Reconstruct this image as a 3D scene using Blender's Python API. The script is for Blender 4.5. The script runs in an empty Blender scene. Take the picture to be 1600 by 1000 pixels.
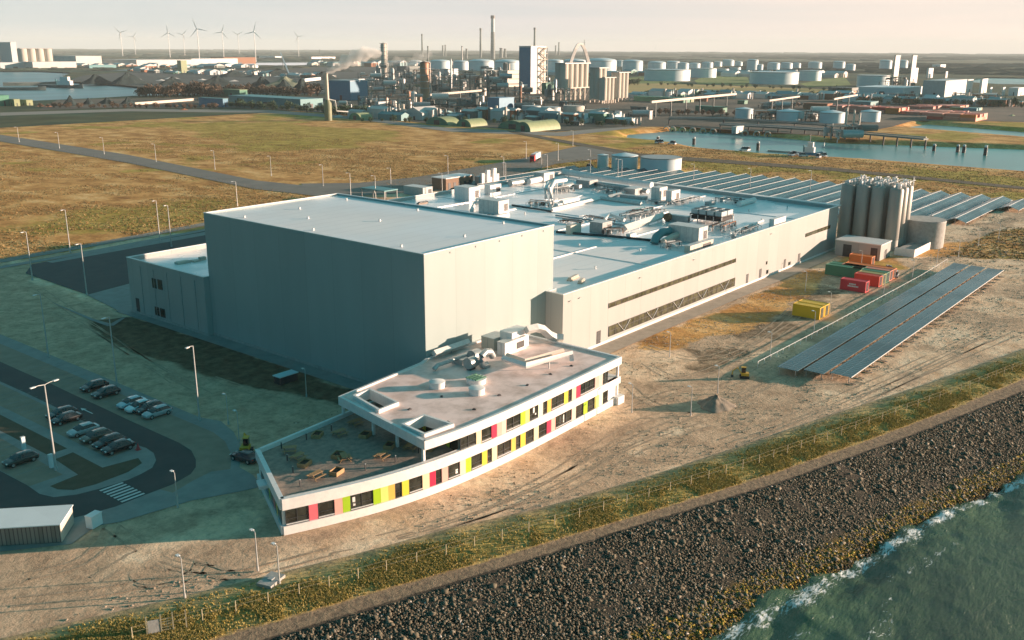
import bpy, math, random
import numpy as np
from mathutils import Vector, Matrix
from mathutils.geometry import delaunay_2d_cdt
random.seed(7); rng = np.random.default_rng(7)
SC = bpy.context.scene; COL = SC.collection
R = math.radians

# ---------------------------------------------------------------- camera
F = 1477.0; PITCH = math.atan(424/1477.0); ROLL = R(.3); H = 55.0; AZ = R(39.1)
CAM = Vector((-102.157, -100.609, H))
def axes():
    vx, vy = math.cos(AZ), math.sin(AZ); cp, sp = math.cos(PITCH), math.sin(PITCH)
    f = Vector((vx*cp, vy*cp, -sp)); r = Vector((vy, -vx, 0)); u = Vector((vx*sp, vy*sp, cp))
    c, s = math.cos(ROLL), math.sin(ROLL)
    return f, c*r+s*u, -s*r+c*u
FW, RT, UP = axes()
cd = bpy.data.cameras.new('camera'); cam = bpy.data.objects.new('camera', cd); COL.objects.link(cam)
cd.sensor_width = 36; cd.lens = F/1600*36; cd.clip_start = 1; cd.clip_end = 120000
cam.matrix_world = Matrix(((RT.x, UP.x, -FW.x, CAM.x), (RT.y, UP.y, -FW.y, CAM.y), (RT.z, UP.z, -FW.z, CAM.z), (0, 0, 0, 1)))
SC.camera = cam

# ---------------------------------------------------------------- sun, sky, exposure
SUN_AZ = R(-42.5); SUN_EL = R(7.6)
sl = bpy.data.lights.new('sun', 'SUN'); sl.energy = 5.0; sl.angle = R(.5); sl.color = (1, .70, .52)
so = bpy.data.objects.new('sun', sl); COL.objects.link(so)
sd = Vector((math.cos(SUN_AZ)*math.cos(SUN_EL), math.sin(SUN_AZ)*math.cos(SUN_EL), math.sin(SUN_EL)))
so.rotation_euler = sd.to_track_quat('Z', 'Y').to_euler(); so.location = (300, -300, 200)
W = bpy.data.worlds.new('World'); SC.world = W; W.use_nodes = True
def world():
    nt = W.node_tree; N = nt.nodes; L = nt.links
    bg = N['Background']; out = N['World Output']
    tc = N.new('ShaderNodeTexCoord'); sep = N.new('ShaderNodeSeparateXYZ'); L.new(tc.outputs['Generated'], sep.inputs[0])
    sky = N.new('ShaderNodeTexSky'); sky.sky_type = 'NISHITA'; sky.sun_disc = False
    sky.sun_elevation = SUN_EL; sky.sun_rotation = R(90)-SUN_AZ; sky.air_density = 1.0; sky.dust_density = 1.5
    # elevation gradient of a hazy low-sun sky: pale at the horizon, deep teal overhead
    rp = N.new('ShaderNodeValToRGB'); L.new(sep.outputs[2], rp.inputs[0])
    e = rp.color_ramp.elements
    e[0].position = 0; e[0].color = (.350, .322, .312, 1)
    e[1].position = 1; e[1].color = (.048, .135, .155, 1)
    for p, c in ((.03, (.342, .318, .312)), (.09, (.315, .305, .302)), (.22, (.14, .25, .29)), (.5, (.055, .16, .185))):
        q = e.new(p); q.color = (*c, 1)
    # warmer and brighter towards the sun
    dt = N.new('ShaderNodeVectorMath'); dt.operation = 'DOT_PRODUCT'; L.new(tc.outputs['Generated'], dt.inputs[0])
    dt.inputs[1].default_value = (math.cos(SUN_AZ), math.sin(SUN_AZ), 0)
    mr = N.new('ShaderNodeMapRange'); L.new(dt.outputs['Value'], mr.inputs[0])
    mr.inputs[1].default_value = -1; mr.inputs[2].default_value = 1
    r2 = N.new('ShaderNodeValToRGB'); L.new(mr.outputs[0], r2.inputs[0])
    e = r2.color_ramp.elements; e[0].color = (.01, .40, .48, 1); e[1].color = (1.5, 1.3, 1.1, 1)
    for p, c in ((.17, (.03, .52, .60)), (.34, (.88, .98, .98)), (.58, (1.0, 1.0, .99)), (.75, (1.28, 1.14, 1.03))):
        q = e.new(p); q.color = (*c, 1)
    mu = N.new('ShaderNodeMix'); mu.data_type = 'RGBA'; mu.blend_type = 'MULTIPLY'; mu.inputs[0].default_value = 1
    L.new(rp.outputs[0], mu.inputs[6]); L.new(r2.outputs[0], mu.inputs[7])
    # duller, bluer sky behind the camera
    fd = N.new('ShaderNodeVectorMath'); fd.operation = 'DOT_PRODUCT'; L.new(tc.outputs['Generated'], fd.inputs[0]); fd.inputs[1].default_value = (math.cos(AZ-R(5)), math.sin(AZ-R(5)), 0)
    fr = N.new('ShaderNodeMapRange'); L.new(fd.outputs['Value'], fr.inputs[0]); fr.inputs[1].default_value = -.45; fr.inputs[2].default_value = .55
    r3 = N.new('ShaderNodeValToRGB'); L.new(fr.outputs[0], r3.inputs[0]); e = r3.color_ramp.elements; e[0].color = (.035, .56, .68, 1); e[1].color = (1, 1, 1, 1)
    m9 = N.new('ShaderNodeMix'); m9.data_type = 'RGBA'; m9.blend_type = 'MULTIPLY'; m9.inputs[0].default_value = 1; L.new(mu.outputs[2], m9.inputs[6]); L.new(r3.outputs[0], m9.inputs[7])
    # long thin cloud streaks
    mp = N.new('ShaderNodeMapping'); mp.inputs['Scale'].default_value = (1.2, 1.2, 22); L.new(tc.outputs['Generated'], mp.inputs[0])
    nz = N.new('ShaderNodeTexNoise'); nz.inputs['Scale'].default_value = 2.2; nz.inputs['Detail'].default_value = 6; L.new(mp.outputs[0], nz.inputs[0])
    cr = N.new('ShaderNodeValToRGB'); L.new(nz.outputs[0], cr.inputs[0])
    e = cr.color_ramp.elements; e[0].position = .35; e[0].color = (.90, .95, .97, 1); e[1].position = .68; e[1].color = (1.06, 1.03, 1.02, 1)
    m2 = N.new('ShaderNodeMix'); m2.data_type = 'RGBA'; m2.blend_type = 'MULTIPLY'; m2.inputs[0].default_value = 1
    L.new(m9.outputs[2], m2.inputs[6]); L.new(cr.outputs[0], m2.inputs[7])
    sc = N.new('ShaderNodeMix'); sc.data_type = 'RGBA'; sc.blend_type = 'MULTIPLY'; sc.inputs[0].default_value = 1
    sc.inputs[7].default_value = (.05, .05, .045, 1); L.new(sky.outputs[0], sc.inputs[6])
    ad = N.new('ShaderNodeMix'); ad.data_type = 'RGBA'; ad.blend_type = 'MIX'; ad.inputs[0].default_value = .05
    L.new(m2.outputs[2], ad.inputs[6]); L.new(sc.outputs[2], ad.inputs[7])
    L.new(ad.outputs[2], bg.inputs[0]); bg.inputs[1].default_value = 1.0
world()
SC.view_settings.view_transform = 'Standard'; SC.view_settings.look = 'None'; SC.view_settings.gamma = 1
SC.view_settings.exposure = 1.30
SC.cycles.max_bounces = 6; SC.cycles.diffuse_bounces = 3; SC.cycles.glossy_bounces = 3; SC.cycles.volume_bounces = 3
SC.cycles.use_denoising = True

# ---------------------------------------------------------------- photo pixel -> place on the ground
def ray(x, y): return FW + RT*((x-800)/F) - UP*((y-500)/F)
def at(x, y, z=0.0):
    d = ray(x, y); t = (z-CAM.z)/d.z; return Vector((CAM.x+d.x*t, CAM.y+d.y*t, z))
def proj(p):
    d = Vector(p)-CAM; Z = d.dot(FW); return 800+F*d.dot(RT)/Z, 500-F*d.dot(UP)/Z
def height(x, yb, yt, z=0.0):
    b = at(x, yb, z); lo, hi = z, 600.
    for _ in range(50):
        m = (lo+hi)/2
        if proj((b.x, b.y, m))[1] > yt: lo = m
        else: hi = m
    return lo-z
def solve(base, d, xt, hi=4000.):
    """length along direction d from base until the picture x reaches xt"""
    lo = 0.; s = 1 if proj(base+d*1.)[0] > proj(base)[0] else -1
    for _ in range(50):
        m = (lo+hi)/2
        if (proj(base+d*m)[0]-xt)*s < 0: lo = m
        else: hi = m
    return lo

# ---------------------------------------------------------------- mesh helpers
class MB:
    def __init__(s): s.v = []; s.f = []; s.m = []
    def add(s, vs, fs, mi=0):
        o = len(s.v); s.v += [tuple(v) for v in vs]; s.f += [tuple(i+o for i in f) for f in fs]; s.m += [mi]*len(fs); return s
    def box(s, x0, x1, y0, y1, z0, z1, mi=0):
        if x0 > x1: x0, x1 = x1, x0
        if y0 > y1: y0, y1 = y1, y0
        return s.add([(x0,y0,z0),(x1,y0,z0),(x1,y1,z0),(x0,y1,z0),(x0,y0,z1),(x1,y0,z1),(x1,y1,z1),(x0,y1,z1)],
              [(0,3,2,1),(4,5,6,7),(0,1,5,4),(1,2,6,5),(2,3,7,6),(3,0,4,7)], mi)
    def cyl(s, x, y, z0, z1, r0, r1=None, n=16, mi=0, cap=True):
        r1 = r0 if r1 is None else r1
        a = [2*math.pi*i/n for i in range(n)]
        vs = [(x+r0*math.cos(t), y+r0*math.sin(t), z0) for t in a]+[(x+r1*math.cos(t), y+r1*math.sin(t), z1) for t in a]
        fs = [(i, (i+1) % n, n+(i+1) % n, n+i) for i in range(n)]
        if cap: fs += [tuple(range(n))[::-1], tuple(range(n, 2*n))]
        return s.add(vs, fs, mi)
    def lathe(s, x, y, prof, n=24, mi=0):
        vs = []; fs = []
        for r, z in prof: vs += [(x+r*math.cos(2*math.pi*i/n), y+r*math.sin(2*math.pi*i/n), z) for i in range(n)]
        for k in range(len(prof)-1):
            fs += [(k*n+i, k*n+(i+1) % n, (k+1)*n+(i+1) % n, (k+1)*n+i) for i in range(n)]
        fs += [tuple(range((len(prof)-1)*n, len(prof)*n))]
        return s.add(vs, fs, mi)
    def tube(s, pts, r, n=8, mi=0):
        pts = [Vector(p) for p in pts]; vs = []; fs = []
        for k, p in enumerate(pts):
            if k == 0: d = pts[1]-p
            elif k == len(pts)-1: d = p-pts[k-1]
            else: d = (pts[k+1]-p).normalized()+(p-pts[k-1]).normalized()
            d = d.normalized(); a = Vector((0, 0, 1)) if abs(d.z) < .9 else Vector((1, 0, 0))
            u = d.cross(a).normalized(); w = u.cross(d)
            rr = r[k] if isinstance(r, (list, tuple)) else r
            vs += [p+(u*math.cos(2*math.pi*i/n)+w*math.sin(2*math.pi*i/n))*rr for i in range(n)]
        for k in range(len(pts)-1):
            fs += [(k*n+i, k*n+(i+1) % n, (k+1)*n+(i+1) % n, (k+1)*n+i) for i in range(n)]
        fs += [tuple(range(n))[::-1], tuple(range((len(pts)-1)*n, len(pts)*n))]
        return s.add(vs, fs, mi)
    def prism(s, poly, z0, z1, mi=0):
        n = len(poly)
        a = sum(poly[i][0]*poly[(i+1) % n][1]-poly[(i+1) % n][0]*poly[i][1] for i in range(n))
        if a < 0: poly = poly[::-1]
        vs = [(p[0], p[1], z0) for p in poly]+[(p[0], p[1], z1) for p in poly]
        return s.add(vs, [tuple(range(n))[::-1], tuple(range(n, 2*n))]+[(i, (i+1) % n, n+(i+1) % n, n+i) for i in range(n)], mi)
    def obj(s, name, mats, parent=None, smooth=False, loc=None, rz=0):
        me = bpy.data.meshes.new(name); me.from_pydata(s.v, [], s.f)
        mats = mats if isinstance(mats, (list, tuple)) else [mats]
        for m in mats: me.materials.append(m)
        if len(mats) > 1: me.polygons.foreach_set('material_index', s.m)
        if smooth: smooth_by_angle(me)
        o = bpy.data.objects.new(name, me); COL.objects.link(o)
        if parent is not None: o.parent = parent
        if loc is not None: o.location = loc
        if rz: o.rotation_euler.z = rz
        return o
def smooth_by_angle(me, ang=.7):
    me.polygons.foreach_set('use_smooth', [True]*len(me.polygons))
    try: me.set_sharp_from_angle(angle=ang)
    except Exception: pass
def big(name, V, Fc, mat, smooth=False, attrs=None):
    """fast mesh from numpy arrays (faces all of one size)"""
    me = bpy.data.meshes.new(name); k = Fc.shape[1]
    me.vertices.add(len(V)); me.vertices.foreach_set('co', V.astype(np.float32).ravel())
    me.loops.add(len(Fc)*k); me.loops.foreach_set('vertex_index', Fc.astype(np.int32).ravel())
    me.polygons.add(len(Fc)); me.polygons.foreach_set('loop_start', np.arange(0, len(Fc)*k, k, dtype=np.int32))
    me.update(calc_edges=True)
    if smooth: me.polygons.foreach_set('use_smooth', [True]*len(Fc))
    for n, a in (attrs or {}).items():
        t = me.attributes.new(n, 'FLOAT', 'POINT'); t.data.foreach_set('value', a.astype(np.float32).ravel())
    me.materials.append(mat); o = bpy.data.objects.new(name, me); COL.objects.link(o); return o
def tag(o, label, cat, group=None, kind=None):
    if label: o['label'] = label
    if cat: o['category'] = cat
    if group: o['group'] = group
    if kind: o['kind'] = kind
    return o
def thing(name, label, cat, loc=(0, 0, 0), rz=0, group=None):
    o = bpy.data.objects.new(name, None); COL.objects.link(o); o.location = loc; o.rotation_euler.z = rz
    o.empty_display_size = .5
    return tag(o, label, cat, group)
def copy_tree(o, parent=None):
    c = o.copy(); COL.objects.link(c)
    if parent is not None: c.parent = parent
    for ch in list(o.children): copy_tree(ch, c)
    return c
def dup(o, loc, rz=None, label=None, group=None, scale=None):
    c = copy_tree(o); c.location = loc
    if rz is not None: c.rotation_euler.z = rz
    if label: c['label'] = label
    if group: c['group'] = group
    if scale: c.scale = scale
    return c
ORD = ['first', 'second', 'third', 'fourth', 'fifth', 'sixth', 'seventh', 'eighth', 'ninth', 'tenth', 'eleventh', 'twelfth',
       'thirteenth', 'fourteenth', 'fifteenth', 'sixteenth', 'seventeenth', 'eighteenth', 'nineteenth', 'twentieth',
       'twenty-first', 'twenty-second', 'twenty-third', 'twenty-fourth', 'twenty-fifth', 'twenty-sixth', 'twenty-seventh', 'twenty-eighth', 'twenty-ninth', 'thirtieth', 'thirty-first', 'thirty-second', 'thirty-third', 'thirty-fourth', 'thirty-fifth']

# ---------------------------------------------------------------- materials
def newmat(name):
    m = bpy.data.materials.new(name); m.use_nodes = True; nt = m.node_tree
    return m, nt.nodes, nt.links, nt.nodes['Principled BSDF']
def pm(name, c1, c2=None, scale=3., rough=.6, metal=0., bump=0., bscale=None, stretch=(1, 1, 1), spec=.5, coord='Object', contrast=(.35, .65), detail=5, bdist=.1, streak=0):
    m, N, L, b = newmat(name)
    b.inputs['Roughness'].default_value = rough; b.inputs['Metallic'].default_value = metal
    b.inputs['Specular IOR Level'].default_value = spec
    if c2 is None: c2 = tuple(x*.86 for x in c1)
    tc = N.new('ShaderNodeTexCoord'); mp = N.new('ShaderNodeMapping'); mp.inputs['Scale'].default_value = stretch
    L.new(tc.outputs[coord], mp.inputs[0])
    nz = N.new('ShaderNodeTexNoise'); nz.inputs['Scale'].default_value = scale; nz.inputs['Detail'].default_value = detail
    nz.inputs['Roughness'].default_value = .62; L.new(mp.outputs[0], nz.inputs[0])
    cr = N.new('ShaderNodeValToRGB'); L.new(nz.outputs[0], cr.inputs[0])
    e = cr.color_ramp.elements; e[0].position, e[1].position = contrast; e[0].color = (*c1, 1); e[1].color = (*c2, 1)
    L.new(cr.outputs[0], b.inputs['Base Color'])
    if bump:
        n2 = N.new('ShaderNodeTexNoise'); n2.inputs['Scale'].default_value = bscale or scale*4; n2.inputs['Detail'].default_value = 6
        L.new(mp.outputs[0], n2.inputs[0])
        bp = N.new('ShaderNodeBump'); bp.inputs['Strength'].default_value = bump; bp.inputs['Distance'].default_value = bdist
        L.new(n2.outputs[0], bp.inputs['Height']); L.new(bp.outputs[0], b.inputs['Normal'])
    return m
def cladding(name, c, pitch=6.0, rib=.5, rough=.45, seam=.55, horiz=0, tint=.93):
    """panelled metal wall: vertical joints every pitch metres, faint ribs between, panel to panel tone"""
    m, N, L, b = newmat(name); b.inputs['Roughness'].default_value = rough
    tc = N.new('ShaderNodeTexCoord'); sp = N.new('ShaderNodeSeparateXYZ'); L.new(tc.outputs['Object'], sp.inputs[0])
    ad = N.new('ShaderNodeMath'); ad.operation = 'ADD'; L.new(sp.outputs[0], ad.inputs[0]); L.new(sp.outputs[1], ad.inputs[1])
    def saw(src, p, w):
        d = N.new('ShaderNodeMath'); d.operation = 'DIVIDE'; L.new(src, d.inputs[0]); d.inputs[1].default_value = p
        fr = N.new('ShaderNodeMath'); fr.operation = 'FRACT'; L.new(d.outputs[0], fr.inputs[0])
        lt = N.new('ShaderNodeMath'); lt.operation = 'LESS_THAN'; L.new(fr.outputs[0], lt.inputs[0]); lt.inputs[1].default_value = w/p
        fl = N.new('ShaderNodeMath'); fl.operation = 'FLOOR'; L.new(d.outputs[0], fl.inputs[0])
        return lt.outputs[0], fl.outputs[0]
    l1, cell = saw(ad.outputs[0], pitch, .10)
    wn = N.new('ShaderNodeTexWhiteNoise'); wn.noise_dimensions = '1D'; L.new(cell, wn.inputs['W'])
    mr = N.new('ShaderNodeMapRange'); L.new(wn.outputs['Value'], mr.inputs[0]); mr.inputs[3].default_value = tint; mr.inputs[4].default_value = 1
    nz = N.new('ShaderNodeTexNoise'); nz.inputs['Scale'].default_value = .12; nz.inputs['Detail'].default_value = 4
    mp = N.new('ShaderNodeMapping'); mp.inputs['Scale'].default_value = (3, 3, .5); L.new(tc.outputs['Object'], mp.inputs[0]); L.new(mp.outputs[0], nz.inputs[0])
    mr2 = N.new('ShaderNodeMapRange'); L.new(nz.outputs[0], mr2.inputs[0]); mr2.inputs[1].default_value = .3; mr2.inputs[2].default_value = .7; mr2.inputs[3].default_value = .95; mr2.inputs[4].default_value = 1.02
    mm = N.new('ShaderNodeMath'); mm.operation = 'MULTIPLY'; L.new(mr.outputs[0], mm.inputs[0]); L.new(mr2.outputs[0], mm.inputs[1])
    col = N.new('ShaderNodeMix'); col.data_type = 'RGBA'; L.new(l1, col.inputs[0]); col.inputs[6].default_value = (*c, 1); col.inputs[7].default_value = (*[x*seam for x in c], 1)
    vm = N.new('ShaderNodeVectorMath'); vm.operation = 'SCALE'; L.new(col.outputs[2], vm.inputs[0]); L.new(mm.outputs[0], vm.inputs['Scale'])
    L.new(vm.outputs[0], b.inputs['Base Color'])
    if rib:
        d = N.new('ShaderNodeMath'); d.operation = 'MULTIPLY'; L.new(ad.outputs[0], d.inputs[0]); d.inputs[1].default_value = 2*math.pi/rib
        sn = N.new('ShaderNodeMath'); sn.operation = 'SINE'; L.new(d.outputs[0], sn.inputs[0])
        bp = N.new('ShaderNodeBump'); bp.inputs['Strength'].default_value = .25; bp.inputs['Distance'].default_value = .02
        L.new(sn.outputs[0], bp.inputs['Height']); L.new(bp.outputs[0], b.inputs['Normal'])
    return m
M = {}
M['white'] = pm('white_paint', (.80, .79, .77), (.70, .70, .69), 1.5, .45)
M['offwhite'] = pm('offwhite_metal', (.66, .66, .63), (.52, .53, .51), 1.2, .4, bump=.15)
M['grey'] = pm('grey_metal', (.38, .40, .40), (.28, .30, .30), 1.5, .45)
M['galv'] = pm('galvanised_steel', (.50, .52, .52), (.36, .38, .38), 2., .38, metal=.55)
M['dark'] = pm('dark_metal', (.05, .055, .06), (.03, .035, .04), 2., .5)
M['black'] = pm('black_rubber', (.018, .018, .02), (.03, .03, .03), 4., .8)
M['concrete'] = pm('concrete', (.42, .42, .40), (.31, .31, .29), 1.2, .85, bump=.2)
M['yellow'] = pm('yellow_paint', (.75, .42, .03), (.60, .33, .03), 1.5, .5)
M['red'] = pm('red_paint', (.62, .05, .06), (.45, .04, .05), 1.2, .5)
M['orange'] = pm('orange_paint', (.72, .20, .04), (.58, .16, .04), 1.2, .5)
M['rust'] = pm('rusty_steel', (.36, .15, .07), (.22, .10, .06), 1.0, .8)
M['green'] = pm('green_paint', (.04, .20, .10), (.03, .14, .08), 1., .5)
M['lime'] = pm('lime_green_sheet', (.29, .34, .18), (.23, .28, .15), .5, .6)
M['blue'] = pm('blue_sheet', (.06, .25, .38), (.05, .20, .32), .6, .5)
M['teal'] = pm('teal_sheet', (.08, .28, .30), (.06, .22, .25), .4, .5)
M['wood'] = pm('light_wood', (.45, .27, .12), (.33, .20, .10), 3., .7, stretch=(1, 6, 1))
M['soil'] = pm('planter_soil', (.03, .022, .015), (.05, .04, .025), 6., .95, bump=.5)
M['coal'] = pm('coal', (.008, .022, .025), (.018, .04, .042), .3, .9, bump=.6)
M['tankw'] = pm('tank_white', (.66, .76, .79), (.58, .70, .74), .08, .5, stretch=(1, 1, 4))
M['tankg'] = pm('tank_grey', (.46, .52, .53), (.38, .44, .46), .3, .5, stretch=(1, 1, 3))
M['cream'] = pm('cream_sheet', (.62, .55, .46), (.54, .48, .41), .2, .6)
M['brick'] = pm('brown_brick', (.26, .17, .12), (.20, .13, .09), 2., .85, bump=.3)
def glassmat(name, c, rough=.06, spec=.7):
    m, N, L, b = newmat(name); b.inputs['Roughness'].default_value = rough; b.inputs['Specular IOR Level'].default_value = spec
    tc = N.new('ShaderNodeTexCoord'); nz = N.new('ShaderNodeTexNoise'); nz.inputs['Scale'].default_value = .8; nz.inputs['Detail'].default_value = 3
    L.new(tc.outputs['Object'], nz.inputs[0])
    cr = N.new('ShaderNodeValToRGB'); L.new(nz.outputs[0], cr.inputs[0]); e = cr.color_ramp.elements
    e[0].position = .4; e[0].color = (*c, 1); e[1].position = .62; e[1].color = (*[x*2.2+.004 for x in c], 1); L.new(cr.outputs[0], b.inputs['Base Color'])
    return m
M['glass'] = glassmat('window_glass', (.014, .017, .014))
M['carglass'] = glassmat('car_glass', (.008, .01, .012))
M['stripglass'] = glassmat('strip_window_glass', (.05, .05, .03), .15, .5)

# ================================================================ THE SETTING
def px(pts, z=0.): return [tuple(at(x, y, z)[:2]) for x, y in pts]
def inside(poly, X, Y):
    r = np.zeros(X.shape, bool); n = len(poly)
    for i in range(n):
        x0, y0 = poly[i]; x1, y1 = poly[(i+1) % n]
        if y0 == y1: continue
        c = ((y0 > Y) != (y1 > Y)) & (X < (x1-x0)*(Y-y0)/(y1-y0)+x0); r ^= c
    return r
def sdf(poly, X, Y):
    """signed distance, positive inside"""
    d = np.full(X.shape, 1e9); n = len(poly)
    for i in range(n):
        x0, y0 = poly[i]; x1, y1 = poly[(i+1) % n]; dx, dy = x1-x0, y1-y0
        t = np.clip(((X-x0)*dx+(Y-y0)*dy)/(dx*dx+dy*dy+1e-9), 0, 1)
        d = np.minimum(d, np.hypot(X-x0-t*dx, Y-y0-t*dy))
    return np.where(inside(poly, X, Y), d, -d)
def sst(a, b, x): t = np.clip((x-a)/(b-a), 0, 1); return t*t*(3-2*t)
def vnoise(X, Y, s, seed=0, octv=4):
    g = np.random.default_rng(seed); T = g.random((256, 256)); out = np.zeros(X.shape); amp = 1.; tot = 0
    for o in range(octv):
        x = X/s+o*17.3; y = Y/s+o*9.1; xi = np.floor(x).astype(int); yi = np.floor(y).astype(int); fx = x-xi; fy = y-yi
        fx = fx*fx*(3-2*fx); fy = fy*fy*(3-2*fy)
        a = T[xi & 255, yi & 255]; b = T[(xi+1) & 255, yi & 255]; c = T[xi & 255, (yi+1) & 255]; d = T[(xi+1) & 255, (yi+1) & 255]
        out += amp*((a*(1-fx)+b*fx)*(1-fy)+(c*(1-fx)+d*fx)*fy); tot += amp; amp *= .5; s = s/2
    return out/tot

# lines along the shore, as y for a given x
def L0(x): return np.interp(x, [-160, -72, -59, -49.5, -39, -28, -16.6, -2, 15.6, 37, 62, 94.5, 420], [24, -12.4, -18.4, -22.5, -27, -31, -36.4, -41.4, -46.5, -52.2, -59.5, -67.7, -150])
def L1(x): return np.interp(x, [-160, -59, -51.5, -42, -31.7, -19.6, -6, 10, 30, 54, 76, 420], [14, -28.3, -31.3, -34.8, -39, -43.4, -48.4, -54, -60, -66.7, -71.8, -158])
def L2(x): return np.interp(x, [-160, -56.6, -43, -29, -12, 8, 34, 70.5, 420], [8, -31.5, -36.6, -41.8, -47.8, -55.3, -63.4, -73.2, -161])
def L3(x): return np.interp(x, [-160, -60, -22, -10, 1.3, 15, 31, 46, 80, 420], [-10, -49.5, -61.2, -63.9, -66.9, -70.2, -74, -78.8, -88, -178])
SEA_Z = -5.0
HARB = [(436, 242), (426, 196), (408, 170), (404, 126), (414, 77), (413, -2), (411, -135), (640, -135), (565, -20), (547, 26), (523, 94), (508, 130), (533, 210), (524, 252), (470, 262)]
POND = [(657, 137), (720, 133), (690, 54), (676, 0), (665, -60), (598, -60), (622, 38)]
SITE = [(-130, 157), (0, 158), (70, 162), (135, 172), (160, 178), (212, 172), (222, 150), (264, 160), (285, 120), (300, 60), (300, -28), (335, -34), (420, -40), (420, -200), (-130, -200)]
GX0, GX1, GY0, GY1 = -130., 764., -150., 600.
xs = np.concatenate([np.arange(GX0, 240, 1.5), np.arange(240, GX1+.1, 3)]); xs[-1] = GX1
ys = np.concatenate([np.arange(GY0, 200, 1.5), np.arange(200, GY1+.1, 4)]); ys[-1] = GY1
X, Y = np.meshgrid(xs, ys, indexing='ij')
wat = np.maximum(sdf(HARB, X, Y), sdf(POND, X, Y))
Z = -2.2*sst(-7, 0, wat)-4*sst(0, 7, wat)
n1 = vnoise(X, Y, 9, 1); n2 = vnoise(X, Y, 70, 2); n3 = vnoise(X, Y, 26, 3)
d0 = L0(X)-Y                                   # >0 past the sand edge, towards the sea
edge = np.minimum(np.minimum(X-GX0, GX1-X), np.minimum(Y-GY0, GY1-Y))
flat = sst(0, 10, edge)
hs = sdf([(-5, -9), (170, -9), (170, 108), (-5, 108)], X, Y); keep = sst(2, 14, -hs)
Z = Z-.10*n1*flat
bank = np.exp(-((Y-116-.0*X)/5)**2)*0
Z = np.where(d0 > 3, -12*sst(3, 5, d0), Z)
sand = sst(-5, 5, sdf(SITE, X, Y)+(n1-.5)*10)
for poly, w in (([(45, -10), (60, -9.6), (118, -9.6), (135, -9.6), (118, -17), (95, -21), (70, -20), (50, -16)], 1),
                ([(128, -12), (160, -9), (165, -22), (150, -28), (135, -20)], .9),
                ([(176, -27), (235, -34), (260, -62), (190, -56), (178, -40)], 1),
                ([(165, -20), (192, -24), (196, -31), (172, -30)], .9),
                ([(-36, -2), (-36, 26), (0, 26), (0, 4), (-20, 0)], .25)):
    sand = sand*(1-w*sst(-3, 3, sdf(poly, X, Y)+(n1-.5)*7))
green = .75*sst(.46, .66, n2*.6+n3*.4)*(1-sand)
for poly, w in ((px([(250, 195), (420, 190), (640, 205), (560, 235), (330, 225)]), .6), (px([(60, 330), (330, 300), (420, 310), (330, 345), (0, 385), (0, 360)]), .6),
                (px([(560, 245), (880, 215), (930, 230), (760, 250), (600, 262)]), .0)):
    green = np.maximum(green, w*sst(-12, 12, sdf(poly, X, Y)+(n3-.5)*30)*(1-sand))
mud = sst(.38, .66, vnoise(X, Y, 16, 5, 5))*.85
lft = sst(-6, 6, sdf([(-60, -8), (-40, -10), (-20, 2), (-3, 2), (-3, 92), (-2, 135), (-120, 135), (-120, 20)], X, Y)+(n1-.5)*8)
mud = np.maximum(mud, .9*lft)
soil = np.maximum(sst(-2.5, 2.5, sdf([(-3, -1), (-3, 84), (-12, 88), (-17, 60), (-13, 30), (-10, 2)], X, Y)+(n1-.5)*5), .55*sst(-2, 2, sdf([(28, -12), (120, -10), (118, -24), (60, -30), (30, -22)], X, Y)+(n1-.5)*14)*sst(.45, .6, n1))
for poly in ([(51.5, -24), (60, -30.5), (100, -31.2), (166, -32), (215, -33), (300, -36), (300, -30), (215, -27.5), (166, -27), (130, -26), (100, -26.5), (62, -26)], px([(700, 850), (930, 730), (1100, 660), (1160, 640), (1230, 655), (1130, 700), (960, 770)]), px([(880, 690), (1000, 640), (1100, 625), (1110, 660), (980, 700)]), px([(960, 640), (1070, 600), (1200, 560), (1250, 575), (1110, 625), (1000, 655)]),
             px([(1040, 530), (1150, 490), (1240, 500), (1180, 540), (1080, 560)])):
    mud = np.maximum(mud, .75*sst(-2.5, 2.5, sdf(poly, X, Y)+(n1-.5)*5))
I = np.arange(len(xs)*len(ys)).reshape(len(xs), len(ys))
Fq = np.stack([I[:-1, :-1], I[1:, :-1], I[1:, 1:], I[:-1, 1:]], -1).reshape(-1, 4)
V = np.stack([X, Y, Z], -1).reshape(-1, 3)

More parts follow.
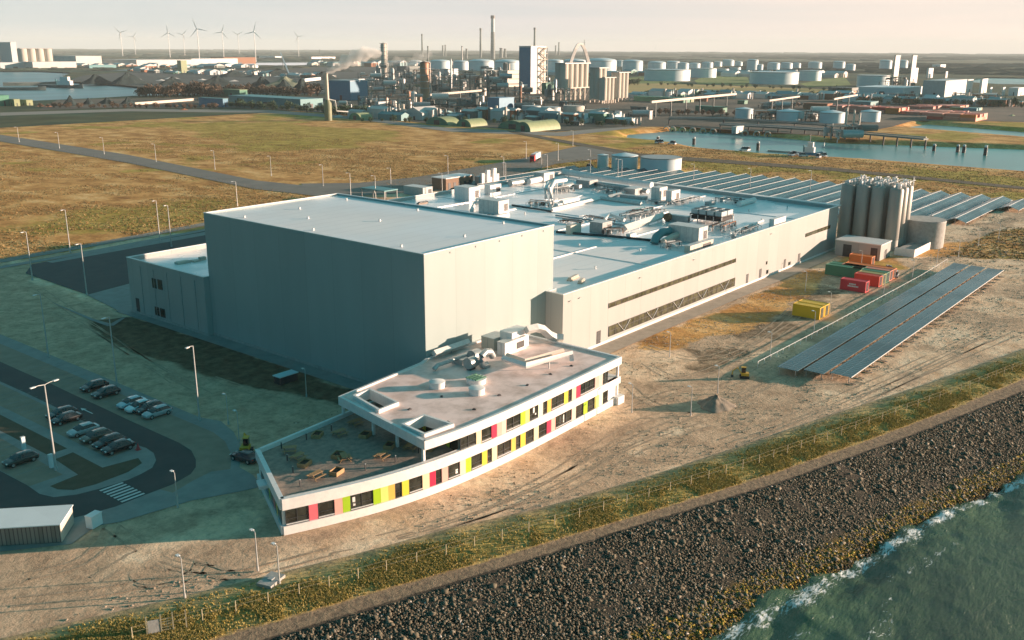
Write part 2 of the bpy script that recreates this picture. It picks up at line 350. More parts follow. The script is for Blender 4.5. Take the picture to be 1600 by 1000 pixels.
def ground_mat(far=False):
    m, N, L, b = newmat('ground_far' if far else 'ground_near'); b.inputs['Roughness'].default_value = .95; b.inputs['Specular IOR Level'].default_value = .15
    tc = N.new('ShaderNodeTexCoord')
    def noise(s, d=5, st=(1, 1, 1), rough=.6, dist=0):
        mp = N.new('ShaderNodeMapping'); mp.inputs['Scale'].default_value = st; L.new(tc.outputs['Object'], mp.inputs[0])
        n = N.new('ShaderNodeTexNoise'); n.inputs['Scale'].default_value = s; n.inputs['Detail'].default_value = d; n.inputs['Roughness'].default_value = rough
        n.inputs['Distortion'].default_value = dist; L.new(mp.outputs[0], n.inputs[0]); return n.outputs[0]
    def ramp(src, stops):
        r = N.new('ShaderNodeValToRGB'); L.new(src, r.inputs[0]); e = r.color_ramp.elements
        e[0].position, e[0].color = stops[0][0], (*stops[0][1], 1); e[1].position, e[1].color = stops[-1][0], (*stops[-1][1], 1)
        for p, c in stops[1:-1]: q = e.new(p); q.color = (*c, 1)
        return r.outputs[0]
    def mix(f, a, c):
        x = N.new('ShaderNodeMix'); x.data_type = 'RGBA'; L.new(f, x.inputs[0]); L.new(a, x.inputs[6]); L.new(c, x.inputs[7]); return x.outputs[2]
    def attr(n): a = N.new('ShaderNodeAttribute'); a.attribute_name = n; return a.outputs['Fac']
    def soft(a, n, k=.8):
        s = N.new('ShaderNodeMath'); s.operation = 'MULTIPLY_ADD'; L.new(n, s.inputs[0]); s.inputs[1].default_value = k; L.new(a, s.inputs[2])
        r = N.new('ShaderNodeMapRange'); r.interpolation_type = 'SMOOTHSTEP'; L.new(s.outputs[0], r.inputs[0]); r.inputs[1].default_value = k*.5+.32; r.inputs[2].default_value = k*.5+.68; return r.outputs[0]
    if far:
        base = ramp(noise(.0011, 8, (1, 1, 1), .7), [(.33, (.015, .07, .06)), (.43, (.04, .09, .06)), (.5, (.09, .10, .05)), (.58, (.03, .09, .065)), (.68, (.11, .10, .08))])
        det = ramp(noise(.02, 6, (1, 1, 1), .7), [(.35, (.6, .6, .6)), (.65, (1.25, 1.25, 1.25))])
        x = N.new('ShaderNodeMix'); x.data_type = 'RGBA'; x.blend_type = 'MULTIPLY'; x.inputs[0].default_value = 1; L.new(base, x.inputs[6]); L.new(det, x.inputs[7])
        L.new(x.outputs[2], b.inputs['Base Color']); return m
    heath = ramp(noise(.09, 8, (1, .55, 1), .72), [(.30, (.24, .11, .035)), (.44, (.50, .25, .08)), (.54, (.70, .39, .14)), (.66, (.86, .58, .28))])
    grass = ramp(noise(.12, 8, (1, .6, 1), .72), [(.30, (.17, .13, .03)), (.48, (.40, .29, .055)), (.68, (.62, .46, .13))])
    sandc = ramp(noise(.16, 8, (1, 1, 1), .68, .6), [(.30, (.58, .37, .22)), (.44, (.74, .52, .345)), (.54, (.82, .60, .41)), (.68, (.90, .72, .52))])
    mudc = ramp(noise(.25, 7, (1, 1, 1), .7, .4), [(.32, (.41, .285, .19)), (.66, (.68, .49, .335))])
    f1 = noise(.45, 5)
    veg = mix(soft(attr('green'), f1), heath, grass)
    snd = mix(soft(attr('mud'), f1, .5), sandc, mudc)
    dk = ramp(noise(.5, 6), [(.35, (.09, .068, .04)), (.65, (.20, .15, .09))])
    snd = mix(soft(attr('soil'), f1, .5), snd, dk)
    c = mix(soft(attr('sand'), f1, .7), veg, snd)
    det = ramp(noise(.75, 8, (1, 1, 1), .78), [(.30, (.55, .52, .50)), (.5, (1.0, 1.0, 1.0)), (.70, (1.30, 1.28, 1.22))])
    xx = N.new('ShaderNodeMix'); xx.data_type = 'RGBA'; xx.blend_type = 'MULTIPLY'; xx.inputs[0].default_value = .85; L.new(c, xx.inputs[6]); L.new(det, xx.inputs[7]); c = xx.outputs[2]
    L.new(c, b.inputs['Base Color'])
    # clods, ruts and wheel tracks
    wv = N.new('ShaderNodeTexWave'); wv.inputs['Scale'].default_value = .55; wv.inputs['Distortion'].default_value = 22; wv.inputs['Detail'].default_value = 2; wv.inputs['Detail Scale'].default_value = .05
    L.new(tc.outputs['Object'], wv.inputs[0])
    h1 = noise(1.1, 8, (1, 1, 1), .75); h2 = noise(.16, 4)
    k = N.new('ShaderNodeMapRange'); L.new(h2, k.inputs[0]); k.inputs[1].default_value = .47; k.inputs[2].default_value = .60
    k2 = N.new('ShaderNodeMath'); k2.operation = 'MULTIPLY'; L.new(wv.outputs['Fac'], k2.inputs[0]); L.new(k.outputs[0], k2.inputs[1])
    k3 = N.new('ShaderNodeMath'); k3.operation = 'MULTIPLY'; L.new(k2.outputs[0], k3.inputs[0]); k3.inputs[1].default_value = .10
    s = N.new('ShaderNodeMath'); s.operation = 'MULTIPLY'; s.inputs[0].default_value = 1; L.new(h1, s.inputs[1])
    bp = N.new('ShaderNodeBump'); bp.inputs['Strength'].default_value = .75; bp.inputs['Distance'].default_value = .32
    L.new(s.outputs[0], bp.inputs['Height']); L.new(bp.outputs[0], b.inputs['Normal'])
    return m
g = big('ground', V, Fq, ground_mat(), True, {'sand': sand, 'green': green, 'mud': mud, 'soil': soil}); tag(g, None, None, kind='structure')

def sheet(name, polys, holes, z, mat, kind='structure'):
    """flat sheet with holes by constrained triangulation"""
    vs = []; es = []
    for p in polys+holes:
        o = len(vs); vs += [Vector(q) for q in p]; es += [(o+i, o+(i+1) % len(p)) for i in range(len(p))]
    v, e, f, *_ = delaunay_2d_cdt(vs, es, [], 0, 1e-4)
    def pin(p, q):
        r = False; n = len(p)
        for i in range(n):
            x0, y0 = p[i]; x1, y1 = p[(i+1) % n]
            if (y0 > q[1]) != (y1 > q[1]) and q[0] < (x1-x0)*(q[1]-y0)/(y1-y0)+x0: r = not r
        return r
    keepf = []
    for t in f:
        c = sum((v[i] for i in t), Vector((0, 0)))/len(t)
        if any(pin(p, c) for p in polys) and not any(pin(h, c) for h in holes): keepf.append(tuple(t))
    me = bpy.data.meshes.new(name); me.from_pydata([(q.x, q.y, 0) for q in v], [], keepf); me.materials.append(mat)
    for p in me.polygons:
        if p.normal.z < 0: p.flip()
    o = bpy.data.objects.new(name, me); COL.objects.link(o); o.location.z = z
    if kind: o['kind'] = kind
    return o
RIV1 = px([(-90, 113), (60, 112.3), (112, 115), (98, 121), (105, 129), (140, 131), (200, 134), (260, 141), (335, 146), (330, 150), (215, 152), (150, 156), (60, 160), (-90, 164)], -2)
RIV2 = px([(130, 111.8), (270, 105), (300, 104), (380, 99), (520, 98.5), (520, 101), (430, 104), (300, 109), (200, 111.8)], -2)
RIV3 = px([(1540, 122), (1700, 124), (1700, 135), (1560, 133), (1500, 129)], -2)
sheet('ground', [[(-9500, -9500), (21000, -9500), (21000, 21000), (-9500, 21000)]], [[(GX0, GY0), (GX1, GY0), (GX1, GY1), (GX0, GY1)], RIV1, RIV2, RIV3,
      [(-129, -151), (900, -151), (9000, -900), (9000, -9000), (-9000, -9000), (-9000, 200), (-3000, 200), (-131, 60)]], 0, ground_mat(True))

def water_mat(name, c, rough, bs, bst, foam=False):
    m, N, L, b = newmat(name); b.inputs['Roughness'].default_value = rough; b.inputs['Specular IOR Level'].default_value = .5
    tc = N.new('ShaderNodeTexCoord'); nz = N.new('ShaderNodeTexNoise'); nz.inputs['Scale'].default_value = bs; nz.inputs['Detail'].default_value = 8; nz.inputs['Roughness'].default_value = .62
    mp = N.new('ShaderNodeMapping'); mp.inputs['Rotation'].default_value[2] = R(-25); mp.inputs['Scale'].default_value = (.5, 1.5, 1); L.new(tc.outputs['Object'], mp.inputs[0]); L.new(mp.outputs[0], nz.inputs[0])
    bp = N.new('ShaderNodeBump'); bp.inputs['Strength'].default_value = bst; bp.inputs['Distance'].default_value = .4; L.new(nz.outputs[0], bp.inputs['Height']); L.new(bp.outputs[0], b.inputs['Normal'])
    n2 = N.new('ShaderNodeTexNoise'); n2.inputs['Scale'].default_value = .06 if foam else .01; n2.inputs['Detail'].default_value = 5; L.new(mp.outputs[0], n2.inputs[0])
    cr = N.new('ShaderNodeValToRGB'); L.new(n2.outputs[0], cr.inputs[0]); e = cr.color_ramp.elements
    e[0].position = .35; e[0].color = (*[x*.75 for x in c], 1); e[1].position = .65; e[1].color = (*[x*1.35 for x in c], 1)
    if foam:
        a = N.new('ShaderNodeAttribute'); a.attribute_name = 'foam'
        n3 = N.new('ShaderNodeTexNoise'); n3.inputs['Scale'].default_value = 1.5; n3.inputs['Detail'].default_value = 8; n3.inputs['Roughness'].default_value = .7; n3.inputs['Distortion'].default_value = 1.2
        mp3 = N.new('ShaderNodeMapping'); mp3.inputs['Rotation'].default_value[2] = R(18); mp3.inputs['Scale'].default_value = (.55, 1.3, 1); L.new(tc.outputs['Object'], mp3.inputs[0]); L.new(mp3.outputs[0], n3.inputs[0])
        s = N.new('ShaderNodeMath'); s.operation = 'ADD'; L.new(a.outputs['Fac'], s.inputs[0]); L.new(n3.outputs[0], s.inputs[1])
        r = N.new('ShaderNodeMapRange'); L.new(s.outputs[0], r.inputs[0]); r.inputs[1].default_value = .94; r.inputs[2].default_value = 1.06
        mx = N.new('ShaderNodeMix'); mx.data_type = 'RGBA'; L.new(r.outputs[0], mx.inputs[0]); L.new(cr.outputs[0], mx.inputs[6]); mx.inputs[7].default_value = (.78, .82, .82, 1)
        L.new(mx.outputs[2], b.inputs['Base Color'])
        r2 = N.new('ShaderNodeMapRange'); L.new(r.outputs[0], r2.inputs[0]); r2.inputs[3].default_value = rough; r2.inputs[4].default_value = .8; L.new(r2.outputs[0], b.inputs['Roughness'])
    else: L.new(cr.outputs[0], b.inputs['Base Color'])
    return m
MWAT = water_mat('harbour_water', (.04, .26, .26), .30, .12, .35)
sheet('harbour_water', [[(385, -148), (762, -148), (762, 290), (385, 290)]], [], -2.6, MWAT)
sheet('river', [[(100, 602), (1400, 602), (1400, 5200), (-1200, 5200), (-1200, 602)]], [], -2.2, water_mat('river_water', (.06, .17, .19), .35, .02, .3))
sheet('river', [[(1100, -400), (4000, -400), (4000, 500), (1100, 500)]], [], -2.2, MWAT)

# sea
sx = np.concatenate([[-3000, -600, -200, -100], np.arange(-70, 110, .55), [120, 150, 250, 500, 1500, 9000]])
sy = np.concatenate([[-9000, -2000, -500, -250, -170], np.arange(-125, -52, .55), [-50, -40]])
SX, SY = np.meshgrid(sx, sy, indexing='ij')
SYo = SY.copy()
off = SY-L3(np.clip(SX, -160, 420)); dsea = -off*.95      # distance seaward of the waterline
fine = (SX > -66) & (SX < 106) & (SY > -122) & (SY < -53)
wv = (vnoise(SX*.5+SY*.2, SY*1.1-SX*.3, 6, 11, 4)-.5)*1.0+(vnoise(SX, SY, 2.2, 12, 3)-.5)*.35
near = np.exp(-(np.clip(dsea, 0, 50)/7)**2)
SZ = np.where(fine, wv*(.8+1.0*near), 0)
lobe = vnoise(SX, SY, 13, 14, 2)
fn = vnoise(SX, SY, 1.6, 23, 3)
ff = .54*np.exp(-((dsea-.2-2.6*lobe)/(1.0+1.9*lobe))**2)*(.55+.75*fn)+.40*np.exp(-((dsea-3.4-4.2*lobe)/(1.0+.8*lobe))**2)*sst(.35, .6, lobe)*(.5+.8*fn)
ff = np.maximum(ff, .40*sst(.70, .80, vnoise(SX*.35+SY*.1, SY*1.3, 7, 15, 3))*fine)
SZ = SZ+np.where(fine, .35*np.clip(ff, 0, 1)*vnoise(SX, SY, 1.5, 19, 2), 0)
I = np.arange(SX.size).reshape(SX.shape)
Fs = np.stack([I[:-1, :-1], I[1:, :-1], I[1:, 1:], I[:-1, 1:]], -1).reshape(-1, 4)
o = big('sea', np.stack([SX, SY, SZ+SEA_Z], -1).reshape(-1, 3), Fs, water_mat('sea_water', (.045, .088, .042), .22, .9, .9, True), True, {'foam': ff}); o['kind'] = 'structure'

# shore: verge, service path, stone revetment
ux = np.arange(-112, 300, .8)
vv = np.concatenate([np.linspace(0, 1, 9)[:-1], 1+np.linspace(0, 1, 4)[:-1], 2+np.linspace(0, 1, 16)[:-1], 3+np.linspace(0, 1, 5)])
UX, VV = np.meshgrid(ux, vv, indexing='ij')
l0, l1, l2, l3 = L0(UX), L1(UX), L2(UX), L3(UX); l4 = l3-9
YY = np.select([VV <= 1, VV <= 2, VV <= 3], [l0+(l1-l0)*VV, l1+(l2-l1)*(VV-1), l2+(l3-l2)*(VV-2)], l3+(l4-l3)*(VV-3))
def shore_z(v): return np.interp(v, [0, .12, .5, .9, 1, 2, 2.06, 3, 4], [.02, .12, .45, .15, 0, -.25, -.5, SEA_Z, SEA_Z-4])
SHN = vnoise(UX, YY, 2.5, 21, 3)
ZZ = shore_z(VV)+np.where((VV > .05) & (VV < .98), (SHN-.5)*.5, 0)+np.where(VV > 2.02, (SHN-.5)*.5, 0)
def shore_mat():
    m, N, L, b = newmat('shore'); b.inputs['Roughness'].default_value = .95; b.inputs['Specular IOR Level'].default_value = .2
    tc = N.new('ShaderNodeTexCoord'); a = N.new('ShaderNodeAttribute'); a.attribute_name = 'band'
    n = N.new('ShaderNodeTexNoise'); n.inputs['Scale'].default_value = .5; n.inputs['Detail'].default_value = 7; n.inputs['Roughness'].default_value = .7; L.new(tc.outputs['Object'], n.inputs[0])
    s = N.new('ShaderNodeMath'); s.operation = 'MULTIPLY_ADD'; L.new(n.outputs[0], s.inputs[0]); s.inputs[1].default_value = .34; L.new(a.outputs['Fac'], s.inputs[2])
    d = N.new('ShaderNodeMath'); d.operation = 'DIVIDE'; L.new(s.outputs[0], d.inputs[0]); d.inputs[1].default_value = 4.4
    cr = N.new('ShaderNodeValToRGB'); L.new(d.outputs[0], cr.inputs[0]); e = cr.color_ramp.elements
    st = [(0, (.52, .40, .28)), (.045, (.40, .31, .19)), (.08, (.50, .38, .19)), (.16, (.42, .33, .12)), (.225, (.36, .29, .10)), (.255, (.46, .35, .15)), (.275, (.27, .205, .15)), (.47, (.23, .18, .135)), (.49, (.07, .06, .05)), (.66, (.055, .05, .04)), (.695, (.16, .11, .02)), (.715, (.10, .07, .015)), (.74, (.02, .02, .018))]
    e[0].position, e[0].color = st[0][0], (*st[0][1], 1); e[1].position, e[1].color = st[-1][0], (*st[-1][1], 1)
    for p, c in st[1:-1]: q = e.new(p); q.color = (*c, 1)
    n2 = N.new('ShaderNodeTexNoise'); n2.inputs['Scale'].default_value = 1.6; n2.inputs['Detail'].default_value = 6; n2.inputs['Roughness'].default_value = .75; L.new(tc.outputs['Object'], n2.inputs[0])
    r2 = N.new('ShaderNodeValToRGB'); L.new(n2.outputs[0], r2.inputs[0]); q = r2.color_ramp.elements; q[0].position = .36; q[0].color = (.5, .5, .5, 1); q[1].position = .64; q[1].color = (1.4, 1.35, 1.2, 1)
    x = N.new('ShaderNodeMix'); x.data_type = 'RGBA'; x.blend_type = 'MULTIPLY'; x.inputs[0].default_value = .9; L.new(cr.outputs[0], x.inputs[6]); L.new(r2.outputs[0], x.inputs[7]); L.new(x.outputs[2], b.inputs['Base Color'])
    bp = N.new('ShaderNodeBump'); bp.inputs['Strength'].default_value = .8; bp.inputs['Distance'].default_value = .25; L.new(n2.outputs[0], bp.inputs['Height']); L.new(bp.outputs[0], b.inputs['Normal'])
    return m
I = np.arange(UX.size).reshape(UX.shape)
Fs = np.stack([I[:-1, :-1], I[:-1, 1:], I[1:, 1:], I[1:, :-1]], -1).reshape(-1, 4)
o = big('dike', np.stack([UX, YY, ZZ], -1).reshape(-1, 3), Fs, shore_mat(), True, {'band': VV}); o['kind'] = 'structure'

def shore_pt(n, va, vb, xa=-75, xb=200, dens=1.6, seed=3):
    g = np.random.default_rng(seed); x = xa+(xb-xa)*g.random(n)**dens; v = va+(vb-va)*g.random(n)
    a, b_, c, d = L0(x), L1(x), L2(x), L3(x); e = d-9
    y = np.select([v <= 1, v <= 2, v <= 3], [a+(b_-a)*v, b_+(c-b_)*(v-1), c+(d-c)*(v-2)], d+(e-d)*(v-3))
    return x, y, shore_z(v), v, g
def attrmat(name, stops, rough=.9, attr='tone', nscale=2., bump=.3):
    m, N, L, b = newmat(name); b.inputs['Roughness'].default_value = rough; b.inputs['Specular IOR Level'].default_value = .3
    a = N.new('ShaderNodeAttribute'); a.attribute_name = attr
    tc = N.new('ShaderNodeTexCoord'); n = N.new('ShaderNodeTexNoise'); n.inputs['Scale'].default_value = nscale; n.inputs['Detail'].default_value = 4; L.new(tc.outputs['Object'], n.inputs[0])
    s = N.new('ShaderNodeMath'); s.operation = 'MULTIPLY_ADD'; L.new(n.outputs[0], s.inputs[0]); s.inputs[1].default_value = .2; L.new(a.outputs['Fac'], s.inputs[2])
    s2 = N.new('ShaderNodeMath'); s2.operation = 'SUBTRACT'; L.new(s.outputs[0], s2.inputs[0]); s2.inputs[1].default_value = .1
    cr = N.new('ShaderNodeValToRGB'); L.new(s2.outputs[0], cr.inputs[0]); e = cr.color_ramp.elements
    e[0].position, e[0].color = stops[0][0], (*stops[0][1], 1); e[1].position, e[1].color = stops[-1][0], (*stops[-1][1], 1)
    for p, c in stops[1:-1]: q = e.new(p); q.color = (*c, 1)
    L.new(cr.outputs[0], b.inputs['Base Color']); return m
# stones: jittered octahedra
def stones(name, n, va, vb, s0, s1, mat, tonef, seed, sink=.15):
    x, y, z, v, g = shore_pt(n, va, vb, seed=seed)
    base = np.array([(1, 0, 0), (0, 1, 0), (-1, 0, 0), (0, -1, 0), (.25, .2, .75), (-.3, -.2, .7), (0, 0, -.8)])
    fc = np.array([(0, 1, 4), (1, 2, 5), (1, 5, 4), (2, 3, 5), (3, 0, 5), (0, 4, 5), (1, 0, 6), (2, 1, 6), (3, 2, 6), (0, 3, 6)])
    r = (s0+(s1-s0)*g.random(n)**1.6); an = g.random(n)*6.28; P = base[None]+(g.random((n, 7, 3))-.5)*.55
    P = P*np.stack([np.ones(n), .6+.5*g.random(n), .5+.5*g.random(n)], -1)[:, None]*r[:, None, None]
    tx = (g.random(n)-.5)*1.2; ca, sa = np.cos(tx)[:, None], np.sin(tx)[:, None]
    P = np.stack([P[..., 0], P[..., 1]*ca-P[..., 2]*sa, P[..., 1]*sa+P[..., 2]*ca], -1)
    ca, sa = np.cos(an)[:, None], np.sin(an)[:, None]
    P = np.stack([P[..., 0]*ca-P[..., 1]*sa, P[..., 0]*sa+P[..., 1]*ca, P[..., 2]], -1)
    P += np.stack([x, y, z+r*sink], -1)[:, None]
    Fc = (fc[None]+np.arange(n)[:, None, None]*7).reshape(-1, 3)
    o = big(name, P.reshape(-1, 3), Fc, mat, False, {'tone': np.repeat(tonef(g, v, n), 7)}); return o
rockm = attrmat('revetment_stone', [(0, (.07, .060, .043)), (.4, (.13, .112, .078)), (.88, (.18, .157, .112)), (.985, (.26, .23, .18)), (1, (.55, .53, .50))])
o = stones('revetment_stones', 115000, 2.02, 2.95, .09, .25, rockm, lambda g, v, n: g.random(n)**1.3, 31)
tag(o, 'dark grey broken stone covering the slope down to the sea', 'stones', kind='stuff')
o = stones('large_revetment_stones', 2600, 2.04, 3.04, .28, .52, rockm, lambda g, v, n: .3+.65*g.random(n), 35)
tag(o, 'scattered larger stone blocks among the finer stones of the sea slope', 'stones', kind='stuff')
weedm = attrmat('weedy_stone', [(0, (.035, .03, .018)), (.35, (.12, .085, .02)), (.6, (.30, .19, .03)), (.8, (.24, .22, .04)), (1, (.46, .30, .06))])
o = stones('weed_covered_stones', 22000, 2.78, 3.10, .11, .28, weedm, lambda g, v, n: np.clip(g.random(n)*.9-.5*sst(2.95, 3.1, v)+.35*(g.random(n)*.5-sst(2.78, 2.70, v)*0), 0, 1), 32)
tag(o, 'stones covered in yellow and olive seaweed just above the waterline', 'seaweed', kind='stuff')

def tufts(name, x, y, z, h0, h1, w, mat, g, blades=4):
    n = len(x); k = blades; a = g.random((n, k))*6.28; h = (h0+(h1-h0)*g.random(n))[:, None]*(.6+.5*g.random((n, k))); ln = (g.random((n, k))*.7)*h
    r = w*(.5+g.random((n, k)))
    cx = x[:, None]+(g.random((n, k))-.5)*w*2; cy = y[:, None]+(g.random((n, k))-.5)*w*2
    p0 = np.stack([cx-np.sin(a)*r, cy+np.cos(a)*r, z[:, None]-.05+0*a], -1); p1 = np.stack([cx+np.sin(a)*r, cy-np.cos(a)*r, z[:, None]-.05+0*a], -1)
    p2 = np.stack([cx+np.cos(a)*ln, cy+np.sin(a)*ln, z[:, None]+h], -1)
    P = np.stack([p0, p1, p2], 2).reshape(-1, 3); Fc = np.arange(n*k*3).reshape(-1, 3)
    return big(name, P, Fc, mat, False, {'tone': np.repeat(g.random(n), k*3)})
gm = attrmat('verge_grass', [(0, (.24, .19, .05)), (.35, (.42, .34, .09)), (.6, (.48, .38, .12)), (.85, (.54, .42, .15)), (1, (.60, .47, .20))])
x, y, z, v, g = shore_pt(160000, .14, .99, seed=41); kp = (g.random(len(x)) < .12+.88*sst(.40, .55, vnoise(x, y, 4, 42, 3))) & (g.random(len(x)) < .10+.9*sst(.25, .6, v+.3*(vnoise(x, y, 6, 43, 2)-.5))); x, y, z = x[kp], y[kp], z[kp]
o = tufts('grass', x, y, z+.12, .09, .24, .055, gm, g); tag(o, 'rough green and straw coloured grass on the strip along the shore fence', 'grass', kind='stuff')
# heather and rough grass on the open fields
hm = attrmat('heath', [(0, (.15, .09, .035)), (.4, (.24, .15, .055)), (.7, (.32, .21, .08)), (1, (.42, .31, .16))])
g = np.random.default_rng(51); n = 110000
x = -120+420*g.random(n); y = 160+300*g.random(n)**1.4
kp = (sdf(SITE, x, y) < -3) & (vnoise(x, y, 18, 52, 4) > .42) & ~((x > 132) & (x < 170)); x, y = x[kp], y[kp]
o = tufts('heath', x, y, np.zeros(len(x))-.05, .10, .34, .20, hm, g, 3); tag(o, 'brown heather and rough grass spread over the empty fields', 'heath', kind='stuff')
n = 9000; x = 296+105*g.random(n); y = -40+230*g.random(n); kp = sdf(HARB, x, y) < -8; x, y = x[kp], y[kp]
x2 = 178+80*g.random(3000); y2 = -62+30*g.random(3000); kp = sdf([(176, -27), (235, -34), (260, -62), (190, -56), (178, -40)], x2, y2) > 0; x = np.append(x, x2[kp]); y = np.append(y, y2[kp])
o = tufts('scrub', x, y, np.zeros(len(x))-.05, .12, .4, .25, hm, g, 3); tag(o, 'brown scrub on the strip between the solar field and the harbour', 'scrub', kind='stuff')

# loose clods and pebbles on the bare earth
def clods(n, x0, x1, y0, y1, seed, s0, s1, dens=1.):
    g = np.random.default_rng(seed); x = x0+(x1-x0)*g.random(n); y = y0+(y1-y0)*g.random(n)
    k = (sdf(SITE, x, y) > 1) & (L0(x) < y-.5) & (vnoise(x, y, 6, seed, 3) > .47) & ~((x > -5) & (x < 176) & (y > -9) & (y < 108)) & ~((x > -45) & (x < 22) & (y > -25+0*x) & (y < 2)) & ~((x < -22) & (y > -14) & (y < 95) & (x > -130)); x, y = x[k], y[k]; n = len(x)
    base = np.array([(1, 0, 0), (0, 1, 0), (-1, 0, 0), (0, -1, 0), (.1, .1, .7)]); fc = np.array([(0, 1, 4), (1, 2, 4), (2, 3, 4), (3, 0, 4)]); r = s0+(s1-s0)*g.random(n)**3
    P = (base[None]+(g.random((n, 5, 3))-.5)*.6)*r[:, None, None]; P += np.stack([x, y, -.06+0*x], -1)[:, None]
    o = big('clods', P.reshape(-1, 3), (fc[None]+np.arange(n)[:, None, None]*5).reshape(-1, 3), attrmat('earth_clod', [(0, (.26, .18, .12)), (.6, (.44, .32, .22)), (1, (.62, .47, .34))]), False, {'tone': np.repeat(g.random(n), 5)}); return o
o = clods(70000, -75, 170, -66, 10, 71, .05, .24); tag(o, 'loose clods and pebbles strewn over the bare sandy ground by the office', 'clods', kind='stuff')
o = clods(26000, 168, 300, -60, 60, 72, .08, .4); tag(o, 'loose clods and rubble on the bare ground beyond the silos', 'clods', kind='stuff')
# roads, paving, paths
M['asphalt'] = pm('asphalt', (.048, .052, .052), (.066, .068, .066), .25, .8, bump=.15, bscale=6)
M['paver'] = pm('brown_pavers', (.34, .26, .195), (.25, .20, .15), .4, .9, bump=.3, bscale=4)
M['flag'] = pm('pale_paving', (.30, .30, .28), (.235, .24, .225), .4, .85, bump=.1, bscale=5)
M['verge'] = pm('dark_verge', (.085, .07, .04), (.12, .095, .06), .5, .95, bump=.6, bscale=3)
M['gravel'] = pm('gravel', (.30, .29, .26), (.22, .21, .19), 1., .95, bump=.5, bscale=8)
M['slab'] = pm('dusty_concrete', (.46, .38, .30), (.36, .30, .24), .5, .9, bump=.2, bscale=4); M['oldroad'] = pm('worn_road', (.21, .20, .175), (.16, .155, .14), .1, .9)
M['mark'] = pm('road_paint', (.72, .72, .70), (.6, .6, .58), 2., .7)
Zc = [.010]
def lay(name, pts, mat, z=None, world=False):
    Zc[0] += .004; return sheet(name, [pts if world else px(pts)], [], z or Zc[0], M[mat])
lay('pavement', [(0, 522), (150, 584), (312, 652), (345, 658), (365, 675), (378, 700), (374, 730), (395, 742), (410, 760), (375, 768), (300, 782), (240, 800), (190, 815), (150, 822), (112, 850), (0, 862), (-90, 880), (-90, 480)], 'flag')
lay('paving', [(0, 537), (150, 600), (306, 664), (334, 676), (352, 690), (362, 712), (360, 733), (330, 737), (300, 752), (270, 770), (0, 700), (-90, 600), (-90, 500)], 'paver')
lay('paving', [(0, 545), (150, 612), (300, 690), (280, 700), (120, 640), (0, 590)], 'gravel', None) if False else None
road_out = [(-90, 528), (0, 565), (40, 583), (80, 600), (120, 619), (160, 637), (200, 656), (240, 674), (280, 692), (299, 704), (306, 718), (306, 730), (298, 741), (270, 757), (228, 773), (180, 792), (140, 803), (105, 812), (0, 818), (-90, 822)]
lay('road', road_out, 'asphalt')
isl = [(-90, 560), (0, 596), (40, 614), (80, 633), (120, 653), (160, 673), (200, 691), (228, 700), (240, 708), (244, 719), (238, 731), (220, 741), (200, 750), (155, 764), (120, 773), (84, 777), (62, 772), (42, 758), (0, 736), (-90, 700)]
lay('pavement', isl, 'flag')
lay('paving', [(-90, 564), (0, 600), (80, 638), (160, 677), (203, 696), (203, 703), (170, 716), (120, 692), (0, 634), (-90, 596)], 'paver')
lay('paving', [(-90, 645), (0, 684), (98, 742), (46, 760), (0, 735), (-90, 695)], 'paver')
lay('verge', [(-90, 610), (0, 648), (105, 701), (74, 711), (0, 673), (-90, 632)], 'verge')
lay('verge', [(86, 718), (114, 707), (160, 731), (216, 716), (222, 724), (200, 738), (150, 757), (115, 766), (90, 765), (78, 760), (122, 742)], 'verge')
# dividing lines of the bays (long, thin kerb stones)
b = MB()
for k in range(16):
    y0 = 66-k*2.6
    if y0 > 22: b.box(-33.2, -28.2, y0-.05, y0+.05, .045, .052)
for k in range(15):
    y0 = 56-k*2.6
    if y0 > 18: b.box(-43.6, -38.6, y0-.05, y0+.05, .045, .052)
for k in range(9): b.box(-54.4, -49.4, 44-k*2.6, 44.1-k*2.6, .045, .052)
o = b.obj('road_marking', M['flag']); o['kind'] = 'structure'
# zebra crossing: seven long bars
a0, a1 = at(155, 767), at(193, 787); c0 = at(191, 754); b = MB()
for k in range(7):
    t0, t1 = k/6.9, (k+.5)/6.9; p = a0.lerp(a1, t0); q = a0.lerp(a1, t1); w = c0-a0
    b.add([(p.x, p.y, 0), (q.x, q.y, 0), (q.x+w.x, q.y+w.y, 0), (p.x+w.x, p.y+w.y, 0)], [(0, 1, 2, 3)])
o = b.obj('road_marking', M['mark']); o.location.z = .07; o['kind'] = 'structure'
# arrow and dashes
A, B = at(145, 647), at(126, 638); d = (B-A).normalized(); nn = Vector((-d.y, d.x, 0)); b = MB()
def quad(p, q, w): b.add([p-nn*w, q-nn*w, q+nn*w, p+nn*w], [(0, 1, 2, 3)])
hd = B-d*1.2; quad(A, hd, .1); b.add([hd-nn*.4, B, hd+nn*.4], [(0, 1, 2)])
for k in range(4):
    p = at(0+k*9.5-2, 795+k*6); q = at(5.5+k*9.5-2, 798.5+k*6); quad(Vector(p), Vector(q), .07)
o = b.obj('road_marking', M['mark']); o.location.z = .072; o['kind'] = 'structure'
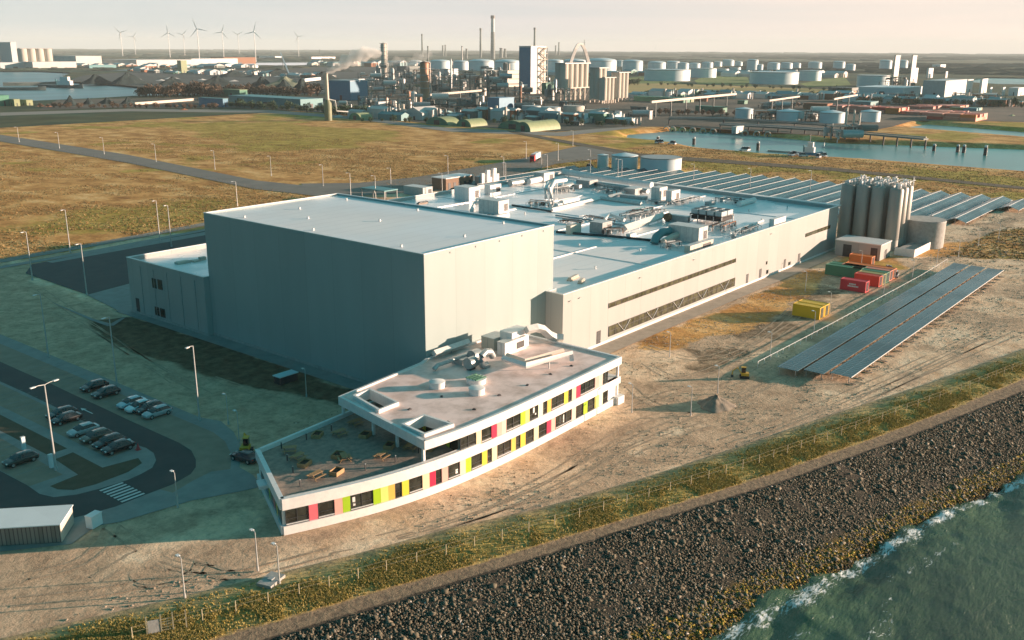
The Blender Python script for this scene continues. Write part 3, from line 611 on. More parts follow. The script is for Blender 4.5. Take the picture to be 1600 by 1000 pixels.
# yard, apron and lanes north-west of the buildings
lay('road', [(50, 413), (230, 377), (330, 357), (330, 420), (200, 456), (138, 461), (40, 427)], 'asphalt')
lay('pavement', [(136, 461), (215, 440), (215, 482), (203, 489), (190, 488)], 'flag')
lay('road', [(-60, 415), (0, 405), (150, 379), (330, 346), (330, 351), (150, 384.5), (0, 411), (-60, 421)], 'gravel')
lay('road', [(-60, 425), (0, 416), (150, 390), (330, 356), (330, 359), (150, 394), (0, 420), (-60, 430)], 'flag')
lay('pavement', [(72, 409), (200, 383.5), (330, 361), (330, 366), (200, 389.5), (82, 411)], 'flag')
lay('path', [(75, 470), (150, 500), (173, 506), (190, 497), (197, 496), (178, 509), (168, 510), (140, 500)], 'flag')
lay('pavement', [(-3.4, -2), (0, -2), (0, 90), (-3.6, 90)], 'flag', world=True)
lay('pavement', [(30, -8.4), (165, -8.4), (172, -11), (174, -16), (168, -16), (166, -12), (160, -4), (30, -4)], 'slab', world=True)
lay('road', px([(0, 210.5), (200, 242), (400, 282), (520, 295), (540, 303), (500, 307), (395, 295), (200, 254.5), (0, 221)]), 'oldroad', world=True)
lay('road', px([(470, 287), (560, 286), (650, 277), (760, 258), (830, 245), (900, 229), (940, 229), (1000, 241), (960, 246), (870, 256), (800, 275), (700, 297), (560, 306), (480, 301)]), 'oldroad', world=True)
lay('road', px([(0, 176), (200, 170), (420, 172), (560, 182), (700, 200), (870, 207), (980, 197), (1000, 199), (880, 213), (700, 205.5), (560, 187), (420, 176.5), (200, 174), (0, 181)]), 'gravel', world=True)
lay('verge', px([(790, 203), (1000, 240), (1300, 262), (1600, 292), (1600, 296), (1300, 267), (1000, 246), (800, 208)]), 'verge', world=True)
lay('field', px([(985, 128), (1300, 140), (1285, 147), (1000, 147), (975, 150)]), 'verge', world=True).data.materials[0] = pm('ochre_field', (.48, .30, .09), (.34, .28, .08), .01, .95, stretch=(1, 4, 1))
GRN = pm('bright_grass', (.16, .24, .03), (.10, .15, .03), .03, .95)
lay('field', px([(980, 122), (1003, 119), (1070, 130), (980, 131)]), 'verge', world=True).data.materials[0] = GRN
lay('field', px([(1085, 126), (1100, 119), (1165, 116), (1175, 134), (1090, 131)]), 'verge', world=True).data.materials[0] = GRN
lay('field', px([(1250, 131), (1285, 124), (1320, 120), (1330, 133), (1262, 136)]), 'verge', world=True).data.materials[0] = GRN
INDG = pm('works_ground', (.035, .05, .038), (.12, .10, .075), .012, .95, detail=9, contrast=(.40, .60))
lay('ground', px([(90, 156), (330, 152), (520, 150), (700, 130), (860, 130), (990, 150), (1330, 150), (1600, 160), (1600, 191), (1500, 188), (1425, 189), (1395, 198), (1310, 214), (1060, 198), (985, 198), (870, 206), (700, 196), (560, 181), (420, 170), (200, 168), (60, 172)]), 'verge', world=True).data.materials[0] = INDG
YARD = pm('coal_yard', (.012, .035, .04), (.04, .07, .07), .02, .95, detail=8)  # coal ground, its colour darkened and blued for shade among the heaps
lay('ground', px([(104, 127), (130, 118), (200, 112.5), (420, 106), (560, 104), (700, 108), (700, 126), (500, 148), (340, 146), (250, 139), (180, 132)]), 'verge', world=True).data.materials[0] = YARD

# wheel tracks pressed into the sand
def tracks():
    m1 = pm('track_earth', (.36, .25, .165), (.52, .38, .26), .8, .95, bump=.6, bscale=5); g = random.Random(12); b = MB()
    def ribbon(pts, w):
        n = len(pts); vs = []
        for i, p in enumerate(pts):
            a = pts[max(i-1, 0)]; c = pts[min(i+1, n-1)]; d = Vector((c[0]-a[0], c[1]-a[1])).normalized(); ww = w*(.6+.8*g.random()); vs += [(p[0]-d.y*ww, p[1]+d.x*ww, 0), (p[0]+d.y*ww, p[1]-d.x*ww, 0)]
        b.add(vs, [(2*i, 2*i+1, 2*i+3, 2*i+2) for i in range(n-1)])
    def arc(c, r, a0, a1, n=26): return [(c[0]+r*math.cos(a0+(a1-a0)*k/n)+.12*g.random(), c[1]+r*math.sin(a0+(a1-a0)*k/n)+.12*g.random()) for k in range(n+1)]
    def pxc(P, n=14):
        Q = [Vector(at(x, y)[:2]) for x, y in P]; o = []
        for i in range(len(Q)-1):
            p0 = Q[max(i-1, 0)]; p1 = Q[i]; p2 = Q[i+1]; p3 = Q[min(i+2, len(Q)-1)]
            for k in range(n): s = k/n; o.append(.5*((2*p1)+(-p0+p2)*s+(2*p0-5*p1+4*p2-p3)*s*s+(-p0+3*p1-3*p2+p3)*s**3)+Vector((g.uniform(-.05, .05), g.uniform(-.05, .05))))
        return [tuple(v) for v in o]
    def pair(P, w=.16, gap=1.7):
        Q = pxc(P); n = len(Q)
        for s in (-1, 1):
            R_ = []
            for i in range(n):
                a = Q[max(i-1, 0)]; c = Q[min(i+1, n-1)]; d = Vector((c[0]-a[0], c[1]-a[1])).normalized(); R_.append((Q[i][0]-d.y*gap/2*s, Q[i][1]+d.x*gap/2*s))
            ribbon(R_, w)
    c0 = at(262, 880)
    for k in range(4): a = g.uniform(2.2, 3.6); ribbon(arc((c0.x+g.uniform(-1, 1), c0.y+g.uniform(-1, 1)), 2.0+.75*k, a, a+g.uniform(1.2, 2.6)), .10)
    for P in ([(40, 900), (120, 880), (160, 850), (175, 820)], [(150, 905), (190, 880), (225, 865), (290, 880), (380, 905)], [(20, 940), (150, 925), (260, 905), (380, 895), (520, 860)], [(170, 820), (215, 850), (260, 880), (330, 890)], [(560, 850), (700, 812), (830, 760), (930, 700), (1010, 655), (1080, 640)],
              [(600, 850), (760, 800), (880, 745), (985, 690), (1100, 640), (1200, 600)], [(520, 870), (700, 830), (860, 775), (1000, 700), (1110, 660)], [(980, 600), (1020, 630), (1080, 640), (1160, 620), (1230, 585)], [(1000, 560), (1060, 590), (1150, 560), (1250, 500), (1300, 470)], [(980, 640), (1060, 610), (1140, 600), (1220, 560)],
              [(1010, 540), (1090, 560), (1180, 530), (1240, 480)], [(1130, 690), (1240, 650), (1360, 600), (1480, 545), (1580, 500)], [(1160, 700), (1280, 650), (1400, 600), (1590, 520)], [(1340, 630), (1440, 580), (1540, 530)], [(1220, 500), (1270, 470), (1310, 480), (1360, 460)], [(20, 480), (120, 500), (220, 560), (330, 620)], [(60, 450), (160, 520), (280, 600)], [(330, 590), (420, 620), (480, 640)],
              [(1480, 360), (1540, 350), (1600, 355)], [(1460, 380), (1530, 365), (1600, 370)]): pair(P, .12+.08*g.random())
    o = b.obj('wheel_tracks', m1); o.location.z = -.03; tag(o, None, None, kind='structure')
tracks()

# ================================================================ BUILDINGS ON THE SITE
M['clad'] = cladding('light_cladding', (.39, .41, .40), 6.0, .33, .42, .78)
M['clad2'] = cladding('light_cladding_wide', (.325, .40, .395), 7.2, .0, .45, .84)
M['cope'] = pm('coping_white', (.80, .80, .78), (.74, .74, .73), .5, .4)
def roofmat(name, c1, c2, scale=.08, rough=.38, spots=True):
    m, N, L, b = newmat(name)
    tc = N.new('ShaderNodeTexCoord'); nz = N.new('ShaderNodeTexNoise'); nz.inputs['Scale'].default_value = scale; nz.inputs['Detail'].default_value = 7; nz.inputs['Roughness'].default_value = .6; L.new(tc.outputs['Object'], nz.inputs[0])
    cr = N.new('ShaderNodeValToRGB'); L.new(nz.outputs[0], cr.inputs[0]); e = cr.color_ramp.elements
    e[0].position = .38; e[0].color = (*c1, 1); e[1].position = .62; e[1].color = (*c2, 1)
    # seams of the roofing sheets
    sp = N.new('ShaderNodeSeparateXYZ'); L.new(tc.outputs['Object'], sp.inputs[0])
    d = N.new('ShaderNodeMath'); d.operation = 'DIVIDE'; L.new(sp.outputs[1], d.inputs[0]); d.inputs[1].default_value = 3.1
    fr = N.new('ShaderNodeMath'); fr.operation = 'FRACT'; L.new(d.outputs[0], fr.inputs[0]); lt = N.new('ShaderNodeMath'); lt.operation = 'LESS_THAN'; L.new(fr.outputs[0], lt.inputs[0]); lt.inputs[1].default_value = .035
    mx = N.new('ShaderNodeMix'); mx.data_type = 'RGBA'; L.new(lt.outputs[0], mx.inputs[0]); L.new(cr.outputs[0], mx.inputs[6]); mx.inputs[7].default_value = (*[x*.8 for x in c1], 1)
    L.new(mx.outputs[2], b.inputs['Base Color'])
    n2 = N.new('ShaderNodeTexNoise'); n2.inputs['Scale'].default_value = .045; n2.inputs['Detail'].default_value = 3; L.new(tc.outputs['Object'], n2.inputs[0])
    r = N.new('ShaderNodeMapRange'); L.new(n2.outputs[0], r.inputs[0]); r.inputs[1].default_value = .42; r.inputs[2].default_value = .58; r.inputs[3].default_value = rough-.22; r.inputs[4].default_value = rough+.2; L.new(r.outputs[0], b.inputs['Roughness'])
    return m
M['roof_tall'] = roofmat('grey_roof_membrane', (.78, .77, .78), (.84, .83, .83), .05, .5)
M['roof_hall'] = roofmat('white_roof_membrane', (.88, .88, .88), (.92, .86, .84), .05, .42)
M['roof_off'] = pm('pinkish_roofing', (.94, .72, .66), (.60, .43, .37), .28, .6, detail=10, contrast=(.42, .66))
M['deck'] = pm('terrace_tiles', (.36, .27, .21), (.20, .165, .14), 1.2, .75, bump=.3, bscale=5)
def rect_building(t, poly, h, wall, roof, par=.9, th=.35, plinth=True, wn='wall'):
    """walls with a parapet, a roof sheet sunk behind it, a coping on top"""
    n = len(poly); b = MB(); P2 = [Vector((p[0], p[1], 0)) for p in poly]
    a = sum(P2[i].x*P2[(i+1) % n].y-P2[(i+1) % n].x*P2[i].y for i in range(n))
    if a < 0: P2 = P2[::-1]
    inn = []
    for i in range(n):
        e0 = (P2[i]-P2[i-1]).normalized(); e1 = (P2[(i+1) % n]-P2[i]).normalized()
        n0 = Vector((-e0.y, e0.x, 0)); n1 = Vector((-e1.y, e1.x, 0)); mdir = (n0+n1); mdir = mdir/(1+n0.dot(n1)); inn.append(P2[i]+mdir*th)
    out = []
    for i in range(n):
        e0 = (P2[i]-P2[i-1]).normalized(); e1 = (P2[(i+1) % n]-P2[i]).normalized()
        n0 = Vector((-e0.y, e0.x, 0)); n1 = Vector((-e1.y, e1.x, 0)); mdir = (n0+n1); mdir = mdir/(1+n0.dot(n1)); out.append(P2[i]-mdir*.06)
    for i in range(n):
        j = (i+1) % n
        b.add([(P2[i].x, P2[i].y, 0), (P2[j].x, P2[j].y, 0), (P2[j].x, P2[j].y, h), (P2[i].x, P2[i].y, h)], [(0, 1, 2, 3)])
        b.add([(inn[i].x, inn[i].y, h-par-.1), (inn[j].x, inn[j].y, h-par-.1), (inn[j].x, inn[j].y, h), (inn[i].x, inn[i].y, h)], [(3, 2, 1, 0)])
    b.obj(wn, wall, t)
    c = MB()
    for i in range(n):
        j = (i+1) % n; q = [out[i], out[j], inn[j], inn[i]]
        c.add([(p.x, p.y, h+.005) for p in q]+[(p.x, p.y, h+.13) for p in q], [(0, 3, 2, 1), (4, 5, 6, 7), (0, 1, 5, 4), (2, 3, 7, 6)])
    c.obj('coping', M['cope'], t)
    r = MB(); r.add([(p.x, p.y, h-par) for p in inn], [tuple(range(n))]); r.obj('roof', roof, t)
    return inn
def planeY(x, y, y0):
    d = ray(x, y); t = (y0-CAM.y)/d.y; return CAM.x+d.x*t, CAM.z+d.z*t
def planeX(x, y, x0):
    d = ray(x, y); t = (x0-CAM.x)/d.x; return CAM.y+d.y*t, CAM.z+d.z*t

# ---- tall warehouse
t = thing('warehouse', 'tall windowless box shaped warehouse, the highest building on the site', 'warehouse')
rect_building(t, [(0, 0), (33.5, 0), (33.5, 58.8), (0, 58.8)], 24.4, M['clad2'], M['roof_tall'], .28)
b = MB(); b.box(-.12, -.01, .3, 58.6, 0, .55); b.box(-.05, 33.4, -.12, -.01, 0, .5); b.obj('plinth', M['concrete'], t)
for (x, y) in ((3, 8), (3, 30), (3, 50), (16, 6), (17, 28), (16, 50), (30, 9), (30, 31), (30, 52), (10, 40)):
    b = MB(); b.cyl(x, y, 24.12, 24.45, .22, .16, 10); b.cyl(x, y, 24.45, 24.52, .26, n=10); b.obj('roof_outlet', M['white'], t)
for x in (6, 12.1, 18.2, 24.3, 30.4):
    b = MB(); b.box(x-.1, x+.1, -.1, -.005, 23.7, 23.95); b.obj('overflow_spout', M['grey'], t)
# ---- low wing behind it
t = thing('low_wing', 'lower grey wing with four small windows behind the tall warehouse', 'building')
rect_building(t, [(-1.2, 58.83), (33.5, 58.83), (33.5, 87.2), (-1.2, 87.2)], 11.9, M['clad'], M['roof_hall'], .9)
for (xa, xb, ya, yb) in ((237.8, 244.5, 435, 450), (246.5, 254, 437, 452.5), (242.5, 249.5, 479.5, 493), (251, 258.5, 482, 496)):
    y0, z1 = planeX(xa, ya, -1.2); y1, z0 = planeX(xb, yb, -1.2); ya_, yb_ = min(y0, y1), max(y0, y1)
    f = MB(); f.box(-1.28, -1.19, ya_-.12, yb_+.12, z0-.12, z1+.12); fo = f.obj('window', M['dark'], t)
    f = MB(); f.box(-1.31, -1.281, ya_, (ya_+yb_)/2-.04, z0, z1); f.box(-1.31, -1.281, (ya_+yb_)/2+.04, yb_, z0, z1); f.obj('pane', M['glass'], fo)
b = MB(); b.box(-1.33, -1.2, 58.9, 87.2, 0, .5); b.obj('plinth', M['concrete'], t)
y0, z0 = planeX(217, 487, -1.2); b = MB(); b.box(-1.3, -1.19, y0-.6, y0+.6, .05, 3.4); d = b.obj('door', M['dark'], t); b = MB(); b.box(-1.36, -1.305, y0+.35, y0+.5, 1.1, 1.2); b.obj('handle', M['galv'], d)
for k in range(5):
    y = 62+k*5; b = MB(); b.tube([(-1.26, y, .4), (-1.26, y, 10.9)], .07, 6); b.obj('downpipe', M['grey'], t)
o = MB().box(4, 7, 76, 77.4, 11.0, 11.5).box(7.5, 9, 75.5, 77, 11.0, 11.35).box(9.4, 10.8, 76, 76.9, 11.0, 11.7).obj('insulation_stack', M['cream']); tag(o, 'small pile of building material left on the roof of the low wing', 'materials')

# ---- production hall
t = thing('production_hall', 'long cream production hall with two dark strip windows and a wide flat roof', 'factory hall')
HP = [(31.3, -4), (163.7, -4), (173.5, 100), (33.6, 100), (33.6, -.06), (31.3, -.06)]
inn = rect_building(t, HP, 12.5, M['clad'], M['roof_hall'], .95, .4)
RZ = 11.56
b = MB(); b.box(31.3, 163.6, -4.12, -4.01, 0, .55); b.obj('plinth', M['white'], t)
def strip(x0y, x1y, bays, braces):
    (xa, za) = planeY(x0y[0], x0y[1], -4); (xb, zb) = planeY(x0y[0], x0y[2], -4); (xc, _) = planeY(x1y[0], x1y[1], -4)
    z0, z1 = min(za, zb), max(za, zb); w = MB(); w.box(xa, xc, -4.06, -4.005, z0, z1); f = w.obj('strip_window', M['stripglass'], t)
    m = MB(); k = bays
    for i in range(k+1):
        x = xa+(xc-xa)*i/k; m.box(x-.05, x+.05, -4.11, -4.062, z0, z1)
    m.box(xa, xc, -4.115, -4.065, z1-.06, z1); m.box(xa, xc, -4.115, -4.065, z0, z0+.06)
    if braces: m.box(xa, xc, -4.112, -4.063, (z0+z1)/2-.04, (z0+z1)/2+.04)
    m.obj('mullions', M['dark'], f)
    if braces:
        for i in range(5):
            x = xa+(xc-xa)*(i+.5)/5; q = MB(); q.tube([(x-2.2, -4.16, z1-.1), (x, -4.16, z0+.1), (x+2.2, -4.16, z1-.1)], .07, 5); q.obj('brace', M['white'], f)
strip((951, 474, 481.5), (1149.5, 404), 24, False)
strip((951, 510, 526), (1148, 436), 24, True)
xa, za = planeY(1258.5, 365, -4); xb, zb = planeY(1297.5, 352, -4)
b = MB(); b.box(xa, xb, -4.06, -4.005, za-1.0, za); f = b.obj('strip_window', M['stripglass'], t)
for (xc, yt, yb, w, nm) in ((935.5, 517, 536, 1.3, 'door'), (1168, 428, 443, 1.1, 'door'), (1188.5, 420, 433.5, 1.2, 'door'), (1199, 421.5, 427.5, 1.2, 'window'), (1226.5, 405, 419, 1.1, 'door'), (1233.5, 409, 414, 1.4, 'window'), (1249, 396, 410, 1.3, 'door'), (1198, 408, 413, .8, 'window')):
    x, z1 = planeY(xc, yt, -4); _, z0 = planeY(xc, yb, -4); z0 = max(z0, .06) if nm == 'window' else .06
    b = MB(); b.box(x-w/2, x+w/2, -4.07, -4.005, z0, z1); d = b.obj(nm, M['dark'], t)
    if nm == 'door': b = MB(); b.box(x+w/2-.3, x+w/2-.15, -4.12, -4.075, 1.0, 1.1); b.obj('handle', M['galv'], d)
    else: b = MB(); b.box(x-w/2+.1, x+w/2-.1, -4.1, -4.075, z0+.1, z1-.1); b.obj('pane', M['glass'], d)
for px_ in (890, 905, 998, 1080, 1196): 
    x, z = planeY(px_, 470, -4); z = 10.9
    b = MB(); b.box(x-.25, x+.25, -4.25, -4.005, z, z+.16); b.obj('wall_light', M['grey'], t)
# expansion joints / raised ridges in the roof
b = MB()
for y in (18.5, 37, 66, 84): b.box(34.5, 164+y*.09, y-.25, y+.25, RZ-.03, RZ+.16)
for x in (66, 106, 140): b.box(x-.2, x+.2, -3, 99, RZ-.03, RZ+.13)
b.obj('roof_upstand', M['roof_hall'], t)
# overhanging gutter strip along the far end
b = MB(); b.add([(164.2, -3.9, 12.3), (166, -3.9, 12.3), (175.6, 100, 12.3), (173.9, 100, 12.3), (164.2, -3.9, 12.62), (166, -3.9, 12.55), (175.6, 100, 12.55), (173.9, 100, 12.62)], [(0, 3, 2, 1), (4, 5, 6, 7), (0, 1, 5, 4), (1, 2, 6, 5), (2, 3, 7, 6), (3, 0, 4, 7)]); b.obj('roof_edge', M['cope'], t)

# ---- office building with the coloured panels
FC = [Vector(p) for p in ((-41.6, -17.0), (-36.2, -19.25), (-30.3, -21.3), (-24.4, -22.7), (-18, -23.6), (-10, -24.0), (-.5, -23.95), (9, -23.7), (19.6, -23.3))]
def cat(P, n=10):
    out = []
    for i in range(len(P)-1):
        p0 = P[max(i-1, 0)]; p1 = P[i]; p2 = P[i+1]; p3 = P[min(i+2, len(P)-1)]
        for k in range(n):
            s = k/n; out.append(.5*((2*p1)+(-p0+p2)*s+(2*p0-5*p1+4*p2-p3)*s*s+(-p0+3*p1-3*p2+p3)*s**3))
    return out+[P[-1]]
FR = cat(FC, 12)
def off_curve(C, d):
    o = []
    for i, p in enumerate(C):
        a = C[max(i-1, 0)]; b_ = C[min(i+1, len(C)-1)]; e = (b_-a).normalized(); o.append(p+Vector((e.y, -e.x))*d)
    return o
cum = [0]
for i in range(1, len(FR)): cum.append(cum[-1]+(FR[i]-FR[i-1]).length)
def fpos(s, d=0.):
    s = max(0, min(s, cum[-1]-1e-4)); i = max(k for k in range(len(cum)) if cum[k] <= s); i = min(i, len(FR)-2)
    f = (s-cum[i])/(cum[i+1]-cum[i]); p = FR[i].lerp(FR[i+1], f); e = (FR[i+1]-FR[i]).normalized(); return p+Vector((e.y, -e.x))*d
def fs(pxx, z):
    lo, hi = 0., cum[-1]
    for _ in range(40):
        m = (lo+hi)/2; p = fpos(m)
        if proj((p.x, p.y, z))[0] < pxx: lo = m
        else: hi = m
    return lo
def band(b, s0, s1, z0, z1, d0, d1, n=None, mi=0):
    n = n or max(1, int((s1-s0)/1.2)); vs = []
    for k in range(n+1):
        s = s0+(s1-s0)*k/n; a = fpos(s, d0); c = fpos(s, d1); vs += [(a.x, a.y, z0), (c.x, c.y, z0), (c.x, c.y, z1), (a.x, a.y, z1)]
    fsx = []
    for k in range(n):
        o = 4*k; q = o+4; fsx += [(o+1, q+1, q+2, o+2), (o+2, q+2, q+3, o+3), (o+3, q+3, q, o), (o, q, q+1, o+1)]
    fsx += [(0, 1, 2, 3)[::1], (4*n+3, 4*n+2, 4*n+1, 4*n)]
    b.add(vs, fsx, mi)
PC = {'r': (.62, .02, .075), 'k': (.78, .16, .20), 'p': (.82, .42, .36), 'P': (.84, .56, .48), 'g': (.36, .58, .02), 'y': (.78, .60, .06), 'l': (.72, .72, .20), 'c': (.85, .70, .44), 'o': (.84, .47, .10), 'C': (.80, .74, .58)}
PM = {k: pm('panel_'+k, c, tuple(x*.93 for x in c), .4, .4) for k, c in PC.items()}
CN = {'r': 'crimson', 'k': 'coral red', 'p': 'salmon pink', 'P': 'pale pink', 'g': 'lime green', 'y': 'yellow', 'l': 'yellow green', 'c': 'peach', 'o': 'orange', 'C': 'cream'}
off = thing('office_building', 'white curved two storey office with coloured facade panels and a roof terrace', 'office building')
S0 = 0.; SE = cum[-1]
b = MB(); band(b, 0, SE, 0, 1.1, -.3, .28, 60); b.obj('plinth', M['white'], off)
b = MB(); band(b, 0, SE+0, 3.2, 4.4, -.3, .28, 60); sT = fs(748, 5.4)
band(b, 0, sT, 4.4, 4.62, -.45, .28, 30); b.obj('fascia', M['white'], off)
seq0 = [(445.6, 482.4, 'w'), (482.4, 496.5, 'k'), (496.5, 522.4, 'w'), (522.4, 535, 'p'), (535, 547, 'g'), (547, 582.8, 'w'), (582.8, 594.4, 'g'), (594.4, 606.6, 'l'), (606.6, 616.7, 'o'), (616.7, 627.6, 'w'), (627.6, 638.5, 'y'), (638.5, 659.6, 'w'), (659.6, 670.5, 'c'), (670.5, 680.2, 'r'), (680.2, 689.8, 'w'), (689.8, 699.5, 'p'), (699.5, 718, 'w'), (718, 727, 'P'), (727, 735.6, 'g'), (735.6, 752.5, 'w'), (752.5, 760.6, 'y'), (760.6, 768, 'w'), (768, 776, 'c'), (776, 798, 'w'), (798, 805.2, 'o'), (805.2, 812.6, 'w'), (812.6, 820.2, 'y'), (820.2, 833.5, 'w'), (833.5, 840.7, 'c'), (840.7, 853.7, 'w'), (853.7, 860.5, 'r'), (860.5, 867, 'p'), (867, 892.6, 'w'), (892.6, 899, 'P'), (899, 911, 'w'), (911, 917.2, 'g'), (917.2, 928.6, 'w'), (928.6, 935, 'l'), (935, 941, 'C'), (941, 949.5, 'w')]
seq1 = [(719, 743.5, 'w'), (743.5, 751.5, 'c'), (751.5, 767.3, 'w'), (767.3, 775.7, 'r'), (775.7, 783, 'p'), (783, 790.3, 'P'), (790.3, 812.6, 'w'), (812.6, 820, 'g'), (820, 826.5, 'l'), (826.5, 840.2, 'w'), (840.2, 847.6, 'C'), (847.6, 854.2, 'w'), (854.2, 860.6, 'o'), (860.6, 880.7, 'w'), (880.7, 887, 'y'), (887, 893, 'w'), (893, 899.3, 'c'), (899.3, 906, 'r'), (906, 929, 'w'), (929, 935, 'p'), (935, 941, 'P'), (941, 949.6, 'w')]
for seq, z0, z1 in ((seq0, 1.1, 3.2), (seq1, 4.4, 6.45)):
    for a, c, k in seq:
        s0, s1 = fs(a, (z0+z1)/2), fs(c, (z0+z1)/2)
        if k == 'w':
            b = MB(); band(b, s0+.05, s1-.05, z0+.08, z1-.04, -.1, -.02); w = b.obj('window', M['glass'], off)
            b = MB(); m = max(1, round((s1-s0)/1.5))
            for i in range(m+1):
                s = s0+.06+(s1-s0-.12)*i/m; band(b, s-.035, s+.035, z0+.08, z1-.04, -.015, .05, 1)
            band(b, s0+.02, s1-.02, z0+.004, z0+.12, -.02, .12); band(b, s0+.1, s1-.1, z0+.75, z0+.80, -.012, .04)
            b.obj('frame', M['dark'], w)
            for (xp, w_, za, zb) in ((551, .35, 2.1, 2.75), (552, .3, 1.6, 1.95), (712, .4, 1.5, 2.1), (833, .35, 5.3, 6.1), (836, .3, 4.9, 5.2), (875, .22, 1.5, 2.7), (880, .22, 1.5, 2.7)):
                if a < xp < c and z0 < za < z1: b = MB(); sp_ = fs(xp, za); band(b, sp_, sp_+w_, za, zb, -.019, -.012, 1); b.obj('window_sign', M['white'], w)
            if c-a > 15:
                b = MB(); band(b, s0+.05, s1-.05, z0+.124, z0+.2, 0, .16); b.obj('sill', M['white'], w)
        else:
            b = MB(); band(b, s0+.01, s1-.01, z0+.004, z1-.004, -.15, .1); o = b.obj('facade_panel', PM[k], off); o['label'] = CN[k]+' facade panel'
# core volumes behind the facade
Q = [(p.x, p.y) for p in off_curve(FR, -.12)]
low = Q+[(19.5, -.06), (-.06, -.06), (-8, -1.2), (-34.6, -3.0)]
b = MB(); b.prism(low, .02, 3.98); b.obj('wall', M['white'], off)
sU = fs(719, 5.4); qa = fpos(sU, -.3)
i0 = next(i for i, c_ in enumerate(cum) if c_ > sU); up = [(qa.x, qa.y)]+Q[i0:]; upx = [p for p in up if p[0] < 16.2]+[(16.2, -23.6), (16.2, -.07), (-9.5, -.07), (-11.5, -3.5)]
b = MB(); b.prism(upx, 4.0, 6.5); b.obj('upper_wall', pm('office_inner_wall', (.30, .30, .27), (.22, .22, .2), .5, .6), off)
# glazed end wall towards the terrace, with coloured strips
A_, B_ = Vector((qa.x, qa.y)), Vector((-11.5, -3.5)); d = (B_-A_); Lw = d.length; d.normalize(); nn = Vector((-d.y, d.x))
if nn.x > 0: nn = -nn
def wq(b, s0, s1, z0, z1, t0, t1):
    a = A_+d*s0; c = A_+d*s1; b.add([(*(a+nn*t0), z0), (*(c+nn*t0), z0), (*(c+nn*t1), z0), (*(a+nn*t1), z0), (*(a+nn*t0), z1), (*(c+nn*t0), z1), (*(c+nn*t1), z1), (*(a+nn*t1), z1)],
          [(0, 1, 2, 3), (7, 6, 5, 4), (0, 4, 5, 1), (1, 5, 6, 2), (2, 6, 7, 3), (3, 7, 4, 0)])
k = 0; s = .1
for w_, c_ in ((2.2, 'w'), (.9, 'g'), (2.6, 'w'), (.8, 'o'), (2.4, 'w'), (.9, 'y'), (2.6, 'w'), (.9, 'g'), (2.2, 'w'), (.8, 'k'), (2.2, 'w')):
    if s+w_ > Lw-.1: break
    b = MB(); wq(b, s+.04, s+w_-.04, 4.02, 6.44, .02, .10 if c_ == 'w' else .16); o = b.obj('window' if c_ == 'w' else 'facade_panel', M['glass'] if c_ == 'w' else PM[c_], off)
    if c_ != 'w': o['label'] = CN[c_]+' panel on the wall behind the terrace'
    s += w_
# left end wall
A_, B_ = Vector((-41.55, -17.0)), Vector((-34.65, -3.0)); d = (B_-A_); Lw = d.length; d.normalize(); nn = Vector((-d.y, d.x))
if nn.x > 0: nn = -nn
b = MB(); wq(b, 0, Lw, 0, 1.1, 0, .3); wq(b, 0, Lw, 3.2, 4.62, -.3, .3); b.obj('end_fascia', M['white'], off)
s = .3
for w_, c_ in ((2.4, 'w'), (.6, 'y'), (1.2, 'w'), (.6, 'k'), (2.2, 'w'), (.6, 'g'), (2.6, 'w'), (.6, 'p'), (2.4, 'w')):
    b = MB(); wq(b, s+.04, s+w_-.04, 1.104, 3.196, .01, .1); o = b.obj('window' if c_ == 'w' else 'facade_panel', M['glass'] if c_ == 'w' else PM[c_], off); s += w_
b = MB(); wq(b, 7.6, 9.6, 2.6, 3.0, .11, 1.3); b.obj('porch', M['white'], off)
# back parapet of the terrace and its floor
b = MB(); BK = [Vector((-34.6, -3.0)), Vector((-8, -1.2))]
A_, B_ = BK; d = (B_-A_); Lw = d.length; d.normalize(); nn = Vector((-d.y, d.x)); wq(b, 0, Lw-.2, 3.2, 4.62, -.35, .06); wq(b, 0, Lw-.2, 0.01, 3.19, -.2, .02); b.obj('back_parapet', M['white'], off)
ter = [(p.x, p.y) for p in off_curve(FR, -.46) if p.x < -9.0]+[(-9.2, -1.7), (-34.4, -3.4)]
b = MB(); b.prism(ter, 3.985, 4.05); b.obj('terrace_floor', M['deck'], off)
b = MB(); band(b, .7, sT+1.5, 4.63, 4.70, -.36, -.28, 40)
for i in range(30): s = .9+i*(sT)/30; band(b, s, s+.06, 4.62, 4.64, -.35, -.29, 1)
b.obj('rail', M['galv'], off)
b = MB(); band(b, .8, sT+1.2, 4.051, 4.3, -.6, -.47, 40); b.obj('gutter', M['dark'], off)
# upper roof: fascia, soffit, sheet with two square openings
RF = [p for p in off_curve(FR, .32)]; sR = fs(661, 7.7); i1 = next(i for i, c_ in enumerate(cum) if c_ > sR)
fl = fpos(sR, .32); front = [(fl.x, fl.y)]+[(p.x, p.y) for p in RF[i1:]]+[(20.6, -23.55)]
rp = front+[(20.6, -.08), (.0, -.08), (-2.2, -.9), (-20.4, -2.6)]
def edge_in(poly, th):
    n = len(poly); P2 = [Vector(p) for p in poly]; o = []
    for i in range(n):
        e0 = (P2[i]-P2[i-1]).normalized(); e1 = (P2[(i+1) % n]-P2[i]).normalized(); n0 = Vector((-e0.y, e0.x)); n1 = Vector((-e1.y, e1.x)); o.append(P2[i]+(n0+n1)/(1+n0.dot(n1))*th)
    return [tuple(p) for p in o]
voids = [px([(556, 620), (577, 611), (618, 631), (593, 641)], 7.7), px([(633, 665), (663, 652), (703, 665), (664, 679)], 7.7)]
ri = edge_in(rp, .45)
b = MB(); n = len(rp)
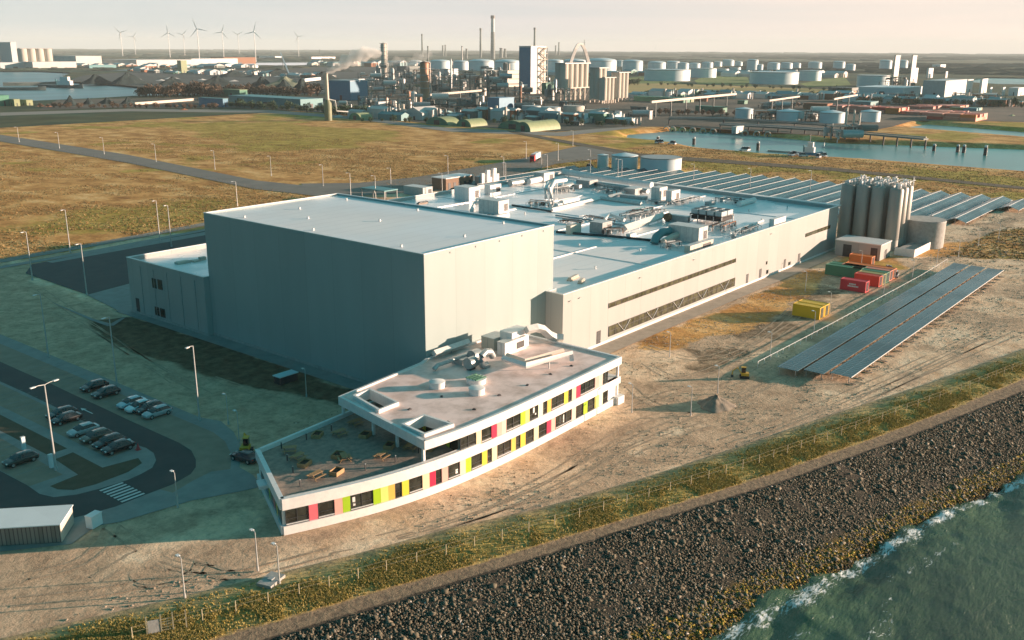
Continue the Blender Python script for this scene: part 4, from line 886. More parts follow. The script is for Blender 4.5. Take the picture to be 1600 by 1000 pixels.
for i in range(n):
    j = (i+1) % n; a, c, e, f = rp[i], rp[j], ri[j], ri[i]
    b.add([(*a, 6.45), (*c, 6.45), (*e, 6.45), (*f, 6.45), (*a, 7.7), (*c, 7.7), (*e, 7.7), (*f, 7.7)], [(0, 3, 2, 1), (4, 5, 6, 7), (0, 1, 5, 4), (2, 3, 7, 6)])
b.obj('roof_fascia', M['white'], off)
o = sheet('roof', [ri], voids, 7.45, M['roof_off'], None); o.parent = off
o = sheet('soffit', [ri], voids, 6.47, M['white'], None); o.parent = off
for v_ in voids:
    b = MB(); n = len(v_); a_ = sum(v_[i][0]*v_[(i+1) % n][1]-v_[(i+1) % n][0]*v_[i][1] for i in range(n)); vv_ = v_ if a_ > 0 else v_[::-1]; vo = edge_in(vv_, -.38)
    for i in range(n):
        j = (i+1) % n; b.add([(*vv_[i], 6.46), (*vv_[j], 6.46), (*vo[j], 7.44), (*vo[i], 7.44), (*vv_[i], 7.98), (*vv_[j], 7.98), (*vo[j], 7.98), (*vo[i], 7.98)], [(4, 7, 6, 5), (0, 4, 5, 1), (2, 6, 7, 3)])
    b.obj('roof_opening', M['white'], off)
b = MB(); band(b, fs(948, 5), SE, 4.02, 4.4, -2, .3, 4) ; b.box(16.3, 20.6, -23.5, -17, 3.25, 4.35); b.obj('balcony', M['white'], off)
for (x, y, z0, z1) in [(*at(662, 722, 4.45)[:2], 4.42, 6.45)]+[(*at(a, c, 4.05)[:2], 4.05, 6.46) for a, c in ((621, 698), (584, 679), (537, 651))]+[(20.2, -23.1, 4.36, 6.45), (20.2, -23.1, 1.2, 3.24), (20.2, -17.5, 4.36, 6.45)]:
    b = MB(); b.box(x-.17, x+.17, y-.17, y+.17, z0, z1); b.obj('column', M['white'], off)
b = MB(); b.box(19.0, 20.8, -24.2, -21.6, .0, 1.3); b.obj('stair_block', M['white'], off)
b = MB(); [b.box(16.8+.32*i, 17.1+.32*i, -26.0+0*i, -24.4, 0, .17*(6-i)) for i in range(6)]; 
b = MB()
for i in range(7): b.box(18.6, 20.4, -21.5+.35*i, -21.2+.35*i, 0, 1.1-.15*i)
b.obj('steps', M['galv'], off)

# things standing on the terrace
def planter(): 
    t = thing('planter', '', 'planter'); b = MB(); b.box(-.85, .85, -.6, -.52, 0, .55); b.box(-.85, .85, .52, .6, 0, .55); b.box(-.85, -.77, -.52, .52, 0, .55); b.box(.77, .85, -.52, .52, 0, .55); b.obj('box', M['wood'], t)
    b = MB(); b.box(-.77, .77, -.52, .52, .02, .38); b.obj('soil', M['soil'], t); return t
def bench():
    t = thing('picnic_bench', '', 'bench'); b = MB(); [b.box(-.9, .9, y, y+.12, .70, .74) for y in (-.4, -.26, -.12, .02, .16, .3)]; b.obj('table_top', M['wood'], t)
    for s in (-1, 1): b = MB(); b.box(-.9, .9, s*.75-.14, s*.75+.14, .42, .46); b.obj('seat', M['wood'], t)
    for s in (-1, 1): b = MB(); b.tube([(s*.7, -.75, .0), (s*.7, -.2, .70)], .045, 5); b.tube([(s*.7, .75, 0), (s*.7, .2, .70)], .045, 5); b.box(s*.7-.04, s*.7+.04, -.75, .75, .36, .415); b.obj('leg_frame', M['wood'], t)
    return t
def bollard():
    t = thing('terrace_light', '', 'light'); b = MB(); b.box(-.06, .06, -.06, .06, 0, .85); b.obj('post', M['dark'], t); b = MB(); b.box(-.07, .07, -.07, .07, .85, .93); b.obj('lamp_head', M['grey'], t); return t
pl = [(496, 682, 30, 'wooden planter box in the middle left of the terrace near the back parapet'), (476, 727, 20, 'sunlit wooden planter box nearest the left end of the terrace'), (528, 714, 25, 'wooden planter box beside a tipped picnic bench mid terrace'), (526, 740, 15, 'sunlit wooden planter box close to the front rail of the terrace'), (571, 682, 20, 'wooden planter box in shade before the second roof column'), (609, 699, 25, 'wooden planter box next to the third roof column'), (672, 702, 20, 'wooden planter box under the roof by the glazed wall')]
P0 = planter()
for i, (x, y, r, l) in enumerate(pl):
    q = at(x, y, 4.06)
    if i == 0: P0.location = q; P0.rotation_euler.z = R(r); P0['label'] = l; P0['group'] = 'planters on the terrace'; cur = P0
    else: dup(P0, q, R(r), l, 'planters on the terrace')
bl = [(453, 706, -40, 'picnic bench in shade at the far left of the terrace'), (466, 718, 10, 'picnic bench just behind the leftmost sunlit planter'), (538, 719, 60, 'sunlit picnic bench leaning by the middle planter'), (494, 747, 5, 'picnic bench nearest the front left corner of the terrace'), (597, 716, 10, 'orange sunlit picnic bench near the right of the terrace'), (642, 702, 20, 'picnic bench between two white roof columns'), (531, 680, 0, 'reddish picnic bench in deep shade near the back'), (556, 664, 0, 'picnic bench farthest back on the terrace')]
B0 = bench()
for i, (x, y, r, l) in enumerate(bl):
    q = at(x, y, 4.06)
    if i == 0: B0.location = q; B0.rotation_euler.z = R(r); B0['label'] = l; B0['group'] = 'picnic benches on the terrace'
    else: dup(B0, q, R(r), l, 'picnic benches on the terrace')
L_0 = bollard()
for i, (x, y) in enumerate([(469, 760), (458, 739), (449, 720), (440, 701), (479, 687), (518, 673), (571, 735), (618, 722), (654, 708)]):
    q = at(x, y, 4.06); l = 'small dark post light on the terrace, %s' % ['in the front left corner', 'second from the front along the left end', 'third from the front along the left end', 'in the back left corner', 'by the back parapet left of the reddish bench', 'by the back parapet near the first roof column', 'by the front rail in the middle', 'by the front rail beside the orange bench', 'by the front rail at the corner column'][i]
    if i == 0: L_0.location = q; L_0['label'] = l; L_0['group'] = 'post lights on the terrace'
    else: dup(L_0, q, 0, l, 'post lights on the terrace')
# things on the office roof
def pxdims(F, xl, xr, yt, z):
    p = at(F[0], F[1], z); return p, solve(p, Vector((1, 0, 0)), xr), solve(p, Vector((0, 1, 0)), xl), height(F[0], F[1], yt, z)
def pxbox(name, label, cat_, F, xl, xr, yt, z, mat, detail=None, group=None, part='casing'):
    p, dx, dy, h = pxdims(F, xl, xr, yt, z); t = thing(name, label, cat_, p, 0, group)
    b = MB(); b.box(0, dx, 0, dy, 0.02, h); b.obj(part, mat, t)
    if detail == 'ahu':
        b = MB(); n = max(2, int(dx/1.6))
        for i in range(1, n): b.box(dx*i/n-.03, dx*i/n+.03, -.03, -.004, .1, h-.1)
        m = max(2, int(dy/1.6))
        for i in range(1, m): b.box(-.03, -.004, dy*i/m-.03, dy*i/m+.03, .1, h-.1)
        b.obj('panel_joints', M['grey'], t)
        b = MB(); b.box(-.05, dx+.05, -.05, dy+.05, h, h+.07); b.obj('lid', M['offwhite'], t)
        b = MB(); b.box(dx*.55, dx*.9, -.05, -.006, h*.25, h*.75); b.obj('louvre', M['dark'], t)
    return t, dx, dy, h
def pipe_thing(name, label, cat_, pts, r, mat, group=None, n=8, sup=True, zb=RZ, box=False):
    p0 = Vector(pts[0]); t = thing(name, label, cat_, (p0.x, p0.y, zb), 0, group); o = Vector((p0.x, p0.y, zb))
    b = MB(); b.tube([Vector(p)-o for p in pts], r, 4 if box else n); b.obj('duct', mat, t, smooth=not box)
    if sup:
        for i in range(len(pts)-1):
            a, c = Vector(pts[i])-o, Vector(pts[i+1])-o; k = int((c-a).length/5)
            for j in range(k):
                q = a.lerp(c, (j+.5)/k)
                if q.z-r > .1: s = MB(); s.box(q.x-.08, q.x+.08, q.y-.08, q.y+.08, 0.01, q.z-r*.9); s.obj('support', M['galv'], t)
    return t
def skylight(lbl, x, y, r, h, slats=False):
    p = at(x, y, 7.46); t = thing('round_vent', lbl, 'roof vent', p, 0, 'round roof vents on the office roof')
    b = MB(); b.cyl(0, 0, 0, h, r, n=28); b.obj('drum', M['white'], t, smooth=True)
    if slats:
        b = MB(); [b.box(-r*.8, r*.8, -r*.7+i*r*.42, -r*.52+i*r*.42, h+.005, h+.14) for i in range(4)]; b.obj('slats', M['green'], t)
        b = MB(); b.cyl(0, 0, h-.12, h+.004, r*1.06, n=28); b.obj('rim', M['white'], t, smooth=True)
    else: b = MB(); b.lathe(0, 0, [(r*1.05, h), (r*1.05, h+.1), (r*.6, h+.22), (.05, h+.26)], 28); b.obj('cover', M['white'], t, smooth=True)
skylight('white round roof vent at the left of the trio on the office roof', 683, 605, 1.15, .85)
skylight('wide white round vent with green slats on the office roof', 744, 598, 1.45, .8, True)
skylight('white round roof vent nearest the front edge of the office roof', 745, 615, 1.15, .85)
OG = 'ventilation plant on the office roof'
def P3(x, y, z, dz=0): q = at(x, y, z); return (q.x, q.y, z+dz)
pxbox('air_handling_unit', 'white air handling cabinet at the centre of the office roof plant', 'air handler', (789, 557), 777, 822, 537, 7.46, M['white'], 'ahu', OG)
pxbox('air_handling_unit', 'tall white air handling cabinet furthest right on the office roof', 'air handler', (800, 550), 781, 826, 521, 7.46, M['white'], None, OG)
pxbox('plant_cabinet', 'beige plant cabinet with an open end beside the tall white cabinet', 'air handler', (772, 548), 752, 794, 530, 7.46, M['cream'], 'ahu', OG)
pxbox('plant_platform', 'low grey plant platform against the warehouse wall', 'platform', (722, 572), 706, 760, 563, 7.46, M['galv'], None, OG)
pipe_thing('arched_duct', 'curved duct arching down from the tall cabinet towards the hall', 'duct', [P3(822, 545, 7.46, 3.2), P3(838, 541, 7.46, 3.2), P3(848, 538, 7.46, 2.6), P3(858, 536, 7.46, 1.4), P3(868, 534, 7.46, .7), P3(880, 534, 7.46, .6)], .75, M['offwhite'], OG, sup=False, zb=7.46, box=True)
pipe_thing('square_duct', 'twin white ducts forming a U shaped loop on the office roof', 'duct', [P3(786, 574, 7.46, 1.5), P3(822, 586, 7.46, 1.5), P3(892, 566, 7.46, 1.5), P3(893, 566, 7.46, .3)], .5, M['white'], OG, zb=7.46, box=True)
pipe_thing('square_duct', 'inner cream duct running parallel inside the U shaped loop', 'duct', [P3(792, 567, 7.46, 1.3), P3(820, 577, 7.46, 1.3), P3(880, 560, 7.46, 1.3)], .38, M['cream'], OG, zb=7.46, box=True)
pipe_thing('flue_pipe', 'silver flue with a dark middle section lying left of the fan drums', 'duct', [P3(678, 580, 7.46, .3), P3(684, 578, 7.46, .8), P3(720, 567, 7.46, .9), P3(742, 560, 7.46, .9)], .35, M['galv'], OG, zb=7.46)
pipe_thing('cable_duct', 'long pale covered duct along the foot of the warehouse wall', 'duct', [(.8, -1.0, 8.4), (9, -1.0, 8.4)], .6, M['offwhite'], OG, zb=7.46, box=True)
for (x, y, r, l) in ((742, 566, 1.0, 'round fan drum behind the curled duct on the office roof'), (736, 577, .9, 'small round fan drum at the left foot of the curled duct')):
    p = at(x, y, 7.46); t = thing('fan_drum', l, 'fan', p, 0, OG); b = MB(); b.tube([(-.8, 0, 1.1), (.8, 0, 1.1)], r, 20); b.obj('drum', M['galv'], t, smooth=True); b = MB(); b.box(-.6, .6, -.4, .4, 0, .5); b.obj('base', M['dark'], t)
p = at(760, 574, 7.46); t = thing('curled_duct', 'curled silver duct bend rising from the office roof plant', 'duct', p, 0, OG)
b = MB(); b.tube([(0, 0, .5), (-.9, 0, .6), (-1.5, 0, 1.3), (-1.2, 0, 2.2), (-.2, 0, 2.6), (.9, 0, 2.3), (1.5, 0, 1.4)], .55, 12); b.obj('bend', M['galv'], t, smooth=True)
b = MB(); b.box(-.5, .5, -.4, .4, 0, .3); b.obj('base', M['grey'], t)
for i, (x, y) in enumerate([(640, 640), (690, 620), (700, 660), (741, 640), (780, 618), (824, 602), (860, 585), (893, 572)]):
    p = at(x, y, 7.46); b = MB(); b.box(-.25, .25, -.18, .18, 0, .12); b.box(-.1, .14, -.1, .1, .12, .2); o = b.obj('ballast_block', M['dark'], loc=p, rz=i*.7); tag(o, 'small dark ballast block on the pinkish office roof, %s from the left' % ORD[i], 'block', 'ballast blocks on the office roof')

# ================================================================ PLANT ON THE HALL ROOF
HG = 'ventilation plant on the hall roof'
def rb(lbl, F, xl, xr, yt, mat='offwhite', det='ahu', name='rooftop_unit', cat_='roof unit'): return pxbox(name, lbl, cat_, F, xl, xr, yt, RZ, M[mat], det, HG)
def q3(x, y, dz): q = at(x, y, RZ); return (q.x, q.y, RZ+dz)
rb('grey two door plant cabinet by the far left parapet of the hall roof', (733, 316), 710, 750, 294, 'white')
rb('white plant cabinet standing right behind the two door cabinet', (766, 305), 757, 783, 290, 'white')
rb('large air handler just beyond the tall warehouse edge, left end of the hall roof', (779, 337), 748, 795, 315)
rb('low white base box in front of the large left air handler', (768, 343), 762, 796, 339, 'white', None)
rb('long cream intake box with a dark side near the warehouse corner', (891.5, 367), 884, 908, 353, 'cream', None, 'intake_box', 'roof unit')
rb('dark air handler body right of the cream intake box', (941, 366), 921, 956, 349, 'grey')
rb('big air handler nearest the front parapet of the hall', (1091, 382), 1043, 1105, 357)
rb('low cream box row right at the front parapet below the big air handler', (1078, 396), 1069, 1114, 385, 'cream')
rb('pale air handler at the rear beside the thick duct, left one of two', (1030, 314), 1017, 1042, 294)
rb('pale air handler at the rear with rounded outlet, right one of two', (1049, 317), 1040, 1062, 299, 'white')
rb('flat topped air handler near the far parapet above the white hook ducts', (850, 285), 834, 866, 271)
rb('grey air handler in the middle of the far duct line', (921, 294), 900, 934, 283, 'grey')
rb('grey box on the far duct line left of the rear air handlers', (992, 306), 975, 1003, 296, 'grey')
rb('condenser unit with small fans left of the tall cooler bank', (1073, 349), 1046, 1077, 339, 'grey')
rb('small pale box housing by the front parapet right of the cooler bank', (1209, 357), 1201, 1227, 343, 'white', None)
rb('small cabinet at the foot of the white hook ducts', (905, 296), 897, 909, 289, 'galv', None)
rb('long low grey casing in front of the far air handlers', (1005, 313), 968, 1012, 308, 'galv', None)
# cooler bank: black stand with two rows of fan boxes
p, dx, dy, h = pxdims((1127, 353), 1077, 1146, 339, RZ)
t = thing('cooler_bank', 'tall black framed cooler bank with two rows of grey fan boxes', 'cooler', p, 0, HG)
b = MB(); b.box(.3, dx-.3, .3, dy-.3, .9, h*.8); b.obj('coil', M['black'], t)
b = MB(); b.box(0, dx, 0, dy, h-.2, h); b.obj('deck', M['dark'], t)
for i in range(2):
    for j in range(5):
        x = .1+i*(dx-.2); y = .1+j*(dy-.2)/4; b = MB(); b.box(x-.1, x+.1, y-.1, y+.1, 0, h-.2); b.obj('leg', M['galv'], t)
for i in range(2):
    for j in range(4):
        x0 = .2+i*(dx/2); y0 = .2+j*(dy/4); b = MB(); b.box(x0, x0+dx/2-.5, y0, y0+dy/4-.5, h+.002, h+1.15); f = b.obj('fan_box', M['tankg'], t)
        b = MB(); b.cyl(x0+dx/4-.25, y0+dy/8-.25, h+1.152, h+1.25, min(dx/4, dy/8)*.7, n=14); b.obj('fan_ring', M['dark'], f)
ducts = [('long thick pale duct along the far right edge of the hall roof', [q3(880, 275, 1.6), q3(950, 287, 1.6), q3(1018, 297, 1.6)], 1.0, 'white', 0),
 ('second silver duct running below the thick pale duct', [q3(905, 288, 1.0), q3(970, 297, 1.0), q3(1012, 304, 1.0)], .75, 'galv', 0),
 ('white hook shaped duct pair near the far left of the roof, left one', [q3(853, 312, .3), q3(852, 312, 3.2), q3(856, 306, 4.0), q3(872, 299, 3.2)], .55, 'white', 0),
 ('white hook shaped duct pair near the far left of the roof, right one', [q3(861, 312, .3), q3(860, 312, 3.4), q3(866, 305, 4.2), q3(884, 296, 3.0)], .6, 'white', 0),
 ('long white low duct crossing the middle of the roof, sunlit part', [q3(862, 331, .5), q3(936, 313, .5)], .55, 'white', 1),
 ('grey low duct continuing from the long white duct towards the right', [q3(938, 312, .5), q3(1002, 321, .5)], .6, 'offwhite', 1),
 ('short sloping duct from the crossing point up to the far line', [q3(950, 311, .6), q3(984, 303, .8)], .55, 'galv', 1),
 ('broad grey duct running from the dark air handler to the condenser', [q3(975, 365, 1.2), q3(1035, 344, 1.2)], .95, 'offwhite', 1),
 ('silver pipe with end caps in the middle left of the roof', [q3(877, 322, .9), q3(902, 316, .9)], .85, 'white', 0),
 ('fat silver cylinder near the far left air handler, left of two', [q3(797, 292, 1.1), q3(821, 288, 1.1)], 1.1, 'galv', 0),
 ('fat silver cylinder near the far left air handler, right of two', [q3(826, 289, 1.1), q3(844, 285, 1.1)], 1.0, 'white', 0),
 ('silver cylinder lying between hook ducts and grey air handler', [q3(875, 299, 1.0), q3(893, 294, 1.0)], 1.0, 'galv', 0),
 ('pale cylinder at the far right corner of the hall roof', [q3(1154, 324, .9), q3(1178, 317, .9)], .8, 'white', 0),
 ('thin pipe running from the cooler bank towards the front parapet', [q3(1140, 368, .4), q3(1192, 347, .4)], .3, 'white', 0),
 ('dark low cable tray line beyond the warehouse corner, nearest one', [q3(869, 364, .25), q3(960, 371, .25), q3(1045, 380, .25)], .3, 'dark', 1),
 ('dark low cable tray in the left middle of the roof', [q3(800, 322, .25), q3(862, 332, .25)], .3, 'dark', 1),
 ('low pipe run across the middle, dark and thin', [q3(868, 338, .25), q3(920, 345, .25), q3(990, 356, .25)], .22, 'grey', 1),
 ('pipe bend on top of the dark air handler', [q3(944, 360, 2.6), q3(952, 356, 3.4), q3(975, 360, 2.6)], .45, 'white', 0),
 ('blue grey curved hood left of the big front air handler', [q3(1022, 382, .3), q3(1025, 381, 1.6), q3(1034, 378, 2.3), q3(1046, 376, 2.2)], 1.0, 'teal', 0),
 ('cream duct between the curved hood and the big front air handler', [q3(1036, 383, .8), q3(1050, 379, 1.4), q3(1066, 375, 1.8)], .7, 'cream', 0),
 ('thin white pipes fanning left of the big left air handler', [q3(737, 331, .3), q3(742, 326, 1.6), q3(756, 327, 1.8)], .6, 'white', 0)]
for l, pts, r, m, bx in ducts: pipe_thing('roof_duct', l, 'duct', pts, r, M[m], HG, n=12, box=bool(bx))
# racks of small pipes and valves
def rack(lbl, x0, y0, x1, y1, n, w, hh, seed, mats=('galv', 'dark', 'white')):
    a, c = at(x0, y0, RZ), at(x1, y1, RZ); L_ = (c-a).length; t = thing('pipe_rack', lbl, 'pipe rack', a, math.atan2(c.y-a.y, c.x-a.x), HG); g = random.Random(seed)
    b = MB()
    for i in range(int(L_/2.5)+1): x = i*2.5; b.box(x-.06, x+.06, -.05, .05, 0, hh); b.box(x-.06, x+.06, w-.05, w+.05, 0, hh); b.box(x-.061, x+.061, -.06, w+.06, hh, hh+.1)
    b.obj('frame', M['galv'], t)
    for k in range(n):
        y = w*(k+.5)/n; z = hh+.14+g.random()*.3; x_0 = g.random()*L_*.2; x_1 = L_*(.75+.25*g.random()); b = MB(); b.tube([(x_0, y, .2), (x_0, y, z+.1), (x_1, y, z+.1), (x_1, y, .2)], .09+.08*g.random(), 6); b.obj('pipe', M[mats[k % len(mats)]], t)
    for k in range(n*2):
        x, y = g.random()*L_, g.random()*w; s = .2+.35*g.random(); b = MB(); b.cyl(x, y, .3, .6+hh*g.random(), s, n=8); b.obj('valve' if k % 2 else 'vessel', M[g.choice(('white', 'galv', 'dark', 'grey'))], t)
rack('tangle of small pipes by the cream hook ducts, left middle', 822, 322, 858, 325, 5, 4, 1., 1, ('rust', 'white', 'galv'))
rack('dark pipe rack in the centre of the roof behind the broad grey duct', 985, 345, 1030, 334, 5, 5, .6, 2)
rack('pipe rack at the far right corner of the hall roof', 1112, 315, 1160, 322, 6, 6, .7, 3)
rack('pipe rack between the rear air handlers and the cooler bank', 1062, 322, 1100, 312, 4, 4, .6, 4)
rack('valves and pipes right of the cooler bank', 1128, 365, 1152, 355, 5, 4, 1.2, 5, ('rust', 'dark', 'galv'))
rack('pipework in front of the dark air handler', 945, 368, 978, 366, 5, 3, 1.0, 6, ('rust', 'white', 'galv'))
rack('low pipework below the far duct line, left part', 925, 300, 955, 305, 5, 3.5, .7, 7)
rack('low pipework under the big left air handler', 757, 345, 772, 342, 4, 3, .5, 8)
rack('dark clutter of pipes behind the three black vents', 1000, 340, 1040, 330, 6, 6, .5, 9, ('dark', 'white', 'teal'))
rack('thin pipes on low sleepers beyond the tall warehouse corner', 872, 348, 905, 352, 5, 3, .3, 10, ('rust', 'dark', 'white'))
rack('thin pipes across the middle of the roof left of the black vents', 905, 340, 960, 349, 4, 3, .3, 11, ('rust', 'grey', 'dark'))
rack('pipework between hook ducts and grey air handler', 868, 304, 900, 300, 5, 5, 1.2, 12)
rack('pipework beneath the thick pale duct, middle', 940, 297, 975, 300, 5, 4, 1.0, 13)
rack('pipework in front of the rear pair of air handlers', 1005, 318, 1045, 322, 5, 3, .6, 14)
rack('pipework beside the big front air handler', 1048, 390, 1068, 386, 4, 3, .8, 15)
rack('pipe run along the front parapet right of the low cream box', 1160, 368, 1190, 356, 4, 2.5, .5, 16)
rb('small white box between the pipe racks in the middle left of the roof', (872, 325), 866, 879, 319, 'white', None)
rb('small galvanised box beside the dark clutter of pipes', (1036, 338), 1030, 1044, 332, 'galv', None)
rb('small grey box near the rear right corner racks', (1108, 322), 1101, 1118, 316, 'grey', None)
rb('small white box by the dark air handler', (985, 372), 978, 994, 366, 'white', None)
for i, x in enumerate((990.5, 996.5, 1002.5)):
    p = at(x, 334, RZ); t = thing('black_vent', 'squat black roof vent, %s of three in a row on the hall roof' % ('left', 'middle', 'right')[i], 'roof vent', p, 0, 'black vents on the hall roof'); b = MB(); b.cyl(0, 0, 0, .9, .5, n=12); b.obj('stack', M['black'], t); b = MB(); b.cyl(0, 0, .95, 1.2, .62, n=12); b.obj('cap', M['dark'], t)
p = at(1146, 372, RZ); t = thing('pipe_star', 'star shaped bundle of white pipes near the front parapet', 'pipes', p, 0, HG); b = MB()
for k in range(9): a = k*.7; b.tube([(0, 0, .8), (1.6*math.cos(a), 1.6*math.sin(a), .3+.9*(k % 3))], .14, 5)
b.obj('pipes', M['white'], t); b = MB(); b.box(-.4, .4, -.4, .4, 0, .8); b.obj('base', M['grey'], t)
p = at(1043, 346, RZ); t = thing('brown_drum', 'small rust brown drum at the end of the broad grey duct', 'drum', p, 0, HG); b = MB(); b.tube([(-.6, 0, 1.2), (.6, 0, 1.2)], 1.0, 14); b.obj('drum', M['rust'], t); b = MB(); b.box(-.3, .3, -.5, .5, 0, .5); b.obj('stand', M['dark'], t)
g_ = random.Random(5)
for i, (x, y) in enumerate([(645, 315), (820, 335), (905, 385), (930, 420), (1000, 392), (1170, 330), (1190, 345), (1230, 325)]):
    p = at(x, y, RZ); b = MB(); b.cyl(0, 0, 0, .5, .18, n=8); b.cyl(0, 0, .5, .6, .3, n=8); o = b.obj('roof_outlet', M['white'], loc=p); tag(o, 'small white outlet cap on the hall roof, %s from the left' % ORD[i], 'roof vent', 'small outlet caps on the hall roof')
for i, (x, y, w) in enumerate([(660, 318, 4), (895, 436, 4), (908, 441, 3)]):
    p = at(x, y, RZ); t = thing('pallet_stack', ('dark stack of leftover boards by the far left parapet', 'cream stack of boards lying on the near hall roof, left', 'cream stack of boards lying on the near hall roof, right')[i], 'materials', p, .2*i); b = MB(); [b.box(-w/2+.3*k, w/2, -.5+.1*k, .4, .12+.15*k, .25+.15*k) for k in range(3)]; b.obj('boards', M['dark' if i == 0 else 'cream'], t); b = MB(); b.box(-w/2, w/2, -.5, -.35, 0, .11); b.box(-w/2, w/2, .25, .4, 0, .11); b.obj('battens', M['wood'], t)

# ================================================================ SILOS, TANKS, OUTBUILDINGS
def cylspan(xl, xr, yb, z=0.):
    """circle on the ground whose silhouette spans xl..xr and whose front touches row yb"""
    f = at((xl+xr)/2, yb, z); v = Vector((f.x-CAM.x, f.y-CAM.y, 0)).normalized(); r = 1.
    for _ in range(30):
        c = f+v*r; d = math.hypot(c.x-CAM.x, c.y-CAM.y); depth = (c-CAM).dot(FW); r = (xr-xl)/2*depth/F/math.sqrt(1+((xl+xr)/2-800)**2/F**2)
    return f+v*r, r
def tank(lbl, xl, xr, yb, yt, mat='tankw', top='flat', group=None, name='storage_tank', stairs=False, n=40):
    c, r = cylspan(xl, xr, yb); h = height((xl+xr)/2, yb, yt); t = thing(name, lbl, 'tank', c, 0, group)
    b = MB(); b.lathe(0, 0, [(r, 0), (r, h)] if top != 'open' else [(r, 0), (r, h), (r*.97, h), (r*.97, h*.45)], n, 0); b.obj('shell', M[mat], t, smooth=True)
    b = MB()
    if top == 'cone': b.lathe(0, 0, [(r*1.02, h+.01), (r*1.02, h+.03*r), (.2, h+.22*r)], n)
    elif top == 'dome': b.lathe(0, 0, [(r*1.0, h+.01)]+[(r*math.cos(a), h+.01+.17*r*math.sin(a)) for a in (.25, .5, .75, 1., 1.25, 1.5)], n)
    elif top == 'open': b.cyl(0, 0, h*.42, h*.45, r*.965, n=n)
    else: b.lathe(0, 0, [(r*.985, h+.02), (r*.985, h+.06), (.1, h+.02*r)], n)
    b.obj('roof', M['galv' if top == 'open' else mat], t, smooth=True)
    b = MB(); b.lathe(0, 0, [(r*1.005, h*.94), (r*1.015, h*.94), (r*1.015, h), (r*1.0, h)], n); b.obj('rim', M['grey'], t, smooth=True)
    if stairs:
        b = MB(); a0 = math.atan2(-1, 0)-.3; pts = [((r+.5)*math.cos(a0-.9*k/8), (r+.5)*math.sin(a0-.9*k/8), h*k/8) for k in range(9)]; b.tube(pts, .35, 4); b.obj('stair', M['grey'], t)
    return t, c, r, h
tank('tall narrow white tank, leftmost of the three behind the solar field', 933, 950, 263, 243, 'tankw', 'cone', 'tanks behind the solar field')
tank('white tank with a shallow cone roof between its two neighbours behind the solar field', 955, 996, 267, 245, 'tankw', 'cone', 'tanks behind the solar field')
tank('wide open topped pale tank, rightmost behind the solar field', 999.5, 1064, 272, 248.5, 'tankw', 'open', 'tanks behind the solar field')
tank('squat grey round tank with a blue green flat roof right of the silo cluster', 1407, 1473, 389, 347, 'concrete', 'flat', None, 'water_tank')
# silo cluster
f0 = at(1395.5, 392); y_ = [0]; SY0 = f0.y+1.9
def silo():
    t = thing('silo', '', 'silo'); r = 1.9; b = MB(); b.lathe(0, 0, [(.6, 1.2), (r, 3.2), (r, 17.2), (r*.9, 17.6), (.5, 18.0)], 28); b.obj('shell', M['silo'], t, smooth=True)
    b = MB()
    for a in range(4): b.box(1.5*math.cos(a*1.57+.78)-.12, 1.5*math.cos(a*1.57+.78)+.12, 1.5*math.sin(a*1.57+.78)-.12, 1.5*math.sin(a*1.57+.78)+.12, 0, 3.4)
    b.obj('legs', M['galv'], t); b = MB(); b.cyl(0, 0, 0.02, 3.0, 1.88, n=28); b.obj('skirt', M['silo'], t, smooth=True)
    b = MB(); b.cyl(.5, .3, 17.7, 19.0, .42, n=10); b.cyl(-.7, -.4, 17.6, 18.6, .3, n=10); b.box(-.3, .5, -1.0, -.4, 17.5, 18.9); b.obj('top_filter', M['white'], t)
    b = MB()
    for k in range(14): a = k*2*math.pi/14; b.tube([(1.75*math.cos(a), 1.75*math.sin(a), 17.3), (1.75*math.cos(a), 1.75*math.sin(a), 18.4)], .035, 4)
    b.tube([(1.75*math.cos(k*.45), 1.75*math.sin(k*.45), 18.4) for k in range(15)], .035, 4); b.obj('guard_rail', M['galv'], t); return t
M['silo'] = pm('silo_metal', (.38, .37, .335), (.33, .32, .29), .5, .5, metal=.1, stretch=(1, 1, .2))
S_ = silo(); k = 0; sx_ = [173.2, 177.4, 181.6, 185.8]; sy_ = [-16.6, -11.6, -7.2, -2.8]
RN = ['front', 'second', 'third', 'rear']; CNm = ['nearest the containers', 'second from the container side', 'third from the container side', 'nearest the hall']
for i, x in enumerate(sx_):
    for j, y in enumerate(sy_):
        if (i, j) in ((3, 0),): continue
        l = 'tall metal silo in the %s rank from the camera, %s' % (RN[i], CNm[j])
        if k == 0: S_.location = (x, y, 0); S_['label'] = l; S_['group'] = 'silos beside the hall'
        else: dup(S_, (x, y, 0), R(90*(k % 4)), l, 'silos beside the hall')
        k += 1
t = thing('silo_gantry', 'pipe and walkway gantry on top of the silo cluster', 'gantry', (173, -18, 18.1)); b = MB()
for j in range(5): b.box(0, 14, .6+3.6*j, 1.0+3.6*j, .5, .62)
b.obj('walkway', M['galv'], t); b = MB(); gg = random.Random(3)
for k in range(26): x, y = gg.random()*14, gg.random()*16; b.tube([(x, y, -.4), (x, y, .6+gg.random()*.9), (x+gg.uniform(-1.6, 1.6), y+gg.uniform(-1, 1), .5+gg.random()*.8)], .16, 6)
b.obj('pipework', M['white'], t); b = MB(); b.tube([(14.6, 1.5, -17.9), (14.6, 1.5, 1.4)], .12, 5); b.tube([(15.4, 1.5, -17.9), (15.4, 1.5, 1.4)], .12, 5); [b.box(14.6, 15.4, 1.4, 1.6, -17.5+.9*k, -17.42+.9*k) for k in range(21)]; b.obj('ladder', M['galv'], t)
t, dx, dy, h = pxbox('pump_house', 'low flat roofed pump house in front of the silos', 'outbuilding', (1374, 408), 1304, 1390, 384, 0, M['clad'], None, None, 'wall')
